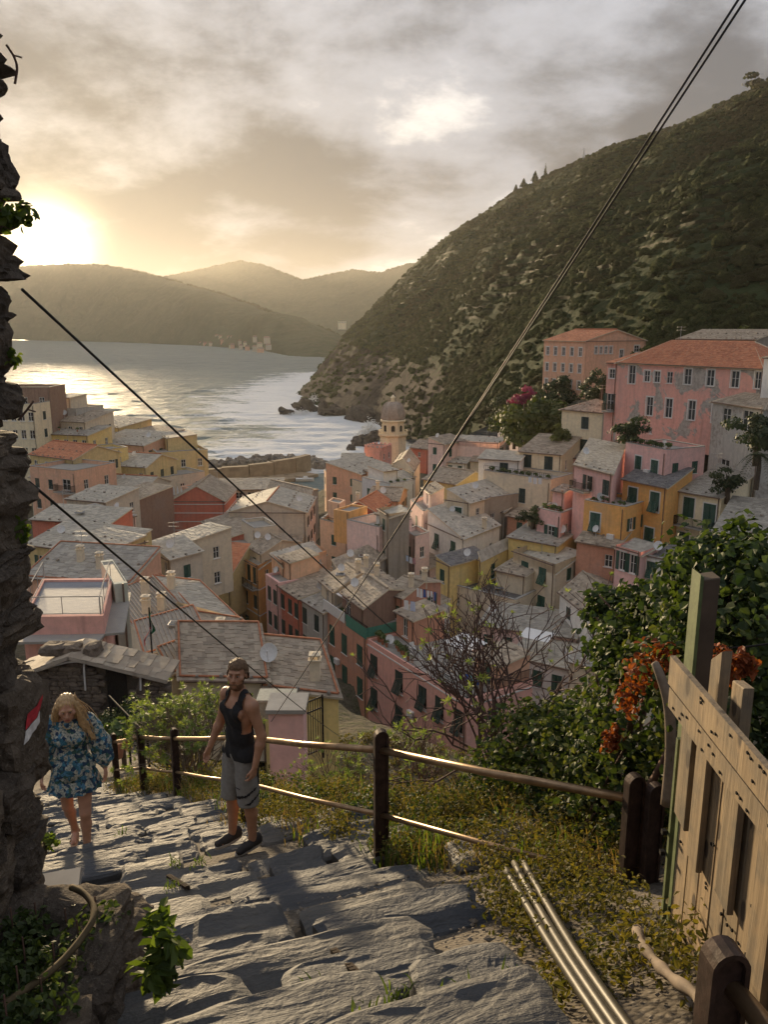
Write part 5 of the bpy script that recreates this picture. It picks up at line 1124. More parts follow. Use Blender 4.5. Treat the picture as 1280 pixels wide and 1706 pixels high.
while q < 15.5:
    big = q < 4.6; wd = random.uniform(.34, .58) if big else random.uniform(.26, .42); qm = q + wd / 2
    yc = np.interp(qm, _qp, _yp); xc = np.interp(yc, _yp, _xc); hw = 1.35 if qm < 4 else 1.45; hl_ = hw if qm < 6.5 else 2.6
    pc = (xc + yc * .36) / (1 + .36 ** 2) * (1 + .36 ** 2) ** .5          # along-strike coordinate of the path middle
    p = pc - hl_ + random.uniform(-.3, 0); zrow = Zq(qm)
    while p < pc + hw - .1:
        ln = random.uniform(.6, 1.5) if big else random.uniform(.4, 1.2)
        x_, y_ = (p + ln / 2) * cu - qm * cu * su, (p + ln / 2) * su + qm * cu * cu
        xr_ = (p + ln) * cu - qm * cu * su
        if xr_ > (.72 if qm < 4.2 else 9): ln *= .6; x_, y_ = (p + ln / 2) * cu - qm * cu * su, (p + ln / 2) * su + qm * cu * cu
        if outward(x_, y_) < -.12 and random.random() > .05 and (x_ + ln * .45 < .85 or qm > 4.2):
            w2 = wd * random.uniform(.85, 1.12); slab(p + ln / 2, qm + random.uniform(-.05, .05), ln * .87, w2 * .84, zrow + random.uniform(-.045, .06), 300 + row, tilt=random.uniform(-.12, .05)); row += 1
        p += ln
    q += wd * .93
# loose stones on the path
PEB = rockmat('pebble', (0.13, 0.115, 0.10), (0.26, 0.235, 0.205), (0.33, 0.30, 0.26), 12, .6, .01)
rg = np.random.default_rng(4); n = 2600; px_ = rg.uniform(-1.6, 1.3, n); py_ = rg.uniform(1.6, 5.6, n); ok = (outward(px_, py_) < .15); px_, py_ = px_[ok], py_[ok]
s_ = .006 + .015 * rg.random(len(px_)) ** 3; z_ = lgn(px_, py_) - .07 + s_ * .3
base = np.array([(1, 0, 0), (0, 1, 0), (-1, 0, 0), (0, -1, 0), (.1, .1, .8), (0, 0, -.8)]); fs = np.array([(0, 1, 4), (1, 2, 4), (2, 3, 4), (3, 0, 4), (1, 0, 5), (2, 1, 5), (3, 2, 5), (0, 3, 5)])
V = (np.stack([px_, py_, z_], -1)[:, None] + base[None] * s_[:, None, None] * rg.uniform(.6, 1.4, (len(px_), 6, 1))); Fq = (fs[None] + 6 * np.arange(len(px_))[:, None, None]).reshape(-1, 3)
me = np_mesh('gravel', V, Fq, [PEB]); set_attr(me, 'rnd', np.repeat(rg.random(len(px_)), 6)); tag(link('gravel', me), 'loose grey gravel lying between the path slabs', 'gravel', kind='stuff')
# thin iron strips set across two steps
for a, b, lb in (((555, 1588), (615, 1650), 'rusty iron strip bedded in the lower path slab'), ((280, 1462), (312, 1482), 'short rusty iron strip bedded in the upper path slab')):
    pa, pb = [np.array(PZ(*q_, -3.0)) for q_ in (a, b)]
    pa, pb = [np.array([*(w := PD(*q_, 1))[:2], 0]) for q_ in (a, b)]
    def on(pix):
        D = 3.0
        for _ in range(30): w = PD(*pix, D); g = float(lg(w[0], w[1])) + .03; D *= 1 - .35 * (g - w[2]) / abs(w[2])
        return PD(*pix, D)
    pa, pb = on(a), on(b); mb = MB()
    for i in range(14): c0 = pa + (pb - pa) * i / 14; c1 = pa + (pb - pa) * (i + .7) / 14; mb.bar(c0 + (0, 0, .015), c1 + (0, 0, .015), .028, .02)
    mb.bar(pa + (.012, .01, .005), pb + (.012, .01, .005), .012, .03)
    tag(mb.build('iron_strip', plain('rust_strip', (0.035, 0.026, 0.02), .95, 0, spec=.1)), lb, 'iron strip')

# ------------------------------------------------------------------ rubble masonry
WALLM = rockmat('wall', (0.085, 0.069, 0.055), (0.185, 0.153, 0.123), (0.28, 0.245, 0.2), 11, 1.0, .05)
ST = [rock_mesh('stone', WALLM, 200 + k, 16, .2, boxy=True) for k in range(12)]

def stone(parent, c, size, k, rot=(0, 0, 0)):
    M = Matrix.Translation(tuple(map(float, c))) @ Matrix.Rotation(rot[2], 4, 'Z') @ Matrix.Rotation(rot[1], 4, 'Y') @ Matrix.Rotation(rot[0], 4, 'X') @ Matrix.Diagonal((size[0] / 2, size[1] / 2, size[2] / 2, 1))
    return link('stone', ST[k % 12], parent, M)
MORT = rockmat('mortar', (0.07, 0.06, 0.05), (0.13, 0.112, 0.092), (0.18, 0.16, 0.13), 14, 1.0, .02)
wall = thing('rubble_wall', 'tall dark rubble stone wall rising beside the steps', 'wall', (-1.8, 2.8, -3.0))
def wx(z): return -1.68 + (z + 2.56) * .055 + .03 * math.sin(z * 5) + (.015 if z < -1.0 else 0)
mb = MB()
for i in range(24):
    z0 = -3.3 + i * .24; mb.box((wx(z0) - .72, 1.62, z0 + .12), (1.2, 3.2, .24))
me = mb.mesh('core', MORT); set_attr(me, 'rnd', [.3] * len(mb.v)); link('core', me, wall)
random.seed(5); z = -3.2; k = 0
while z < 1.75:
    h = random.choice((.06, .08, .10, .13, .17)); y = 3.42 + random.uniform(-.05, .05)
    while y > 1.9:
        l = random.uniform(.16, .4); d = random.uniform(.3, .42)
        stone(wall, (wx(z) - d / 2 + random.uniform(-.02, .045), y - l / 2, z + h / 2), (d * 1.08, l * 1.14, h * 1.22), k, (random.uniform(-.12, .12), random.uniform(-.12, .12), random.uniform(-.2, .2))); y -= l; k += 1
    for j in range(2): stone(wall, (wx(z) - .45 - j * .35, 3.3, z + h / 2), (.38, .3, h * 1.1), k + j)
    z += h
REDP = plain('red_paint', (0.42, 0.03, 0.04), .8, var=.3, scale=30); WHP = plain('white_blaze', (0.62, 0.6, 0.58), .8, var=.25, scale=30)
# painted trail mark, one red and one white stroke laid on the stones
from mathutils.bvhtree import BVHTree
stone(wall, (wx(-1.68) - .085, 3.26, -1.69), (.34, .38, .40), 3); vv, ff = [], []
for o in list(COL.objects):
    if o.parent == wall and o.name.startswith('stone') and abs(o.matrix_basis.translation.z + 1.7) < .4:
        n0 = len(vv); vv += [o.matrix_basis @ v.co for v in o.data.vertices]; ff += [tuple(n0 + i for i in p_.vertices) for p_ in o.data.polygons]
bvh = BVHTree.FromPolygons(vv, ff)
for m, z0, z1, nm in ((REDP, -1.635, -1.695, 'red_mark'), (WHP, -1.70, -1.75, 'white_mark')):
    nu_, nv_ = 22, 14; V_ = []
    for zz_ in np.linspace(z0, z1, nv_):
        for y_ in np.linspace(3.20, 3.33, nu_):
            yy = y_ + (zz_ + 1.65) * .5; zq = zz_ + (y_ - 3.2) * .25; hit = bvh.ray_cast(Vector((0, yy, zq)), Vector((-1, 0, 0)))[0]
            V_.append(((hit.x if hit is not None else wx(zz_) - .1) + .006, yy, zq))
    me = np_mesh(nm, V_, grid_faces(nv_, nu_), [m], True); link(nm, me, wall)

# low planter wall with flat cap stone
plt = thing('planter_wall', 'low broken stone planter wall at the foot of the steps', 'wall', (-1.3, 2.7, -2.95)); k = 0
for z0, sh in ((-3.12, .22), (-2.97, .19), (-2.83, .17), (-2.70, .14), (-2.61, .1)):
    y = 2.05
    while y < 3.15:
        l = random.uniform(.12, .3); xx = -1.04 - .09 * (z0 + 3.05) / .5 - (.1 if y > 2.9 else 0); stone(plt, (xx - .13 + random.uniform(-.03, .03), y + l / 2, z0 + sh / 2), (.32, l * 1.15, sh * 1.25), k, (random.uniform(-.15, .15), random.uniform(-.2, .2), random.uniform(-.3, .3))); y += l; k += 1
    for xx in (-1.32, -1.55): stone(plt, (xx, 3.12, z0 + sh / 2), (.3, .26, sh * 1.2), k); k += 1
    for xx in (-1.3, -1.6, -1.9): stone(plt, (xx, 2.0 + random.uniform(-.05, .05), z0 + sh / 2 - .08), (.34, .26, sh * 1.15), k); k += 1
mb = MB(); mb.box((-1.66, 2.6, -2.98), (.9, 1.0, .66)); link('soil', mb.mesh('soil', DIRT), plt)
cap = MB(); cap.box((-1.72, 3.55, -2.86), (.3, .42, .06), 0, ((.96, .28, 0), (-.28, .96, 0), (0, 0, 1))); capo = link('cap_stone', cap.mesh('cap_stone', CONC), plt)
HOSEM = plain('hose_brown', (0.10, 0.075, 0.042), .85, spec=.15, var=.3, scale=20)
hp = [PD(*q_) for q_ in ((118, 1478, 3.1), (140, 1487, 3.05), (157, 1510, 2.95), (155, 1535, 2.85), (132, 1568, 2.75), (105, 1600, 2.65), (70, 1630, 2.55), (25, 1660, 2.45), (-30, 1700, 2.35))]
def smooth(pts, n=6):
    pts = np.asarray(pts, float); m = len(pts); t_ = np.linspace(0, m - 1, (m - 1) * n + 1); out = np.stack([np.interp(t_, np.arange(m), pts[:, k]) for k in range(3)], -1)
    for _ in range(n): out[1:-1] = (out[:-2] + 2 * out[1:-1] + out[2:]) / 4
    return out
mb = MB(); mb.tube(smooth(hp), .014, 8); tag(mb.build('garden_hose', HOSEM, smooth=True), 'curved brown hose lying over the planter', 'hose')

# ------------------------------------------------------------------ leaves, grass and shrubs close by
def real_leaves(C, S, per, seed, ln=.05, wd=.7, up=.3, fill=.45, squash=.85, fold=.25):
    """pointed leaves folded along the midrib, spread over clumps"""
    rg = np.random.default_rng(seed); C = np.atleast_2d(np.asarray(C, float)); S = np.atleast_1d(np.asarray(S, float)); n = len(C)
    d = rg.normal(size=(n, per, 3)); d /= np.linalg.norm(d, axis=2)[..., None]
    lob = 1 + .4 * vnoise(d * 2.3 + C[:, None] * 3.7, seed); r = (fill + (1 - fill) * rg.random((n, per)) ** .5) * lob
    c = (C[:, None] + d * (r * S[:, None])[..., None] * (1, 1, squash)).reshape(-1, 3); d = d.reshape(-1, 3)
    nrm = d * .6 + rg.normal(size=d.shape) * .45 + (0, 0, up); nrm /= np.linalg.norm(nrm, axis=1)[:, None]
    a = rg.normal(size=d.shape) + (0, 0, -.5); a -= nrm * (a * nrm).sum(1)[:, None]; a /= np.linalg.norm(a, axis=1)[:, None]; b = np.cross(nrm, a)
    L = (ln * rg.uniform(.6, 1.4, len(c)))[:, None]; Wd = L * wd * .5
    V = np.stack([c, c + a * L * .3 + b * Wd - nrm * 0 + nrm * Wd * fold, c + a * L * .7 + b * Wd * .75 + nrm * Wd * fold, c + a * L - nrm * L * .12, c + a * L * .7 - b * Wd * .75 + nrm * Wd * fold, c + a * L * .3 - b * Wd + nrm * Wd * fold], 1)
    i = np.arange(len(c))[:, None] * 6; Fq = np.concatenate([i + np.array([[0, 1, 2, 3]]), i + np.array([[0, 3, 4, 5]])])
    return V.reshape(-1, 3), Fq, np.repeat(rg.random(len(c)), 6)
def leaf_obj(name, parent, *a, mat=None, **kw):
    V, Fq, r = real_leaves(*a, **kw); me = np_mesh(name, V, Fq, [mat]); set_attr(me, 'rnd', r); return link(name, me, parent)
def blades(C, hgt, n_per, seed, spread=.08, w=.006, lean=.5):
    rg = np.random.default_rng(seed); C = np.repeat(np.atleast_2d(np.asarray(C, float)), n_per, 0); n = len(C)
    C = C + rg.normal(size=(n, 3)) * (spread, spread, 0); h = (np.repeat(np.atleast_1d(hgt), n_per) if np.ndim(hgt) else np.full(n, hgt)) * rg.uniform(.5, 1.2, n)
    a = rg.uniform(0, 6.28, n); d = np.stack([np.cos(a), np.sin(a), 0 * a], -1); s = np.stack([-np.sin(a), np.cos(a), 0 * a], -1); l = (lean * rg.uniform(.2, 1.3, n))[:, None]; H_ = h[:, None]; z = np.array([0, 0, 1.0])
    pts = [C, C + z * H_ * .5 + d * H_ * l * .25, C + z * H_ * .85 + d * H_ * l * .65, C + z * H_ * .92 + d * H_ * l * 1.1]
    V = np.stack([pts[0] - s * w, pts[0] + s * w, pts[1] - s * w * .9, pts[1] + s * w * .9, pts[2] - s * w * .6, pts[2] + s * w * .6, pts[3], pts[3] + s * w * .1], 1)
    i = np.arange(n)[:, None] * 8; Fq = np.concatenate([i + np.array([[0, 1, 3, 2]]), i + np.array([[2, 3, 5, 4]]), i + np.array([[4, 5, 7, 6]])]); return V.reshape(-1, 3), Fq, np.repeat(rg.random(n), 8)
LIVY = leafmat('ivy', (0.018, 0.036, 0.012), (0.075, 0.105, 0.028), .35, .62); LGRASS = leafmat('grass', (0.045, 0.075, 0.014), (0.14, 0.19, 0.035), .45, .6); LDRY = leafmat('dry', (0.18, 0.115, 0.045), (0.36, 0.245, 0.10), .35, .8)
LWEED = leafmat('weed', (0.045, 0.052, 0.014), (0.19, 0.15, 0.035), .4, .7); LRUST = leafmat('rust', (0.15, 0.035, 0.012), (0.36, 0.10, 0.03), .35, .7); LEUPH = leafmat('euphorbia', (0.10, 0.15, 0.045), (0.26, 0.30, 0.09), .4, .6); LPLANT = leafmat('planter', (0.03, 0.05, 0.015), (0.09, 0.125, 0.035), .35, .55)
TWIG = plain('twig', (0.13, 0.075, 0.055), .85, var=.35, scale=12); TWIGG = plain('grey_twig', (0.20, 0.155, 0.115), .85, var=.3, scale=12)
TWIGR = plain('red_brown_twig', (0.085, 0.05, 0.04), .85, var=.35, scale=12)
rg = np.random.default_rng(31)
def strip(n, s0, s1, t0, t1):
    """points on the verge: t along the railing posts, s outward from it"""
    t_ = rg.uniform(t0, t1, n); i = np.minimum(t_.astype(int), len(RP) - 2); f = (t_ - i)[:, None]; A = np.array(RP)[i]; B = np.array(RP)[i + 1]; d = B - A; d /= np.linalg.norm(d, axis=1)[:, None]
    p = A + (B - A) * f + np.stack([d[:, 1], -d[:, 0]], -1) * rg.uniform(s0, s1, n)[:, None]; return np.stack([p[:, 0], p[:, 1], lgn(p[:, 0], p[:, 1]) - .07], -1)
def grass(name, label, C, h, per, seed, mat, **kw):
    V, Fq, r = blades(C, h, per, seed, **kw); me = np_mesh(name, V, Fq, [mat]); set_attr(me, 'rnd', r); return tag(link(name, me), label, 'grass', kind='stuff')
grass('green_grass', 'bright green grass tufts at the foot of the middle railing post', np.concatenate([strip(30, -.05, .4, .72, 1.05), strip(90, -.1, 1.2, .0, 4.6)]), .22, 14, 1, LGRASS)
grass('dry_grass', 'dry straw coloured grass along the bank under the railing', np.concatenate([strip(170, -.1, 1.3, .0, 2.2), strip(120, -.1, 1.0, 2.0, 4.8)]), 0.17, 14, 2, LDRY, w=.004, lean=.8)
C = np.concatenate([strip(260, -.05, 1.2, .0, 2.1), strip(130, -.1, 1.0, 2.0, 4.6), np.stack([(wx_ := rg.uniform(.6, 1.2, 60)), (wy_ := rg.uniform(2.3, 4.6, 60)), lgn(wx_, wy_) - .09], -1)]); C[:, 2] += rg.uniform(.02, .2, len(C))
V, Fq, r = real_leaves(C, rg.uniform(.09, .2, len(C)), 90, 33, .028, .6); me = np_mesh('weeds', V, Fq, [LWEED]); set_attr(me, 'rnd', r); tag(link('weeds', me), 'low yellow green weeds covering the bank behind the railing', 'weeds', kind='stuff')
C = strip(60, .3, 1.6, .0, 3.6); C[:, 2] += .1; V, Fq, r = real_leaves(C, rg.uniform(.12, .26, len(C)), 120, 35, .04, .8); me = np_mesh('undergrowth', V, Fq, [LIVY]); set_attr(me, 'rnd', r); tag(link('undergrowth', me), 'dark green undergrowth below the railing on the bank', 'undergrowth', kind='stuff')
# rough scrub down the steep slope to the roofs
nn = 900; sx = rg.uniform(-9, 13, nn); sy = rg.uniform(6.5, 27, nn); ok = outward(sx, sy) > 1.2; sx, sy = sx[ok], sy[ok]; C = np.stack([sx, sy, lgn(sx, sy) + .05], -1)
V, Fq, r = real_leaves(C, rg.uniform(.15, .38, len(C)), 110, 36, .07, .7); me = np_mesh('slope_scrub', V, Fq, [LWEED]); set_attr(me, 'rnd', r); tag(link('slope_scrub', me), 'olive scrub on the steep slope below the path', 'scrub', kind='stuff')
nn = 700; sx = rg.uniform(-9, 16, nn); sy = rg.uniform(17, 46, nn); C = np.stack([sx, sy, valley_ground(sx, sy) + .1], -1)
V, Fq, r = real_leaves(C, rg.uniform(.3, .75, len(C)), 90, 37, .13, .7); me = np_mesh('valley_scrub', V, Fq, [LWEED]); set_attr(me, 'rnd', r); tag(link('valley_scrub', me), 'olive green scrub between the slope and the first roofs', 'scrub', kind='stuff')
# tufts between the slabs
C = []
for pix in ((290, 1440), (332, 1441), (285, 1480), (520, 1655), (620, 1690), (760, 1668), (660, 1668), (880, 1655), (205, 1390)): C.append(on(pix))
grass('path_tufts', 'small green tufts growing in the joints of the path', np.array(C), .05, 26, 4, LGRASS, spread=.035, w=.005, lean=1.0)

def euphorbia(name, label, base, R, H_, nst, seed, tips, tipmat, bark, r0=.012, up=.6, levels=3, group=None, leafn=10, leafl=.07):
    """shrub of forking stems fanning from the base, rosettes at the tips"""
    base = np.asarray(base, float); o = thing(name, label, 'shrub', base, group); rg = np.random.default_rng(seed); mb = MB(); T = []
    def grow(p, d, L, r, lv):
        q = p + d * L; m = (p + q) / 2 + rg.normal(size=3) * L * .09; mb.tube([p, m, q], [r, r * .85, r * .7], 5, caps=False)
        if lv == 0: T.append((q, d)); return
        for _ in range(2 if rg.random() < .6 else 3):
            d2 = d + rg.normal(size=3) * .5 + np.array([0, 0, .18]); d2 /= np.linalg.norm(d2); grow(q, d2, L * rg.uniform(.6, .95), r * .7, lv - 1)
    for i in range(nst):
        a = rg.uniform(0, 6.28); e = rg.uniform(.1, 1.0) ** .7; d = np.array([math.cos(a) * e * R, math.sin(a) * e * R, H_ * (1 - .35 * e * e)]); L = np.linalg.norm(d); grow(base + rg.normal(size=3) * .05, d / L, L / (levels + .4), r0, levels)
    me = mb.mesh('stems', bark, True); link('stems', me, o)
    V, Q, Rn = [], [], []
    for q, d in T:
        if rg.random() > tips: continue
        x = np.cross(d, (.3, .2, 1.)); x /= np.linalg.norm(x); y = np.cross(d, x); rv = rg.random()
        for k in range(leafn):
            a = k * 2.4; b = x * math.cos(a) + y * math.sin(a); w = np.cross(d, b); e = rg.uniform(.3, 1.0); v = (b * e + d * (1.1 - e)); v /= np.linalg.norm(v); L = leafl * rg.uniform(.7, 1.2)
            i = len(V); V += [q, q + v * L * .5 + w * L * .13, q + v * L, q + v * L * .5 - w * L * .13]; Q.append((i, i + 1, i + 2, i + 3)); Rn += [rv * .6 + rg.random() * .4] * 4
    me = np_mesh('leaves', np.array(V), np.array(Q), [tipmat]); set_attr(me, 'rnd', Rn); link('leaves', me, o); return o
b_ = PD(318, 1312, 11.8); euphorbia('spurge_shrub', 'round grey green spurge shrub behind the railing beside the man', b_, 1.25, 1.95, 34, 3, 1.0, LEUPH, TWIGG, .014, levels=3, leafn=12, leafl=.085)
b_ = PD(850, 1330, 7.4); euphorbia('bare_shrub', 'tall bare brown shrub with few green tips above the railing', b_, 2.0, 3.1, 15, 8, .2, LEUPH, TWIGR, .019, levels=4, leafn=8, leafl=.06)
b_ = PD(700, 1335, 8.6); euphorbia('red_twig_shrub', 'low reddish twiggy shrub behind the middle railing post', b_, 1.0, .95, 18, 9, .5, LEUPH, TWIG, .009, levels=3, leafn=8, leafl=.06)
b_ = PD(560, 1330, 9.0); euphorbia('small_twig_shrub', 'small sparse twiggy shrub in front of the yellow house', b_, .8, .75, 18, 10, .7, LEUPH, TWIG, .008, levels=3, leafn=8, leafl=.06)
# ivy bank on the right
ivy = thing('ivy_thicket', 'large dark ivy thicket climbing beside the wooden fence', 'ivy', PD(1000, 1480, 4.8))
IC = ((1195, 965, 4.6, .36), (1240, 945, 4.5, .32), (1130, 1000, 5.0, .22), (1245, 985, 4.3, .5), (1190, 1010, 4.6, .5), (1090, 1010, 5.3, .26), (1075, 1075, 5.3, .42), (1020, 1015, 5.9, .22), (1030, 1080, 5.6, .22), (975, 1210, 5.8, .38), (905, 1210, 6.3, .24), (880, 1235, 6.4, .42), (1010, 1270, 5.4, .42), (935, 1310, 5.8, .4), (1075, 1190, 5.0, .5), (1245, 1150, 4.0, .5), (1200, 1100, 4.4, .5), (835, 1290, 6.6, .34), (1000, 1370, 5.2, .42), (1060, 1300, 4.9, .45), (930, 1390, 5.5, .32), (1265, 1060, 4.0, .45), (1140, 1120, 4.7, .4), (870, 1340, 6.2, .3), (1270, 1250, 3.8, .4))
Cc = np.array([PD(a, b, d) for a, b, d, r in IC]); Sc = np.array([q_[3] for q_ in IC])
leaf_obj('leaves', ivy, Cc, Sc, 700, 51, .05, .95, mat=LIVY, fill=.35)
Cc2 = np.array([PD(a, b, d) for a, b, d, r in IC[9:20]]) + (-.1, -.15, .1); leaf_obj('yellow_green_leaves', ivy, Cc2, Sc[9:20] * .95, 240, 52, .04, .8, mat=LKN, fill=.6)  # second layer of leaves in the paler knoll green
mb = MB()
for i in range(len(Cc)):
    g = Cc[i] * (1, 1, 0) + (rg.normal() * .15, .3, lg(Cc[i][0], Cc[i][1]) - .1); mb.tube(smooth([g, (g + Cc[i]) / 2 + rg.normal(size=3) * .2, Cc[i], Cc[i] + rg.normal(size=3) * .3], 4), [.03 - .025 * k / 12 for k in range(13)], 5)
link('stems', mb.mesh('stems', TWIG, True), ivy)
for (pl, seed, lb) in (((((1085, 1100, 4.2, .09), (1060, 1130, 4.2, .09), (1048, 1165, 4.2, .07), (1110, 1090, 4.1, .07))), 61, 'hanging spray of dried orange leaves left of the fence top'), (((1200, 1100, 3.4, .06), (1205, 1112, 3.4, .05)), 62, 'small clump of dried orange leaves above the fence rail'), (((1240, 1102, 3.3, .035), (1242, 1110, 3.3, .03)), 63, 'tiny hanging clump of dried orange leaves near the picture edge'), (((1025, 1225, 4.6, .05), (1018, 1240, 4.6, .045)), 64, 'dried orange leaves caught in the middle of the ivy')):
    o = thing('dried_leaves', lb, 'dried leaves', PD(*pl[0][:3]), 'dried orange leaves'); leaf_obj('leaves', o, np.array([PD(*q_[:3]) for q_ in pl]), np.array([q_[3] for q_ in pl]) * 1.05, 75, seed, .038, .75, mat=LRUST, fill=.15, squash=1.25)
mb = MB(); mb.tube(smooth([PD(1172, 1078, 3.5), PD(1230, 1080, 3.45), PD(1300, 1070, 3.4)]), .005, 5); tag(mb.build('wire_line', IRON), 'thin wire stretched above the fence holding dried leaves', 'wire')
mb = MB(); mb.tube(smooth([PD(1112, 1340, 3.75), PD(1120, 1250, 3.75), PD(1116, 1170, 3.75), PD(1100, 1122, 3.8), PD(1092, 1105, 3.85)]), [.035 - .0006 * k for k in range(25)], 8); tag(mb.build('pruned_branch', TWIGG, smooth=True), 'thick bare pruned stem standing against the fence end', 'branch')
# plants in the planter and on the wall
pl = thing('planter_herbs', 'dark leafy herbs filling the stone planter', 'plant', (-1.65, 2.6, -2.55)); Cp = np.array([PD(a, b, d) for a, b, d in ((20, 1540, 2.9), (60, 1530, 3.0), (110, 1540, 3.0), (40, 1590, 2.7), (90, 1600, 2.7), (30, 1640, 2.5), (130, 1560, 2.9), (10, 1690, 2.3), (70, 1660, 2.5), (160, 1520, 3.0), (-20, 1600, 2.6))]); leaf_obj('leaves', pl, Cp - (0, 0, .06), np.full(len(Cp), .11), 170, 71, .032, .75, mat=LPLANT, fill=.3)
mb = MB()
for c in Cp: mb.tube([c - (0, 0, .25), c + (0, 0, .08)], .004, 4)
tag(link('stems', mb.mesh('stems', TWIG), pl), kind='stuff')
pl = thing('leafy_weed', 'bright green weed growing at the foot of the planter wall', 'plant', PD(268, 1640, 2.55)); Cp = np.array([PD(a, b, d) for a, b, d in ((268, 1600, 2.55), (275, 1575, 2.55), (262, 1625, 2.5), (262, 1540, 2.7))]); leaf_obj('leaves', pl, Cp, np.full(4, .055), 34, 72, .07, .6, mat=LGRASS, fill=.3)
mb = MB()
for c in Cp: mb.tube([PD(266, 1650, 2.52), c], .004, 4)
tag(link('stems', mb.mesh('stems', TWIG), pl), kind='stuff')
for k, (a, b, d, s_, n_, lb) in enumerate(((38, 358, 3.3, .05, 40, 'ivy sprig hanging from the upper part of the rubble wall'), (20, 596, 3.3, .03, 16, 'yellow green leaf tuft in a joint of the rubble wall'), (38, 882, 3.3, .04, 26, 'small fern tuft low in the rubble wall'), (82, 1400, 3.45, .045, 30, 'yellow green weed at the foot of the rubble wall'), (5, 350, 3.2, .06, 40, 'leafy ivy clump on the rubble wall face'))):
    pl = thing('wall_plant', lb, 'plant', PD(a, b, d), 'plants in the rubble wall'); c = PD(a, b, d); leaf_obj('leaves', pl, c, s_, n_, 80 + k, .035, .8, mat=LGRASS if k else LIVY, fill=.2)
    mb = MB(); mb.tube([c + (-.12, 0, .02), c], .004, 4); link('stem', mb.mesh('stem', TWIG), pl)
for k, (pts, lb) in enumerate(((((10, 75, 3.35), (22, 92, 3.35), (29, 112, 3.35), (24, 140, 3.35)), 'bare curved twig near the top of the rubble wall'), (((30, 700, 3.3), (45, 682, 3.3), (55, 668, 3.3)), 'dry twigs sprouting from the middle of the rubble wall'))):
    mb = MB(); mb.tube(smooth([PD(*q_) for q_ in pts]), .005, 5); mb.tube([PD(*pts[1]), PD(pts[1][0] + 14, pts[1][1] + 4, pts[1][2])], .003, 4); tag(mb.build('twig', TWIG), lb, 'twig')

# ------------------------------------------------------------------ railing
RUST = plain('rusty_post', (0.05, 0.030, 0.024), .6, .35, var=.5, scale=18, bstr=.35); BRASS = plain('worn_tube', (0.30, 0.20, 0.115), .36, .75, var=.3, scale=10)
def flat_post(mb, base, h, dirv, w=.105, t_=.05):
    """two rounded steel flats back to back, bent over at the top"""
    base = np.asarray(base, float); u = np.array([dirv[0], dirv[1], 0.]); u /= np.linalg.norm(u); v = np.array([-u[1], u[0], 0]); r = w / 2
    prof = [(-r, -.35), (r, -.35), (r, h - r)] + [(r * math.cos(a), h - r + r * math.sin(a)) for a in np.linspace(.25, math.pi - .25, 7)] + [(-r, h - r)]
    inn = [(x * .72, -.35 if z < 0 else h - r + (z - h + r) * .72) for x, z in prof]; n = len(prof)
    vs = [base + u * x + v * s * t_ / 2 + (0, 0, z) for s in (-1, 1) for x, z in prof]; ii = [base + u * x + v * s * t_ / 2 + (0, 0, z) for s in (-1, 1) for x, z in inn]; kk = [base + u * x + v * s * (t_ / 2 - .015) + (0, 0, z) for s in (-1, 1) for x, z in inn]
    A = vs + ii + kk; fs = []
    for j in range(n):
        k = (j + 1) % n; fs.append((j, k, n + k, n + j))
        for s in (0, 1): fs.append((s * n + j, s * n + k, 2 * n + s * n + k, 2 * n + s * n + j)); fs.append((2 * n + s * n + j, 2 * n + s * n + k, 4 * n + s * n + k, 4 * n + s * n + j))
    fs += [tuple(4 * n + j for j in range(n))[::-1], tuple(5 * n + j for j in range(n))]; mb.add(A, fs)
rail = thing('railing', 'rusty path railing with worn bronze tubes and flat posts', 'railing', (*RP[1], -4.0))
PB = [PD(1042, 1575, 4.1), PD(632, 1448, 5.34), PD(399, 1368, 7.2), PD(291, 1334, 10.3), PD(233, 1324, 11.4), PD(190, 1322, 12.6)]; PT = [PD(1060, 1290, 4.1), PD(635, 1216, 5.34), PD(404, 1205, 7.2), PD(289, 1213, 10.3), PD(232, 1211, 11.4), PD(188, 1222, 12.6)]
tops = []
for i, (a, b) in enumerate(zip(PB, PT)):
    nb = PB[min(i + 1, 5)] - PB[max(i - 1, 0)]; mb = MB(); a = np.array([b[0], b[1], a[2]]); hh = b[2] - a[2]; flat_post(mb, a, hh, (-nb[1], nb[0]) if i > 2 else (1, .25), .105 if i < 3 else .1, .06); mb.build('post', RUST, rail); tops.append((a, hh))
for f, r_, nm in ((.86, .027, 'top_rail'), (.40, .02, 'lower_rail')):
    for i in range(5):
        (a, ha), (b, hb_) = tops[i], tops[i + 1]; p, q_ = a + (0, 0, ha * f), b + (0, 0, hb_ * f); m = (p + q_) / 2 - (0, 0, .012); mb = MB(); mb.tube([p, m, q_], r_, 10); mb.build(nm, BRASS, rail, smooth=True)
mb = MB(); a, hh = tops[0]; flat_post(mb, a + (.1, -.06, -.02), hh, (1, .25), .1, .05); tag(mb.build('iron_post', RUST), 'second dark iron post between the railing end and fence', 'post')
near = thing('corner_railing', 'rusty rounded railing post with tube in the bottom corner', 'railing', PD(1212, 1690, 1.75)); t0 = PD(1212, 1574, 1.72); mb = MB(); flat_post(mb, t0 - (0, 0, 1.05), 1.05, (1, .1), .1, .07); mb.build('post', RUST, near); mb = MB(); mb.tube([t0 + (.01, .03, -.115), t0 + (.12, -.35, -.135), t0 + (.3, -1.4, -.1)], .027, 12); mb.build('tube', BRASS, near, smooth=True)

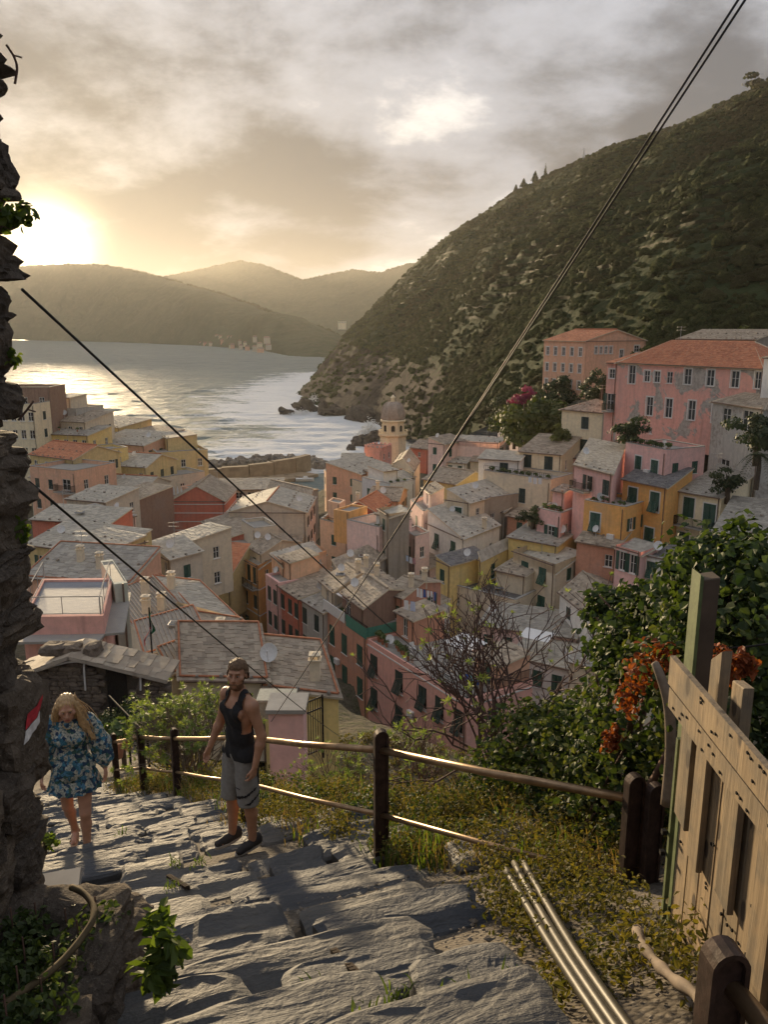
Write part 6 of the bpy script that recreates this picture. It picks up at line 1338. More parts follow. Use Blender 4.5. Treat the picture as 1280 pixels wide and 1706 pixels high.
# ------------------------------------------------------------------ plank fence
def plankfn(t, b, o):
    oi = t.node('ShaderNodeObjectInfo').outputs['Random']; p = t.vmath('ADD', gpos(t), t.vmath('SCALE', (3.1, 1.7, 9.3), oi)); g = t.noise(t.mapping(p, scale=(30, 30, 1.6)), 1.0, 6, .65, .6); n = t.noise(p, 5, 5, .6)
    c = t.mix(t.maprange(g, .3, .7), (0.19, 0.135, 0.08), (0.40, 0.30, 0.185)); c = t.mix(t.maprange(n, .45, .7, 0, .8), c, (0.12, 0.105, 0.085)); c = t.mix(t.maprange(g, .58, .68, 0, .8), c, (0.11, 0.08, 0.055)); c = t.mix(1.0, c, t.mix(oi, (.72, .74, .76), (1.1, 1.06, 1.0)), 'MULTIPLY')
    v = t.node('ShaderNodeTexVoronoi'); t.put(v.inputs['Vector'], t.mapping(p, scale=(1, 1, .5))); v.inputs['Scale'].default_value = 9; c = t.mix(t.maprange(v.outputs['Distance'], .16, .22, .9, 0), c, (0.05, 0.035, 0.025))
    t.put(b.inputs['Base Color'], c); b.inputs['Roughness'].default_value = .8; bump(t, b, g, .5, .008)
PLANK = material('raw_plank', plankfn)
fence = thing('plank_fence', 'raw timber plank fence with broad top boards at the path edge', 'fence', (1.25, 2.6, -2.8)); random.seed(12)
def board(pts, th, nm='plank', parent=None, mat=None, ax=(1, 0, 0)):
    """a board given by its four face corners, pushed out by th; edges slightly worn"""
    pts = [np.asarray(q_, float) for q_ in pts]; n = np.asarray(ax, float); c = sum(pts) / 4; i2 = [q_ + (c - q_) * .02 for q_ in pts]; mb = MB(); e = .004
    lay = [q_ + n * th for q_ in pts] + [q_ + n * e for q_ in pts] + [q_ + (c - q_) / np.linalg.norm(c - q_) * e for q_ in pts]; fs = [(3, 2, 1, 0), (8, 9, 10, 11)]
    for j in range(4): k = (j + 1) % 4; fs += [(j, k, 4 + k, 4 + j), (4 + j, 4 + k, 8 + k, 8 + j)]
    mb.add(lay, fs); return mb.build(nm, mat or PLANK, parent or fence)
y = 3.02
for i in range(12):
    w = random.uniform(.10, .125); xx = 1.245 + random.uniform(-.006, .006); zt_ = -1.53 + random.uniform(-.04, .04); zb_ = -2.85 + random.uniform(-.05, .05); dy = random.uniform(-.012, .012)
    board([(xx, y, zb_), (xx, y - w, zb_), (xx, y - w + dy, zt_), (xx, y + dy, zt_)], .022); y -= w + random.uniform(.008, .02)
for yy, w, zt_, zb_ in ((3.0, .11, -1.53, -1.99), (2.84, .1, -1.53, -2.07), (2.57, .11, -1.57, -2.03), (2.30, .12, -1.57, -2.15), (2.05, .11, -1.57, -2.07)):
    board([(1.215, yy, zb_ + .015), (1.215, yy - w, zb_), (1.215, yy - w, zt_), (1.215, yy, zt_)], .024)
board([(1.188, 3.1, -1.542), (1.188, .9, -1.570), (1.188, .9, -1.475), (1.188, 3.1, -1.455)], .024, 'top_board'); board([(1.188, 3.12, -1.448), (1.188, .9, -1.470), (1.188, .9, -1.345), (1.188, 3.12, -1.325)], .024, 'top_board')
board([(1.05, 3.1, -2.2), (1.05, .9, -2.2), (1.05, .9, -2.1), (1.05, 3.1, -2.1)], .05, 'back_rail', ax=(1, 0, 0)) if False else None
for yy in (2.98, 2.78, 2.12): board([(1.30, yy, -1.9), (1.30, yy - .09, -1.9), (1.30, yy - .09, -1.27 + .06 * (yy > 2.9)), (1.30, yy, -1.28)], .04, 'stake')
nm_ = MB()
for i in range(46):
    yy, zz_ = random.uniform(1.7, 3.05), random.choice((-1.36, -1.42, -1.49, -1.53)) + random.uniform(-.012, .012); nm_.box((1.186, yy, zz_), (.006, .009, .009))
for i in range(40): nm_.box((1.243, random.uniform(1.7, 3.0), random.choice((-1.9, -2.1, -2.5)) + random.uniform(-.02, .02)), (.008, .009, .009))
tag(nm_.build('nails', IRON, fence), kind='stuff')
GRN = plain('green_painted_wood', (0.10, 0.13, 0.05), .7, var=.3, scale=14)
fp = thing('fence_post', 'tall dark post with green painted edge behind the fence', 'post', (1.33, 3.25, -2.8)); board([(1.375, 3.3, -2.9), (1.445, 3.3, -2.9), (1.445, 3.3, -1.045), (1.375, 3.3, -1.055)], .09, 'post', fp, WOODD, (0, 1, 0)); board([(1.358, 3.295, -2.9), (1.373, 3.295, -2.9), (1.373, 3.295, -1.04), (1.358, 3.295, -1.03)], .1, 'green_edge', fp, GRN, (0, 1, 0))
ge = MB(); ge.box((1.235, 3.06, -2.32), (.02, .02, 1.3)); ge.build('green_edge', GRN, fence)
bt = MB()
for zz_ in (-2.12, -2.22): bt.box((1.21, 3.075, zz_), (.02, .02, .02))
bt.build('bolts', IRON, fence)
mb = MB(); mb.tube(smooth([PD(1062, 1548, 2.75), PD(1070, 1575, 2.6), PD(1095, 1605, 2.45), PD(1120, 1630, 2.3), PD(1165, 1660, 2.1), PD(1180, 1690, 2.0)]), [.02 + .004 * math.sin(k) for k in range(31)], 8); tag(mb.build('branch', TWIGG, smooth=True), 'crooked bare branch leaning against the fence foot', 'branch')
# bundle of conduits beside the path
PIPEM = plain('conduit', (0.04, 0.035, 0.024), .5, 0.0, spec=.3, var=.35, scale=16)
for k, (dx, lb) in enumerate(((0, 'conduit nearest the path in the pipe bundle'), (16, 'middle conduit of the pipe bundle'), (34, 'conduit nearest the weeds in the pipe bundle'))):
    pts = [on((842 + dx * .9, 1452 + (0 if k else 12))) , on((880 + dx, 1530)), on((925 + dx, 1610)), on((985 + dx * 1.1, 1706)), on((1060 + dx * 1.2, 1820))]; mb = MB(); mb.tube(smooth([p + (0, 0, .06) for p in pts]), .019, 8); tag(mb.build('conduit', PIPEM, smooth=True), 'dull brass coloured ' + lb, 'pipe', 'conduits beside the path')
# ------------------------------------------------------------------ people: smooth distance fields turned into one continuous skin
def surface_nets(Fv, org, h):
    s = Fv < 0; nx, ny, nz = Fv.shape
    acc = np.zeros((nx - 1, ny - 1, nz - 1, 3)); cnt = np.zeros((nx - 1, ny - 1, nz - 1)); sl_ = [slice(0, -1), slice(1, None)]
    for ax in range(3):
        o1, o2 = [k for k in range(3) if k != ax]
        for i in (0, 1):
            for j in (0, 1):
                ia = [None] * 3; ib = [None] * 3; ia[ax] = sl_[0]; ib[ax] = sl_[1]; ia[o1] = ib[o1] = sl_[i]; ia[o2] = ib[o2] = sl_[j]; A, B = Fv[tuple(ia)], Fv[tuple(ib)]
                c = (A < 0) != (B < 0); tt = np.where(c, A / np.where(c, A - B, 1), 0); e = np.zeros(3); e[o1] = i; e[o2] = j
                for k in range(3): acc[..., k] += np.where(c, (tt if k == ax else e[k]), 0)
                cnt += c
    act = cnt > 0; idx = -np.ones(act.shape, int); idx[act] = np.arange(act.sum()); ijk = np.argwhere(act)
    V = (ijk + acc[act] / cnt[act][:, None]) * h + org; Q = []
    for ax in range(3):
        o1, o2 = (ax + 1) % 3, (ax + 2) % 3; ia = [slice(1, -1)] * 3; ib = [slice(1, -1)] * 3; ia[ax] = slice(0, -1); ib[ax] = slice(1, None)
        A, B = s[tuple(ia)], s[tuple(ib)]; w = np.argwhere(A != B); fl = A[A != B]; off = np.array([1, 1, 1]); off[ax] = 0; c = w + off
        def cell(d1, d2): q_ = c.copy(); q_[:, o1] += d1; q_[:, o2] += d2; return idx[q_[:, 0], q_[:, 1], q_[:, 2]]
        f = np.stack([cell(-1, -1), cell(0, -1), cell(0, 0), cell(-1, 0)], -1); f[~fl] = f[~fl][:, ::-1]; Q.append(f)
    Q = np.concatenate(Q); return V, Q[(Q >= 0).all(1)]
def field(prims, lo, hi, h):
    lo, hi = np.array(lo, float), np.array(hi, float); n = np.ceil((hi - lo) / h).astype(int) + 1
    ax = [lo[k] + h * np.arange(n[k]) for k in range(3)]; Fv = np.full(n, .5); Lb = np.zeros(n, int); Bd = np.full(n, .5)
    for p in prims:
        kind, a, b, ra, rb, lab, k, sub = p; a, b = np.array(a, float), np.array(b, float)
        if kind == 'cap': mn, mx = np.minimum(a, b) - max(ra, rb), np.maximum(a, b) + max(ra, rb)
        else: mn, mx = a - b, a + b
        m = .05 + k; i0 = np.clip(np.floor((mn - m - lo) / h).astype(int), 0, n); i1 = np.clip(np.ceil((mx + m - lo) / h).astype(int) + 1, 0, n)
        if (i1 <= i0).any(): continue
        S_ = tuple(slice(x, y) for x, y in zip(i0, i1)); X = np.stack(np.meshgrid(*[ax[q_][S_[q_]] for q_ in range(3)], indexing='ij'), -1)
        if kind == 'cap':
            d = b - a; t_ = np.clip(((X - a) @ d) / max(d @ d, 1e-9), 0, 1); D = np.linalg.norm(X - a - t_[..., None] * d, axis=-1) - (ra + (rb - ra) * t_)
        else:
            Xr = X - a
            if ra: c_, s_ = math.cos(ra), math.sin(ra); Xr = np.stack([Xr[..., 0] * c_ + Xr[..., 1] * s_, -Xr[..., 0] * s_ + Xr[..., 1] * c_, Xr[..., 2]], -1)
            k0 = np.linalg.norm(Xr / b, axis=-1); k1 = np.linalg.norm(Xr / b ** 2, axis=-1) + 1e-9; D = k0 * (k0 - 1) / k1
        G_ = Fv[S_]
        if sub: hh = np.clip(.5 - .5 * (G_ + D) / k, 0, 1); Fv[S_] = G_ + (-D - G_) * hh + k * hh * (1 - hh)
        else:
            hh = np.clip(.5 + .5 * (G_ - D) / k, 0, 1); Fv[S_] = G_ + (D - G_) * hh - k * hh * (1 - hh); w = D < Bd[S_]; Lb[S_] = np.where(w, lab, Lb[S_]); Bd[S_] = np.minimum(Bd[S_], D)
    return Fv, Lb, lo
def C_(a, b, ra, rb, lab, k=.025, sub=0): return ('cap', a, b, ra, rb, lab, k, sub)
def E_(c, r, lab, k=.025, sub=0, rot=0.0): return ('ell', c, r, rot, 0, lab, k, sub)
def skin(prims, lo, hi, h, post=None):
    Fv, Lb, org = field(prims, lo, hi, h)
    if post: Fv = post(Fv, lo, h)
    V, Q = surface_nets(Fv, org, h); i = np.clip(np.round((V - org) / h).astype(int), 0, np.array(Fv.shape) - 1); lab = Lb[i[:, 0], i[:, 1], i[:, 2]]
    for _ in range(2):                                            # light smoothing
        A = np.zeros_like(V); c = np.zeros(len(V))
        for k in range(4): np.add.at(A, Q[:, k], V[Q[:, (k + 1) % 4]] + V[Q[:, (k + 3) % 4]]); np.add.at(c, Q[:, k], 2)
        V = V * .6 + .4 * A / np.maximum(c, 1)[:, None]
    return V, Q, lab
def vnormals(V, Q):
    n = np.cross(V[Q[:, 2]] - V[Q[:, 0]], V[Q[:, 3]] - V[Q[:, 1]]); N = np.zeros_like(V)
    for k in range(4): np.add.at(N, Q[:, k], n)
    return N / (np.linalg.norm(N, axis=1)[:, None] + 1e-12)
def shell(V, Q, mask, off):
    N = vnormals(V, Q); q_ = Q[mask[Q].all(1)]; u, inv = np.unique(q_, return_inverse=True); o_ = off[u] if np.ndim(off) else off
    return V[u] + N[u] * (np.asarray(o_)[:, None] if np.ndim(o_) else o_), inv.reshape(q_.shape)
def hand(w, d, pal, lat, lab, curl=.7, s=1.0):
    """palm, four unequal bent fingers and a thumb; d = along the hand, pal = palm side, lat = thumb side"""
    w, d, pal, lat = [np.asarray(q_, float) for q_ in (w, d, pal, lat)]; d, pal, lat = [q_ / np.linalg.norm(q_) for q_ in (d, pal, lat)]; P = []
    for i, L in enumerate((.072, .080, .075, .060)):
        o_ = lat * (.027 - i * .018) * s; kn = w + d * .085 * s + o_; P.append(C_(w + o_ * .6 + d * .01, kn, .014 * s, .0115 * s, lab, .008)); L *= s
        d1 = d * math.cos(curl * .6) + pal * math.sin(curl * .6); d2 = d * math.cos(curl * 1.5) + pal * math.sin(curl * 1.5); m = kn + d1 * L * .5; P += [C_(kn, m, .0098 * s, .009 * s, lab, .003), C_(m, m + d2 * L * .5, .009 * s, .0075 * s, lab, .003)]
    b = w + d * .02 * s + lat * .022 * s; m = b + (d * .7 + lat * .55 + pal * .3) * .045 * s; P += [C_(b, m, .014 * s, .0105 * s, lab, .006), C_(m, m + (d * .9 + lat * .1 + pal * .4) * .035 * s, .0105 * s, .0085 * s, lab, .003)]; return P
def skinmat(name, c):
    def fn(t, b, o):
        n = t.noise(opos(t), 14, 4, .6); t.put(b.inputs['Base Color'], t.mix(t.maprange(n, .3, .7), mul(c, .85), mul(c, 1.12))); b.inputs['Roughness'].default_value = .5
        b.inputs['Subsurface Weight'].default_value = .08; b.inputs['Subsurface Radius'].default_value = (.01, .004, .002)
    return material(name, fn)
def rotz(p, a, c=(0, 0, 0)): p = np.asarray(p, float) - c; return np.array([p[0] * math.cos(a) - p[1] * math.sin(a), p[0] * math.sin(a) + p[1] * math.cos(a), p[2]]) + c
def rotx(p, a, c=(0, 0, 0)): p = np.asarray(p, float) - c; return np.array([p[0], p[1] * math.cos(a) - p[2] * math.sin(a), p[1] * math.sin(a) + p[2] * math.cos(a)]) + c
def head_prims(c, yaw, pitch, s, lab):
    piv = np.array([0, .0, -.10])
    def T(p): return np.asarray(c) + rotz(rotx(np.asarray(p) * s, pitch, piv), yaw)
    def e(p, r, k=.02, sub=0): return E_(T(p), np.array(r) * s, lab, k, sub, yaw)
    P = [e((0, .012, .03), (.074, .094, .098)), e((0, -.035, -.045), (.056, .06, .066)), e((0, -.062, -.088), (.028, .024, .022)), C_(T((0, -.086, .018)), T((0, -.108, -.024)), .010 * s, .0155 * s, lab, .008), C_(T((-.014, -.098, -.03)), T((.014, -.098, -.03)), .008 * s, .008 * s, lab, .006),
         C_(T((-.034, -.076, .032)), T((.034, -.076, .032)), .014 * s, .014 * s, lab, .012), C_(T((-.02, -.088, -.062)), T((.02, -.088, -.062)), .0075 * s, .0075 * s, lab, .006), e((-.05, -.05, -.012), (.026, .026, .024)), e((.05, -.05, -.012), (.026, .026, .024)),
         e((-.077, .012, -.002), (.011, .023, .032), .006), e((.077, .012, -.002), (.011, .023, .032), .006), e((-.031, -.094, .012), (.017, .014, .011), .008, 1), e((.031, -.094, .012), (.017, .014, .011), .008, 1)]
    return P, T
def person(label, loc, rz, sc=1.0):
    o = thing('person', label, 'person', loc, None, rz); o.scale = (sc,) * 3; o.matrix_basis = o.matrix_basis @ Matrix.Diagonal((sc, sc, sc, 1)) if sc != 1 and abs(o.matrix_basis.to_scale()[0] - sc) > 1e-3 else o.matrix_basis; return o
def child(name, V, Q, mat, par, smooth=True): me = np_mesh(name, V, Q, [mat], smooth); return link(name, me, par, local=True)
EYEW = plain('eye_white', (0.30, 0.24, 0.20), .5, var=.02); EYED = plain('eye_dark', (0.02, 0.015, 0.012), .2)
def eyes(T, par, s):
    for x in (-.031, .031):
        mb = MB(); c = T((x, -.080, .012)); mb.lathe(c, [(.0095 * s * math.sin(a), 0.006 * s * math.cos(a)) for a in np.linspace(.1, 3.04, 8)], 10); o = link('eye', mb.mesh('eye', EYEW, True), par, local=True)
        mb = MB(); c = T((x, -.0885, .012)); mb.lathe(c, [(.0058 * s * math.sin(a), .0058 * s * math.cos(a)) for a in np.linspace(.1, 3.04, 6)], 8); link('pupil', mb.mesh('pupil', EYED, True), o, local=True)
VX = .0072
# ---- the man
SKM = skinmat('tanned_skin', (0.34, 0.175, 0.105))
def ground_on(px, py):
    D = 6.0
    for _ in range(40): w = PD(px, py, D); g = float(Zq(w[1] - .36 * w[0])) + .03; D *= 1 - .3 * (g - w[2]) / abs(w[2])
    return PD(px, py, D)
mp = ground_on(407, 1404); man = person('bearded man in black tank top and grey shorts standing by the railing', mp, math.radians(-44), .925)
A, K, Hh, TO, AR, HD, SH = 1, 2, 3, 4, 5, 6, 7
P = []
for sx, an, kn, hp_ in ((1, (.105, .02, .085), (.11, -.015, .50), (.095, 0, .93)), (-1, (-.11, -.05, .085), (-.11, -.045, .50), (-.095, 0, .93))):
    an, kn, hp_ = map(np.array, (an, kn, hp_)); P += [C_(hp_, kn, .088, .056, Hh), C_(kn, kn + (an - kn) * .35 + (0, .018, 0), .052, .056, K), C_(kn + (an - kn) * .35 + (0, .018, 0), an, .055, .036, K), C_(an, an + (0, .03, -.045), .036, .034, A), C_(an + (0, .02, -.045), an + (0, -.13, -.05), .034, .03, A)]
P += [E_((0, .01, .96), (.155, .11, .13), TO), E_((0, 0, 1.12), (.138, .094, .17), TO), E_((0, .005, 1.32), (.165, .108, .19), TO), E_((.078, -.068, 1.365), (.075, .042, .058), TO), E_((-.078, -.068, 1.365), (.075, .042, .058), TO), C_((.15, .015, 1.455), (0, .02, 1.525), .05, .05, TO), C_((-.15, .015, 1.455), (0, .02, 1.525), .05, .05, TO)]
for sx, el, wr in ((1, (.262, .05, 1.165), (.275, -.045, .915)), (-1, (-.27, -.005, 1.165), (-.285, -.13, .935))):
    sh, el, wr = np.array((sx * .188, .012, 1.435)), np.array(el), np.array(wr); P += [E_(sh, (.062, .06, .068), SH), C_(sh, el, .054, .041, AR), C_(el, el + (wr - el) * .3, .043, .042, AR), C_(el + (wr - el) * .3, wr, .041, .027, AR)]
    P += hand(wr, wr - el, (-sx, -.1, 0), (0, -1, -.1), AR, .85)
P += [C_((0, .022, 1.48), (0, .0, 1.60), .058, .054, HD)]; hc = np.array((0, -.005, 1.672)); hp2, TM = head_prims(hc, math.radians(36), math.radians(-9), 1.03, HD); P += hp2
V, Q, lab = skin(P, (-.42, -.3, -.02), (.42, .24, 1.82), VX); child('body', V, Q, SKM, man)
TANK = plain('black_cotton', (0.012, 0.012, 0.014), .9, var=.3, scale=40); SHORTM = plain('grey_shorts', (0.20, 0.195, 0.185), .9, var=.15, scale=30); HAIRM = plain('brown_hair', (0.115, 0.068, 0.036), .7, var=.4, scale=60); BEARD = plain('brown_beard', (0.15, 0.075, 0.04), .7, var=.3, scale=80)
x, y, z = V.T; N_ = vnormals(V, Q)
tor = (lab == TO) | (lab == Hh) | ((lab == SH) & (np.abs(x) < .15)); hole = (np.abs(x) > np.where(y < 0, .132, .112) - .2 * np.clip(1.30 - z, 0, .14)) & (z > 1.17) & (np.abs(N_[:, 0]) > -1); scoop = (np.abs(x) < .058) & (z > 1.40 + 3 * x * x) & (y < .03); scoopb = (np.abs(x) < .06) & (z > 1.46)
m = tor & (z > .915) & ~hole & ~scoop & ~scoopb; Vs, Qs = shell(V, Q, m, .012 + .010 * np.clip(1.2 - z, 0, .25) / .25 + .004 * np.sin(x * 60 + z * 25)); child('tank_top', Vs, Qs, TANK, man)
Th = np.array([rotz(q_ - hc, -math.radians(36)) for q_ in V]) if False else None
hd = lab == HD; rel = V - hc; ca, sa = math.cos(-math.radians(36)), math.sin(-math.radians(36)); rx, ry, rz_ = rel[:, 0] * ca - rel[:, 1] * sa, rel[:, 0] * sa + rel[:, 1] * ca, rel[:, 2]
m = hd & ((rz_ > .068 + .25 * np.clip(-ry - .05, 0, 1)) | ((ry > .0) & (rz_ > .02)) | ((ry > .03) & (rz_ > -.055))); Vs, Qs = shell(V, Q, m, 0.003 + .017 * np.clip(np.maximum((rz_ - .068 - .25 * np.clip(-ry - .05, 0, 1)) / .035, np.minimum(ry / .04, (rz_ + .05) / .06)), 0, 1) + .005 * fbm(V * 80, 2, 3)); child('hair', Vs, Qs, HAIRM, man)
m = hd & (rz_ < -.045) & (ry < .0) & (rz_ > -.125) & ~((np.abs(rx) < .022) & (np.abs(rz_ + .062) < .009)); m |= hd & (np.abs(rz_ + .045) < .009) & (np.abs(rx) < .03) & (ry < -.07); m |= hd & (np.abs(rx) > .055) & (ry < .012) & (ry > -.03) & (rz_ < .0) & (rz_ > -.06); Vs, Qs = shell(V, Q, m, .0055 + .003 * fbm(V * 120, 2, 4)); child('beard', Vs, Qs, BEARD, man)
for xx in (-1, 1): mb = MB(); mb.tube([TM((xx * .014, -.094, .034)), TM((xx * .032, -.094, .039)), TM((xx * .05, -.078, .034))], .0045, 5); link('eyebrow', mb.mesh('eyebrow', BEARD), man, local=True)
eyes(TM, man, 1.0)
P = [E_((0, .008, .95), (.172, .128, .12), 1, .03)]
for sx, dy in ((1, 0), (-1, -.03)): P += [C_((sx * .088, .0, .90), (sx * .108, -.012 + dy, .47), .108, .102, 1, .02)]
def cutsh(Fv, lo, h): zz_ = lo[2] + h * np.arange(Fv.shape[2]); fx = np.arange(Fv.shape[0])[:, None, None] * h; fy = np.arange(Fv.shape[1])[None, :, None] * h; Fv = Fv + .006 * np.sin(fx * 55 + zz_ * 16) * np.sin(fy * 40 + zz_ * 9); return np.maximum(np.maximum(Fv, (.465 - zz_)[None, None]), (zz_ - 1.02)[None, None])
V2, Q2, _ = skin(P, (-.34, -.26, .42), (.34, .24, 1.05), .009, cutsh); child('shorts', V2, Q2, SHORTM, man)
x, y, z = V2.T; m = (x > .06) & (z > .5) & (z < .66) & (np.sin((z - y * .7) * 70) > .35) & (y < .06); Vs, Qs = shell(V2, Q2, m, .003); child('printed_swoosh', Vs, Qs, TANK, man)
m = (x > .03) & (y > .02) & (z > .66) & (z < .97) & (np.abs(y - .07 + (z - .66) * .1) < .03); Vs, Qs = shell(V2, Q2, m, .003); child('side_stripe', Vs, Qs, TANK, man)
SHOE = plain('dark_shoe', (0.025, 0.022, 0.022), .7, var=.3, scale=30); SOLE = plain('shoe_sole', (0.35, 0.32, 0.28), .8)
for sx, y0 in ((.105, .02), (-.11, -.05)):
    P = [C_((sx, y0 + .055, .05), (sx * 1.02, y0 - .06, .045), .046, .044, 1, .02), C_((sx * 1.02, y0 - .06, .042), (sx * 1.1, y0 - .155, .036), .043, .036, 1, .02), E_((sx, y0 + .03, .085), (.044, .06, .05), 1)]
    def cutf(Fv, lo, h): zz_ = lo[2] + h * np.arange(Fv.shape[2]); return np.maximum(Fv, (.012 - zz_)[None, None])
    V3, Q3, _ = skin(P, (sx - .09, y0 - .25, -.02), (sx + .09, y0 + .16, .17), .0065, cutf); so_ = child('shoe', V3, Q3, SHOE, man)
    mb = MB(); n = 16; pr = [(sx + .047 * math.cos(a) * (1 if math.sin(a) > 0 else .95), y0 - .05 + (.155 if math.sin(a) > 0 else .15) * math.sin(a)) for a in np.linspace(0, 2 * math.pi, n + 1)[:-1]]; mb.add([(a, b, 0) for a, b in pr] + [(a, b, .022) for a, b in pr], [tuple(range(n))[::-1], tuple(range(n, 2 * n))] + [(j, (j + 1) % n, n + (j + 1) % n, n + j) for j in range(n)]); link('sole', mb.mesh('sole', SOLE), so_, local=True)
# ---- the woman
SKW = skinmat('fair_tanned_skin', (0.42, 0.225, 0.15)); wp = ground_on(135, 1414); wom = person('blonde woman in blue floral romper walking up the steps', wp, math.radians(14))
P = []
for an, kn, hp_, ft in (((.075, -.12, .085), (.085, -.12, .46), (.088, 0, .85), 0), ((-.075, .20, .115), (-.088, .02, .47), (-.088, 0, .85), .04)):
    an, kn, hp_ = map(np.array, (an, kn, hp_)); P += [C_(hp_, kn, .090, .052, Hh), C_(kn, kn + (an - kn) * .35 + (0, .016, 0), .048, .050, K), C_(kn + (an - kn) * .35 + (0, .016, 0), an, .049, .031, K), C_(an, an + (0, .025, -.04), .032, .03, A), C_(an + (0, .015, -.045), an + (0, -.12, -.055 - ft * .6), .03, .024, A)]
    for j in range(5): q_ = an + (-.022 + j * .011, -.125, -.058 - ft * .6); P.append(C_(q_, q_ + (0, -.022 + .003 * abs(j - 1), -.004), .0085, .007, A, .004))
P += [E_((0, .01, .88), (.16, .115, .13), TO), E_((0, 0, 1.04), (.118, .085, .14), TO), E_((0, .005, 1.22), (.14, .095, .16), TO), E_((.062, -.075, 1.215), (.06, .05, .055), TO), E_((-.062, -.075, 1.215), (.06, .05, .055), TO), C_((.13, .015, 1.345), (0, .02, 1.41), .042, .045, TO), C_((-.13, .015, 1.345), (0, .02, 1.41), .042, .045, TO)]
ARMS = []
for sx, el, wr in ((1, (.255, .035, 1.085), (.285, -.02, .85)), (-1, (-.255, .035, 1.085), (-.275, -.05, .86))):
    sh, el, wr = np.array((sx * .165, .012, 1.335)), np.array(el), np.array(wr); ARMS.append((sh, el, wr)); P += [E_(sh, (.05, .05, .055), SH), C_(sh, el, .044, .035, AR), C_(el, wr, .036, .023, AR)]; P += hand(wr, wr - el, (-sx, -.1, 0), (0, -1, -.1), AR, .7, .92)
hcw = np.array((.0, -.045, 1.515)); P += [C_((0, .022, 1.37), (0, -.015, 1.46), .046, .045, HD)]; hp2, TWm = head_prims(hcw, math.radians(6), math.radians(11), .98, HD); P += hp2
V, Q, lab = skin(P, (-.42, -.34, -.03), (.42, .34, 1.68), VX); child('body', V, Q, SKW, wom); eyes(TWm, wom, .95)
def floral(t, b, o):
    p = opos(t); v = t.node('ShaderNodeTexVoronoi'); t.put(v.inputs['Vector'], t.vmath('ADD', p, t.vmath('SCALE', t.noise(p, 18, 3, .6, out=1), .03))); v.inputs['Scale'].default_value = 34; r = t.node('ShaderNodeSeparateColor'); t.put(r.inputs[0], v.outputs['Color'])
    c = t.ramp(r.outputs[0], [(0, (0.02, 0.045, 0.11)), (.2, (0.05, 0.20, 0.30)), (.38, (0.50, 0.52, 0.45)), (.6, (0.06, 0.14, 0.10)), (.72, (0.09, 0.26, 0.42)), (.86, (0.56, 0.55, 0.46))], 'CONSTANT'); c = t.mix(t.maprange(t.noise(p, 70, 4, .7), .45, .6, 0, .8), c, (0.03, 0.08, 0.11))
    t.put(b.inputs['Base Color'], c); b.inputs['Roughness'].default_value = .85; tr = t.node('ShaderNodeBsdfTranslucent'); t.put(tr.inputs[0], c); mx = t.node('ShaderNodeMixShader'); mx.inputs[0].default_value = .2; t.l.new(b.outputs[0], mx.inputs[1]); t.l.new(tr.outputs[0], mx.inputs[2]); t.l.new(mx.outputs[0], o.inputs[0])
FLOR = material('floral_cloth', floral)
P = [E_((0, .01, 1.22), (.162, .118, .19), 1, .03), E_((.065, -.078, 1.21), (.072, .06, .07), 1, .03), E_((-.065, -.078, 1.21), (.072, .06, .07), 1, .03), E_((0, .005, 1.03), (.135, .105, .13), 1, .03), E_((0, .012, .88), (.195, .150, .17), 1, .03), C_((.085, -.01, .82), (.105, -.02, .70), .115, .125, 1, .03), C_((-.085, .0, .82), (-.105, .01, .70), .115, .125, 1, .03)]
for sh, el, wr in ARMS:
    e = el - sh; sg = np.sign(sh[0]); P += [C_(sh + (0, 0, .012), sh + e * .4, .075, .085, 2, .03), C_(sh + e * .4, el, .085, .095, 2, .03), C_(el, el + (wr - el) * .55 + (sg * .012, 0, 0), .098, .088, 2, .03), C_(el + (wr - el) * .55, el + (wr - el) * .86, .08, .036, 2, .02)]
P += [('cap', (0, -.125, 1.42), (0, -.15, 1.20), .075, .008, 3, .01, 1), ('cap', (0, -.05, 1.46), (0, .05, 1.45), .085, .06, 3, .01, 1)]
def ruff(Fv, lo, h):
    I = [lo[k] + h * np.arange(Fv.shape[k]) for k in range(3)]; X, Y_, Z_ = np.meshgrid(*I, indexing='ij'); a = np.arctan2(Y_, X); amp = .004 + .012 * np.clip((.86 - Z_) / .15, 0, 1); Fv = Fv + amp * np.sin(a * 15 + np.sin(Z_ * 30)) + .004 * np.sin(X * 60 + Z_ * 45) * np.sin(Y_ * 50 - Z_ * 35)
    cut = np.where(np.abs(X) < .235, .685 + .012 * np.sin(a * 9) - Z_, -1); return np.maximum(Fv, cut)
V2, Q2, _ = skin(P, (-.46, -.34, .6), (.46, .3, 1.5), .0085, ruff); child('romper', V2, Q2, FLOR, wom)
mb = MB()
for i in range(36):
    a0, a1 = 2 * math.pi * i / 36, 2 * math.pi * (i + 1) / 36
    def rf(a, z_, r_, w_): return (math.cos(a) * (.215 + r_ + w_ * math.sin(a * 14)), math.sin(a) * (.165 + r_ + w_ * math.sin(a * 14)) + .01, z_)
    mb.add([rf(a0, .80, .0, .0), rf(a1, .80, .0, .0), rf(a1, .73, .02, .008), rf(a0, .73, .02, .008), rf(a1, .675, .035, .016), rf(a0, .675, .035, .016)], [(0, 1, 2, 3), (3, 2, 4, 5)])
link('hem_ruffle', mb.mesh('hem_ruffle', FLOR, True), wom, local=True)
BLON = plain('blonde_hair', (0.42, 0.28, 0.14), .5, var=.3, scale=45); rel = V - hcw; hm = lab == HD
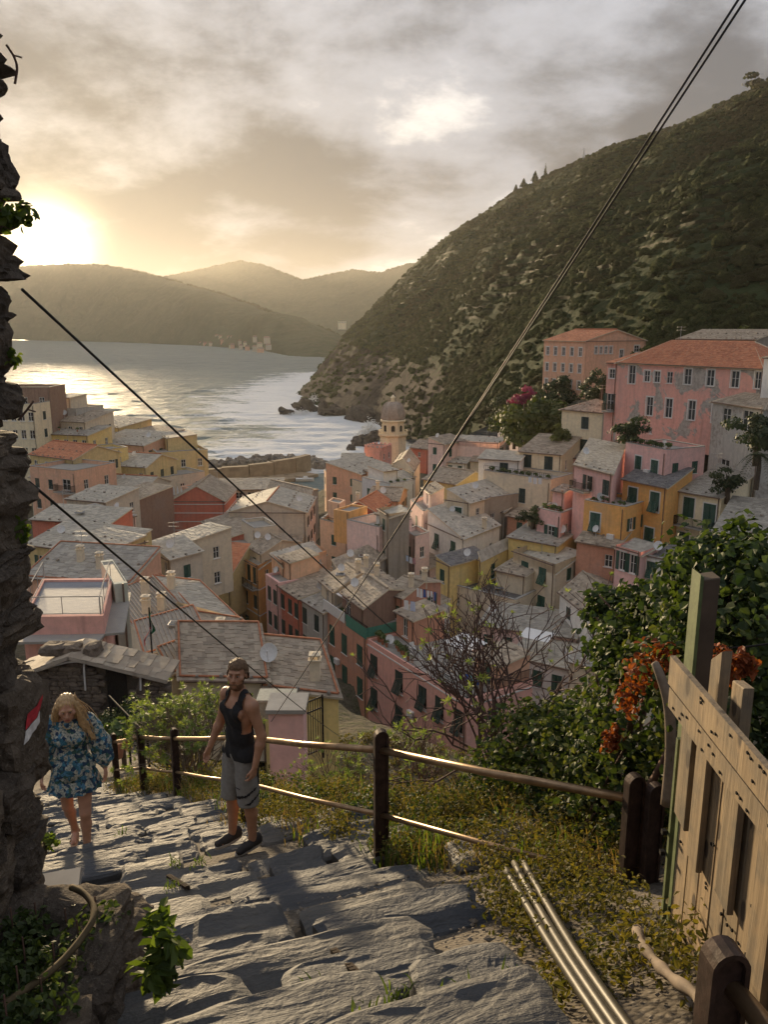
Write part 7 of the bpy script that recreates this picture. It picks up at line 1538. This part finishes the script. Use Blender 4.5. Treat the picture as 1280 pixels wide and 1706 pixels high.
rr_ = np.array([0, 0, 0.]); P = [E_(TWm((0, .03, .045)), (.088, .10, .092), 1, .03, 0, .1), E_(TWm((0, .06, -.02)), (.09, .075, .10), 1, .03), C_(TWm((.075, .02, .02)), (.14, -.02, 1.33), .04, .05, 1, .03), C_((.14, -.02, 1.33), (.21, -.06, 1.19), .048, .02, 1, .03), C_(TWm((-.078, .03, .02)), (-.12, .0, 1.40), .035, .035, 1, .03), C_((-.12, .0, 1.40), (-.145, .03, 1.30), .034, .018, 1, .03), C_(TWm((0, .07, -.03)), (.04, .09, 1.28), .075, .06, 1, .03),
     ('ell', tuple(TWm((0, -.115, -.035))), np.array((.068, .09, .115)), 0, 0, 2, .012, 1)]
def strandy(Fv, lo, h):
    I = [lo[k] + h * np.arange(Fv.shape[k]) for k in range(3)]; X, Y_, Z_ = np.meshgrid(*I, indexing='ij'); return Fv + .0045 * np.sin(X * 210 + Z_ * 40 + np.sin(Z_ * 25) * 2) + .003 * np.sin(Y_ * 180 + Z_ * 30)
V3, Q3, _ = skin(P, (-.3, -.24, 1.1), (.32, .26, 1.72), .0075, strandy); ho = child('hair', V3, Q3, BLON, wom)
mb = MB(); rg = np.random.default_rng(9)
for i in range(90):
    s_ = 1 if rg.random() < .68 else -1; a = TWm((s_ * rg.uniform(.01, .085), rg.uniform(.0, .09), rg.uniform(.02, .12))); e = np.array((.13 + rg.uniform(-.03, .13), rg.uniform(-.1, .08), rg.uniform(1.13, 1.32))) if s_ > 0 else np.array((-.12 - rg.uniform(0, .05), rg.uniform(-.05, .08), rg.uniform(1.22, 1.36))); mid = (a + e) / 2 + (s_ * .03, rg.normal() * .015, .03 + rg.normal() * .01)
    mb.tube(smooth([a, mid, e], 4), [.0035] * 8 + [.0012], 4)
link('strands', mb.mesh('strands', BLON, True), ho, local=True)
for xx in (-1, 1):
    mb = MB(); mb.tube([TWm((xx * .014, -.093, .034)), TWm((xx * .032, -.093, .038)), TWm((xx * .048, -.078, .034))], .0035, 5); link('eyebrow', mb.mesh('eyebrow', BLON), wom, local=True)
mb = MB(); mb.tube([TWm((xx * .02, -.0975, -.062)) for xx in (-1, -.4, .4, 1)], .005, 6); link('lips', mb.mesh('lips', plain('lips', (0.36, 0.11, 0.09), .4)), wom, local=True)
SAND = plain('tan_sandal', (0.42, 0.27, 0.17), .6)
for an, ft in (((.075, -.12, .085), 0), ((-.075, .20, .115), .04)):
    an = np.array(an); mb = MB(); n = 14; pts = [(an[0] + .04 * math.cos(a), an[1] - .05 + .13 * math.sin(a)) for a in np.linspace(0, 2 * math.pi, n + 1)[:-1]]; zz_ = lambda yv: an[2] - .078 - ft * .6 * np.clip((an[1] + .03 - yv) / .15, 0, 1)
    mb.add([(a, b, zz_(b) - .014) for a, b in pts] + [(a, b, zz_(b)) for a, b in pts], [tuple(range(n))[::-1], tuple(range(n, 2 * n))] + [(j, (j + 1) % n, n + (j + 1) % n, n + j) for j in range(n)])
    for yv, hgt in ((an[1] - .09, .035), (an[1] + .035, .075)): mb.tube([(an[0] + .04 * math.cos(a), yv, zz_(yv) + hgt * math.sin(a)) for a in np.linspace(0, math.pi, 8)], .007, 5)
    link('sandal', mb.mesh('sandal', SAND), wom, local=True)
mb = MB(); mb.tube([(.045 * math.cos(a), -.075 - .035 * math.sin(-a), 1.375 + .045 * math.sin(a)) for a in np.linspace(math.pi, 2 * math.pi, 9)], .003, 4); link('necklace', mb.mesh('necklace', plain('gold_chain', (0.6, 0.42, 0.15), .3, .8)), wom, local=True)
# ------------------------------------------------------------------ stone hut below the path
HD_ = 26.0; hl, hr_, ap = PD(20, 1122, HD_), PD(268, 1120, HD_), PD(118, 1088, HD_); hut = thing('stone_hut', 'dark stone hut with slate roof and iron door behind the woman', 'hut', ((hl[0] + hr_[0]) / 2, HD_, -15.0)); zb_ = -15.2
mb = MB(); ez = hr_[2] - .1
mb.add([(hl[0], HD_ + .08, zb_), (hr_[0], HD_ + .08, zb_), (hr_[0], HD_ + .08, ez), (ap[0], HD_ + .08, ap[2] - .12), (hl[0], HD_ + .08, ez), (hl[0], HD_ + 1.2, zb_), (hr_[0], HD_ + 1.2, zb_), (hr_[0], HD_ + 1.2, ez), (ap[0], HD_ + 1.2, ap[2] - .12), (hl[0], HD_ + 1.2, ez)], [(0, 1, 2, 3, 4), (9, 8, 7, 6, 5), (1, 6, 7, 2), (0, 4, 9, 5)])
me = mb.mesh('wall_core', MORT); set_attr(me, 'rnd', [.4] * len(mb.v)); link('wall_core', me, hut)
dx0, dx1, dz1 = PD(174, 1100, HD_)[0], PD(207, 1100, HD_)[0], PD(190, 1112, HD_)[2]
HUTM = rockmat('hut', (0.085, 0.068, 0.055), (0.19, 0.155, 0.125), (0.27, 0.235, 0.19), 5, .9, .03); HS = [rock_mesh('stone', HUTM, 400 + k, 7, .22, boxy=True) for k in range(8)]; random.seed(3); k = 0; z = zb_ + 1.2
while z < ap[2]:
    h = random.uniform(.11, .2); x = hl[0]
    while x < hr_[0] - .05:
        l = random.uniform(.22, .52); top = ez + (ap[2] - ez) * (1 - abs((x + l / 2) - ap[0]) / ((hr_[0] - ap[0]) if x > ap[0] else (ap[0] - hl[0]))) - .2
        if z + h < top and not (x + l > dx0 - .05 and x < dx1 + .05 and z < dz1 + .05):
            link('stone', HS[k % 8], hut, Matrix.Translation((x + l / 2, HD_ + .05, z + h / 2)) @ Matrix.Rotation(random.uniform(.02, .2), 4, 'Y') @ Matrix.Diagonal((l * .53, .11, h * .56, 1))); k += 1
        x += l
    z += h
rmb = MB(); rnd = []
for e0, e1 in (((hr_[0], HD_), (ap[0], HD_)),):
    roof_plane(rmb, rnd, (hr_[0], HD_ + 1.2, ez), (hr_[0], HD_ - .1, ez), (ap[0], HD_ - .1, ap[2]), (ap[0], HD_ + 1.2, ap[2]), .3, .35, .35)
    roof_plane(rmb, rnd, (hl[0], HD_ - .1, ez), (hl[0], HD_ + 1.2, ez), (ap[0], HD_ + 1.2, ap[2]), (ap[0], HD_ - .1, ap[2]), .3, .35, .35)
me = rmb.mesh('roof', [R_BROWN, wallmat('stone')]); set_attr(me, 'rnd', rnd); ro = link('roof', me, hut)
for j, (px, sz) in enumerate(((92, .8), (112, .85), (155, .45))): p = PD(px, 1082, HD_ + .5); link('roof_stone', HS[j], ro, Matrix.Translation((p[0], p[1], p[2] + .05)) @ Matrix.Diagonal((sz * .6, .4, .2, 1)))
mb = MB()
for i in range(9): xx = dx0 + (dx1 - dx0) * (i + .5) / 9; mb.box((xx, HD_ + .0, dz1 - 1.1), (.05, .04, 2.2))
mb.box(((dx0 + dx1) / 2, HD_ + .04, dz1 - 1.1), (dx1 - dx0, .03, 2.2)); mb.build('door', IRON, hut)
mb = MB(); mb.tube(smooth([PD(62, 1118, HD_ - .15), PD(122, 1098, HD_ - .15), PD(200, 1112, HD_ - .15), PD(231, 1120, HD_ - .15), PD(234, 1128, HD_ - .15), PD(234, 1150, HD_ - .15)], 5), .035, 6); mb.build('conduit_pipe', STEELW, hut); mb = MB(); mb.tube(smooth([PD(141, 1102, HD_ - .16), PD(139, 1110, HD_ - .16), PD(142, 1150, HD_ - .16)], 5), .03, 6); mb.build('conduit_pipe', STEELW, hut)
tree('dark_bush', 'dense dark green bush in front of the stone hut', PD(205, 1250, 16), 1.0, .62, 12, 240, LDARK, 500, 'bush', leaf=.09, trunk=.05); tree('hut_bush', 'low dark bush left of the hut door', PD(130, 1250, 17), .9, .55, 9, 200, LDARK, 501, 'bush', leaf=.09, trunk=.05)
# black stair handrail, pots and pink pier between the hut and the path
bh = thing('black_handrail', 'thin black iron handrail going down beside the hut', 'handrail', PD(215, 1290, 14)); mb = MB(); a, b, c = PD(182, 1160, 16.5), PD(245, 1225, 14), PD(310, 1262, 12.6)
for f in (0, .55): mb.tube([a - (0, 0, f), b - (0, 0, f), c - (0, 0, f)], .022, 6)
mb.build('rails', IRON, bh)
for q_ in (a, (a + b) / 2, b, (b + c) / 2, c): mb = MB(); mb.bar(q_ - (0, 0, 1.15), q_ + (0, 0, .02), .04, .04, up=(0, 1, 0)); mb.build('upright', IRON, bh)
for px, py, D, s, lb in ((196, 1262, 14.5, .3, 'terracotta pot with a small plant beside the black handrail'), (214, 1248, 15.5, .26, 'second smaller terracotta pot behind the black handrail')): pot_plant(PD(px, py, D), lb, s, 'pots by the hut')
p = PD(476, 1188, 17.0); pier = thing('pink_pier', 'pink rendered masonry pier with pale cap behind the man', 'pier', p - (0, 0, 2.4)); mb = MB(); mb.box(p - (0, -.4, 1.5), (.80, .8, 3.0)); mb.build('shaft', wallmat('rose'), pier); mb = MB(); mb.box(p + (0, .4, .05), (.92, .92, .1)); mb.build('cap', CONC, pier)
p = PD(462, 1175, 19.5); bx_ = thing('grey_box', 'grey metal utility box above the pink pier', 'utility box', p - (0, 0, .5)); mb = MB(); mb.box(p, (.9, .6, .5)); mb.build('case', plain('box_grey_green', (0.20, 0.22, 0.19), .6), bx_); mb = MB(); mb.box(p + (0, 0, .28), (1.0, .7, .06)); mb.build('lid', plain('box_lid', (0.26, 0.28, 0.25), .6), bx_)
g0, g1 = PD(505, 1178, 22), PD(537, 1165, 22); gate = thing('iron_gate', 'wrought iron gate in front of the yellow house', 'gate', g0 - (0, 0, 1.6)); mb = MB()
for q_ in (g0, g1): mb.bar(q_ - (0, 0, 1.9), q_ + (0, 0, .15), .06, .06, up=(0, 1, 0))
for f in (.1, -.25, -1.6): mb.bar(g0 + (0, 0, f), g1 + (0, 0, f), .05, .04)
mb.build('frame', IRON, gate)
for i in range(1, 8): q_ = g0 + (g1 - g0) * i / 8; mb = MB(); mb.bar(q_ - (0, 0, 1.6), q_ + (0, 0, .02 + .12 * math.sin(i / 8 * math.pi)), .022, .022, up=(0, 1, 0)); mb.build('bar', IRON, gate)
# ------------------------------------------------------------------ cables
CABM = plain('black_cable', (0.012, 0.012, 0.012), .6)
def cable(a, b, sag, r, lb, name='cable'):
    a, b = np.asarray(a, float), np.asarray(b, float); tt = np.linspace(0, 1, 40)[:, None]; P_ = a + (b - a) * tt - np.array([0, 0, 1]) * sag * 4 * tt * (1 - tt); mb = MB(); mb.tube(P_, r, 6); tag(mb.build(name, CABM, smooth=True), lb, 'cable', 'overhead cables')
cable(PD(1262, -30, 5.0), PD(456, 1196, 17.0), .0, .0075, 'upper of two black cables running from the top corner to the pink pier'); cable(PD(1250, -30, 5.0), PD(452, 1202, 17.0), .03, .0075, 'lower of two black cables running from the top corner to the pink pier')
cable(PD(36, 482, 3.45), PD(800, 1172, 30), .1, .0065, 'black cable from the upper rubble wall to the long pink house'); cable(PD(48, 803, 3.45), PD(565, 1226, 21), .06, .0065, 'black cable from the lower rubble wall to the yellow house')
# ------------------------------------------------------------------ life on the terraces and facades
def HA(k, s, t_, dz=0): return HOUSES[k]['at'](s, t_, dz)
def balcony(key, e, s0, s1, dz, depth=.9, nm='balcony'):
    C = HOUSES[key]['C']; a, b = C[e], C[(e + 1) % 4]; u = (b - a) / np.linalg.norm(b - a); n = np.array([u[1], -u[0], 0]); p0, p1 = a + (b - a) * s0 - (0, 0, dz), a + (b - a) * s1 - (0, 0, dz); mb = MB()
    c = (p0 + p1) / 2 + n * depth / 2; mb.box(c - (0, 0, .08), (np.linalg.norm(p1 - p0), depth, .16), 0, (u, -n, (0, 0, 1))); o = mb.build(nm, CONC, HOUSES[key]['o']); mb = MB(); q0, q1 = p0 + n * (depth - .05), p1 + n * (depth - .05)
    railing_run(mb, q0, q1); railing_run(mb, p0, q0); railing_run(mb, q1, p1); link('balcony_railing', mb.mesh('balcony_railing', IRON), o)
for a in (('orangeface', 0, .05, .98, 3.1), ('whiteface', 0, .5, .95, 6.4), ('cream2', 0, .02, .98, 3.7), ('palazzo_wing', 0, .05, .95, 6.7), ('rosehouse', 0, .05, .45, 2.8), ('terr_round', 0, .1, .9, 2.8), ('redstreet', 0, .3, .7, 5.6), ('stripeterr', 0, .0, 1.0, 2.0), ('lq11', 0, .6, .98, 2.7), ('lq15', 0, .75, 1, 3.4), ('greyface', 0, .55, .95, 6.0)): balcony(*a)
def edge_rail(key, e, s0, s1, mat=IRON, dz=0.0, inset=.12, h=1.0, step=.14, nm='terrace_railing'):
    C = HOUSES[key]['C']; a, b = C[e], C[(e + 1) % 4]; i = (HOUSES[key]['cen'] - (a + b) / 2); i[2] = 0; i /= np.linalg.norm(i); mb = MB(); railing_run(mb, a + (b - a) * s0 + i * inset + (0, 0, dz), a + (b - a) * s1 + i * inset + (0, 0, dz), h, step); link(nm, mb.mesh(nm, mat), HOUSES[key]['o'])
edge_rail('longpink', 0, .46, .72, WHITE, .3); edge_rail('longpink', 0, .75, 1, IRON, .3); edge_rail('longpink', 1, 0, 1, IRON, .3); edge_rail('brickface', 0, .5, 1, IRON, .35); edge_rail('flowerhouse', 0, 0, 1, IRON, .6, h=.7, step=.3); edge_rail('pinkterrace', 0, 0, .9, IRON, .5, h=.7, step=.3); edge_rail('orterrace', 0, 0, 1, IRON, .6, h=.5, step=.25)
for e in (0, 1, 3): edge_rail('redterrace', e, 0, 1, CONC, .12, h=.95, step=1.6)
# ledge and lower storey of the coral terrace
C = HOUSES['redterrace']['C']; mb = MB()
for i, j in ((0, 1), (1, 2)):
    u = (C[j] - C[i]) / np.linalg.norm(C[j] - C[i]); n = np.array([u[1], -u[0], 0]); mb.bar(C[i] + n * .45 - (0, 0, .85), C[j] + n * .45 - (0, 0, .85), .9, .12)
lo_ = mb.build('ledge', R_FLAT, HOUSES['redterrace']['o']); set_attr(lo_.data, 'rnd', [.3] * len(mb.v))
def awning(key, s, t_, w, d, dz=2.1, lb='white awning'):
    p = HA(key, s, t_, dz); C = HOUSES[key]['C']; u = (C[1] - C[0]) / np.linalg.norm(C[1] - C[0]); v = (C[2] - C[1]) / np.linalg.norm(C[2] - C[1]); o = thing('awning', lb, 'awning', p - (0, 0, dz), 'white awnings on the roof terraces'); n = 7; V_ = []; Q_ = []
    for i in range(n):
        for j in range(n): a, b = i / (n - 1), j / (n - 1); V_.append(p + u * (a - .5) * w + v * (b - .5) * d + np.array((0, 0, .35 * b - .18 * 16 * a * (1 - a) * b * (1 - b) + .001)))
    Q_ = grid_faces(n, n); me = np_mesh('canvas', V_, Q_, [CLOTHW], True); link('canvas', me, o)
    for a in (0, 1):
        for b in (0, 1): mb = MB(); q_ = p + u * (a - .5) * w + v * (b - .5) * d; mb.tube([q_ - (0, 0, dz), q_ + (0, 0, .35 * b)], .03, 6); mb.build('pole', STEEL, o)
awning('brickface', .22, .3, 2.6, 2.2, 2.0, 'white awning at the far end of the brick coloured house terrace'); awning('brickface', .5, .3, 2.6, 2.2, 1.9, 'white awning in the middle of the brick coloured house terrace'); awning('longpink', .62, .62, 3.2, 2.4, 2.1, 'white shade sail over the long pink house terrace'); awning('whiteblueroof', .3, .2, 3.0, 1.8, 2.0, 'pale awning on the low white house below the shrub')
NET = plain('green_net', (0.06, 0.22, 0.16), .8, var=.15, scale=4); C = HOUSES['brickface']['C']; mb = MB(); u = (C[1] - C[0]); n_ = np.array([u[1], -u[0], 0]) / np.linalg.norm(u); q0, q1 = C[0] + u * .55 + n_ * .06, C[1] + n_ * .06; mb.add([q0 + (0, 0, .1), q1 + (0, 0, .1), q1 + (0, 0, 1.25), q0 + (0, 0, 1.35), q1 + (C[2] - C[1]) * .5 + (0, 0, 1.3), q1 + (C[2] - C[1]) * .5 + (0, 0, .1)], [(0, 1, 2, 3), (1, 5, 4, 2)]); mb.build('green_netting', NET, HOUSES['brickface']['o'])
mb = MB(); q0, q1 = C[0] + n_ * .05, C[0] + u * .52 + n_ * .05; mb.bar(q0 + (0, 0, .8), q1 + (0, 0, .8), .08, 1.1); mb.build('white_parapet', WHITE, HOUSES['brickface']['o'])
PC = random.Random(8); j = 0
for key, n, lbp in (('longpink', 9, 'on the long pink house terrace'), ('flowerhouse', 10, 'on the flower terrace'), ('pinkterrace', 7, 'on the rose house roof garden'), ('pergolahouse', 6, 'on the pink terrace left of the orange house'), ('whitestair', 3, 'behind the white terrace wall'), ('orangewing', 7, 'along the orange wing roof'), ('blueside', 3, 'on the pale blue terrace'), ('orterrace', 2, 'on the peach house terrace'), ('stripeterr', 2, 'beside the striped gable'), ('lq5', 2, 'on the yellow promontory house'), ('brickface', 2, 'on the brick coloured house terrace')):
    for i in range(n):
        s = (i + .5) / n * (.42 if key == 'longpink' else .92) + .03; p = HA(key, s, PC.uniform(.1, .2), .02 if 'lq5' != key else .4); big = PC.uniform(.26, .46) * (1.0 if key != 'orangewing' else .8); ordn = ('first', 'second', 'third', 'fourth', 'fifth', 'sixth', 'seventh', 'eighth', 'ninth', 'tenth')[i]; pot_plant(p, '%s potted plant from the far end %s' % (ordn, lbp) if key in ('longpink', 'brickface') else '%s potted plant from the left end %s' % (ordn, lbp), big); j += 1
def chair(p, lb, rz):
    o = thing('plastic_chair', lb, 'chair', p, 'white terrace chairs', rz)
    def part(nm, *bs):
        mb = MB()
        for c, s in bs: mb.box(c, s)
        link(nm, mb.mesh(nm, WHITE), o, local=True)
    part('seat', ((0, 0, .43), (.48, .46, .04))); part('backrest', ((0, .23, .72), (.46, .035, .46)))
    for x in (-.21, .21): part('armrest', ((x, .02, .64), (.05, .44, .03)))
    for x in (-.2, .2):
        for y_ in (-.2, .2): part('leg', ((x, y_, .21), (.045, .045, .42)))
chair(HA('longpink', .30, .3, .02), 'white plastic chair at the planted end of the long terrace', .4); chair(HA('longpink', .36, .5, .02), 'white plastic chair nearest the white railing', 1.4); chair(HA('pinkterrace', .5, .5, .02), 'white chair in the rose house roof garden', 0)
def laundry(a, b, cols, lb, group='laundry lines'):
    a, b = np.asarray(a, float), np.asarray(b, float); o = thing('laundry_line', lb, 'laundry', a, group); mb = MB(); mb.tube([a, (a + b) / 2 - (0, 0, .08), b], .012, 5); mb.build('line', IRON, o); n = len(cols); rr2 = random.Random(n)
    for i, c in enumerate(cols):
        p0, p1 = a + (b - a) * (i + .12) / n, a + (b - a) * (i + .88) / n; h = rr2.uniform(.6, 1.0); V_ = []; m = 6; nn_ = np.cross(b - a, (0, 0, 1)); nn_ /= np.linalg.norm(nn_)
        for r in range(5):
            for k in range(m): f = k / (m - 1); V_.append(p0 + (p1 - p0) * (f * .9 + .05 * r / 4) - np.array((0, 0, .07 + h * r / 4)) + nn_ * .07 * math.sin(k * 1.9 + i) * r / 4)
        me = np_mesh('garment', V_, grid_faces(5, m), [plain('cloth_%d_%d_%d' % tuple(int(q_ * 100) for q_ in c), c, .9, var=.08)], True); link('garment', me, o)
Wc, Bc = (.72, .72, .72), (.05, .10, .30)
p = HA('ribbed2', .9, .95, 1.0); laundry(PD(694, 978, 76), PD(728, 986, 74), (Wc, Wc, Bc, Wc, Wc, Bc), 'white and navy laundry hung below the yellow house'); laundry(PD(672, 998, 74), PD(694, 1002, 73), (Wc, (.5, .55, .7)), 'pale towels hung beside the brown penthouse'); laundry(PD(676, 924, 94), PD(694, 930, 93), ((.5, .6, .75), Wc, (.55, .3, .3)), 'coloured laundry under the narrow pink house window'); laundry(PD(765, 1118, 60), PD(800, 1128, 58.5), ((.45, .8, .08), (.05, .12, .4), (.2, .5, .6), Bc), 'lime green and blue laundry on the long pink terrace'); laundry(PD(880, 793, 95.5), PD(905, 796, 95), (Wc, Wc, Wc), 'white laundry on the flower terrace')
# flag on its pole above the near roofs
fp_ = PD(254, 1102, 40); fl = thing('flag_pole', 'black pole with a hanging green white and red flag', 'flag', fp_); mb = MB(); top = PD(254, 1012, 40); mb.tube([fp_ - (0, 0, .8), (fp_[0], 40, top[2])], .045, 8); mb.build('pole', IRON, fl); FC = [plain('flag_%d' % i, c, .9, var=.1) for i, c in enumerate(((.02, .16, .07), (.7, .68, .64), (.6, .05, .06)))]
for i in range(3):
    V_ = []; zt_ = top[2] - .15
    for r in range(6):
        for k in range(6): f = (k / 5 + i) / 3; V_.append((top[0] - .03 - .30 * f - .10 * math.sin(r * 1.0 + f * 5) - .06 * r * f, 40 - .12 * math.sin(f * 9 + r * .7), zt_ - 1.15 * f - r * .23 * (1 - .2 * f)))
    me = np_mesh('flag_cloth', V_, grid_faces(6, 6), [FC[i]], True); link('flag_cloth', me, fl)
# dishes, aerials and air conditioners
PD_ = random.Random(14)
for key in ('yellowgate', 'orangewing', 'lowwhite', 'longpink', 'whiteduo', 'peachslab', 'roseface', 'creamgable', 'lq10', 'lq12', 'lq16', 'chimneyred', 'gableC', 'whitestair', 'bigslab', 'pergolahouse', 'longroof', 'darkflat', 'greyflat', 'ribbed1', 'penthouse', 'pinkside', 'beigeback', 'ruinroof', 'rosehouse', 'nearslab', 'stonehouse', 'lq7', 'lq4', 'whiteblueroof'):
    dish(HOUSES[key]['o'], HA(key, PD_.uniform(.05, .9), PD_.uniform(.05, .5), HOUSES[key]['rise'] * .45), math.radians(PD_.uniform(-50, 20)), PD_.uniform(.36, .5))
for key in ('creamgable', 'stripe', 'whiteduo', 'nearslab2', 'lq8', 'lq15', 'orange', 'towerhouse', 'palazzo', 'beigeshut', 'brickface', 'yellow', 'bluegable', 'pinkback', 'cream2', 'stonehouse'):
    p = HA(key, PD_.uniform(.2, .8), .5, HOUSES[key]['rise'] * .8); mb = MB(); mb.tube([p - (0, 0, .4), p + (0, 0, 2.4)], .025, 5)
    for zz_ in (2.3, 1.9):
        mb.bar(p + (-.5, 0, zz_), p + (.5, 0, zz_), .02, .02)
        for q_ in range(6): mb.bar(p + (-.5 + q_ * .2, -.22, zz_), p + (-.5 + q_ * .2, .22, zz_), .015, .015)
    mb.build('aerial', STEEL, HOUSES[key]['o'])
for key, s, dz in (('orangewing', .72, 3.2), ('longpink', .5, 4.2), ('pinkterrace', .6, 2.4), ('brickface', .35, 4.4)):
    C = HOUSES[key]['C']; u = (C[1] - C[0]) / np.linalg.norm(C[1] - C[0]); n_ = np.array([u[1], -u[0], 0]); p = C[0] + (C[1] - C[0]) * s + n_ * .22 - (0, 0, dz); mb = MB(); mb.box(p, (.8, .34, .55), 0, (u, -n_, (0, 0, 1))); mb.build('air_conditioner', WHITE, HOUSES[key]['o'])
# skylights
for key, s, t_ in (('paleD', .6, .5), ('longgrey', .6, .5), ('ribbed1', .5, .25), ('ribroofC', .6, .5), ('darkflat', .6, .4), ('lq15', .5, .4)):
    p = HA(key, s, t_, max(.12, HOUSES[key]['rise'] * .55) + .2); mb = MB(); mb.box(p, (1.0, .8, .12)); o = mb.build('skylight', STEEL, HOUSES[key]['o']); mb = MB(); mb.box(p + (0, 0, .07), (.84, .64, .03)); link('pane', mb.mesh('pane', GLASS), o)
# battlements of the small pink house
C = HOUSES['crenel']['C']
for e in range(4):
    a, b = C[e], C[(e + 1) % 4]
    for i in range(4): mb = MB(); mb.box(a + (b - a) * (i + .5) / 4 + (0, 0, .75), (.55, .45, .5)); mb.build('merlon', wallmat('pink'), HOUSES['crenel']['o'])
# folded parasols of the striped house terrace
for i in range(3):
    p = HA('stripeterr', .2 + .3 * i, .3, .1); o = thing('parasol', ('first', 'second', 'third')[i] + ' folded cream parasol from the left beside the striped gable', 'parasol', p, 'folded parasols'); mb = MB(); mb.tube([p, p + (0, 0, 2.6)], .03, 6); mb.build('pole', STEEL, o); mb = MB(); mb.lathe(p, [(.05, 1.0), (.22, 1.1), (.14, 1.9), (.03, 2.65)], 8); mb.build('canopy', CLOTHW, o)
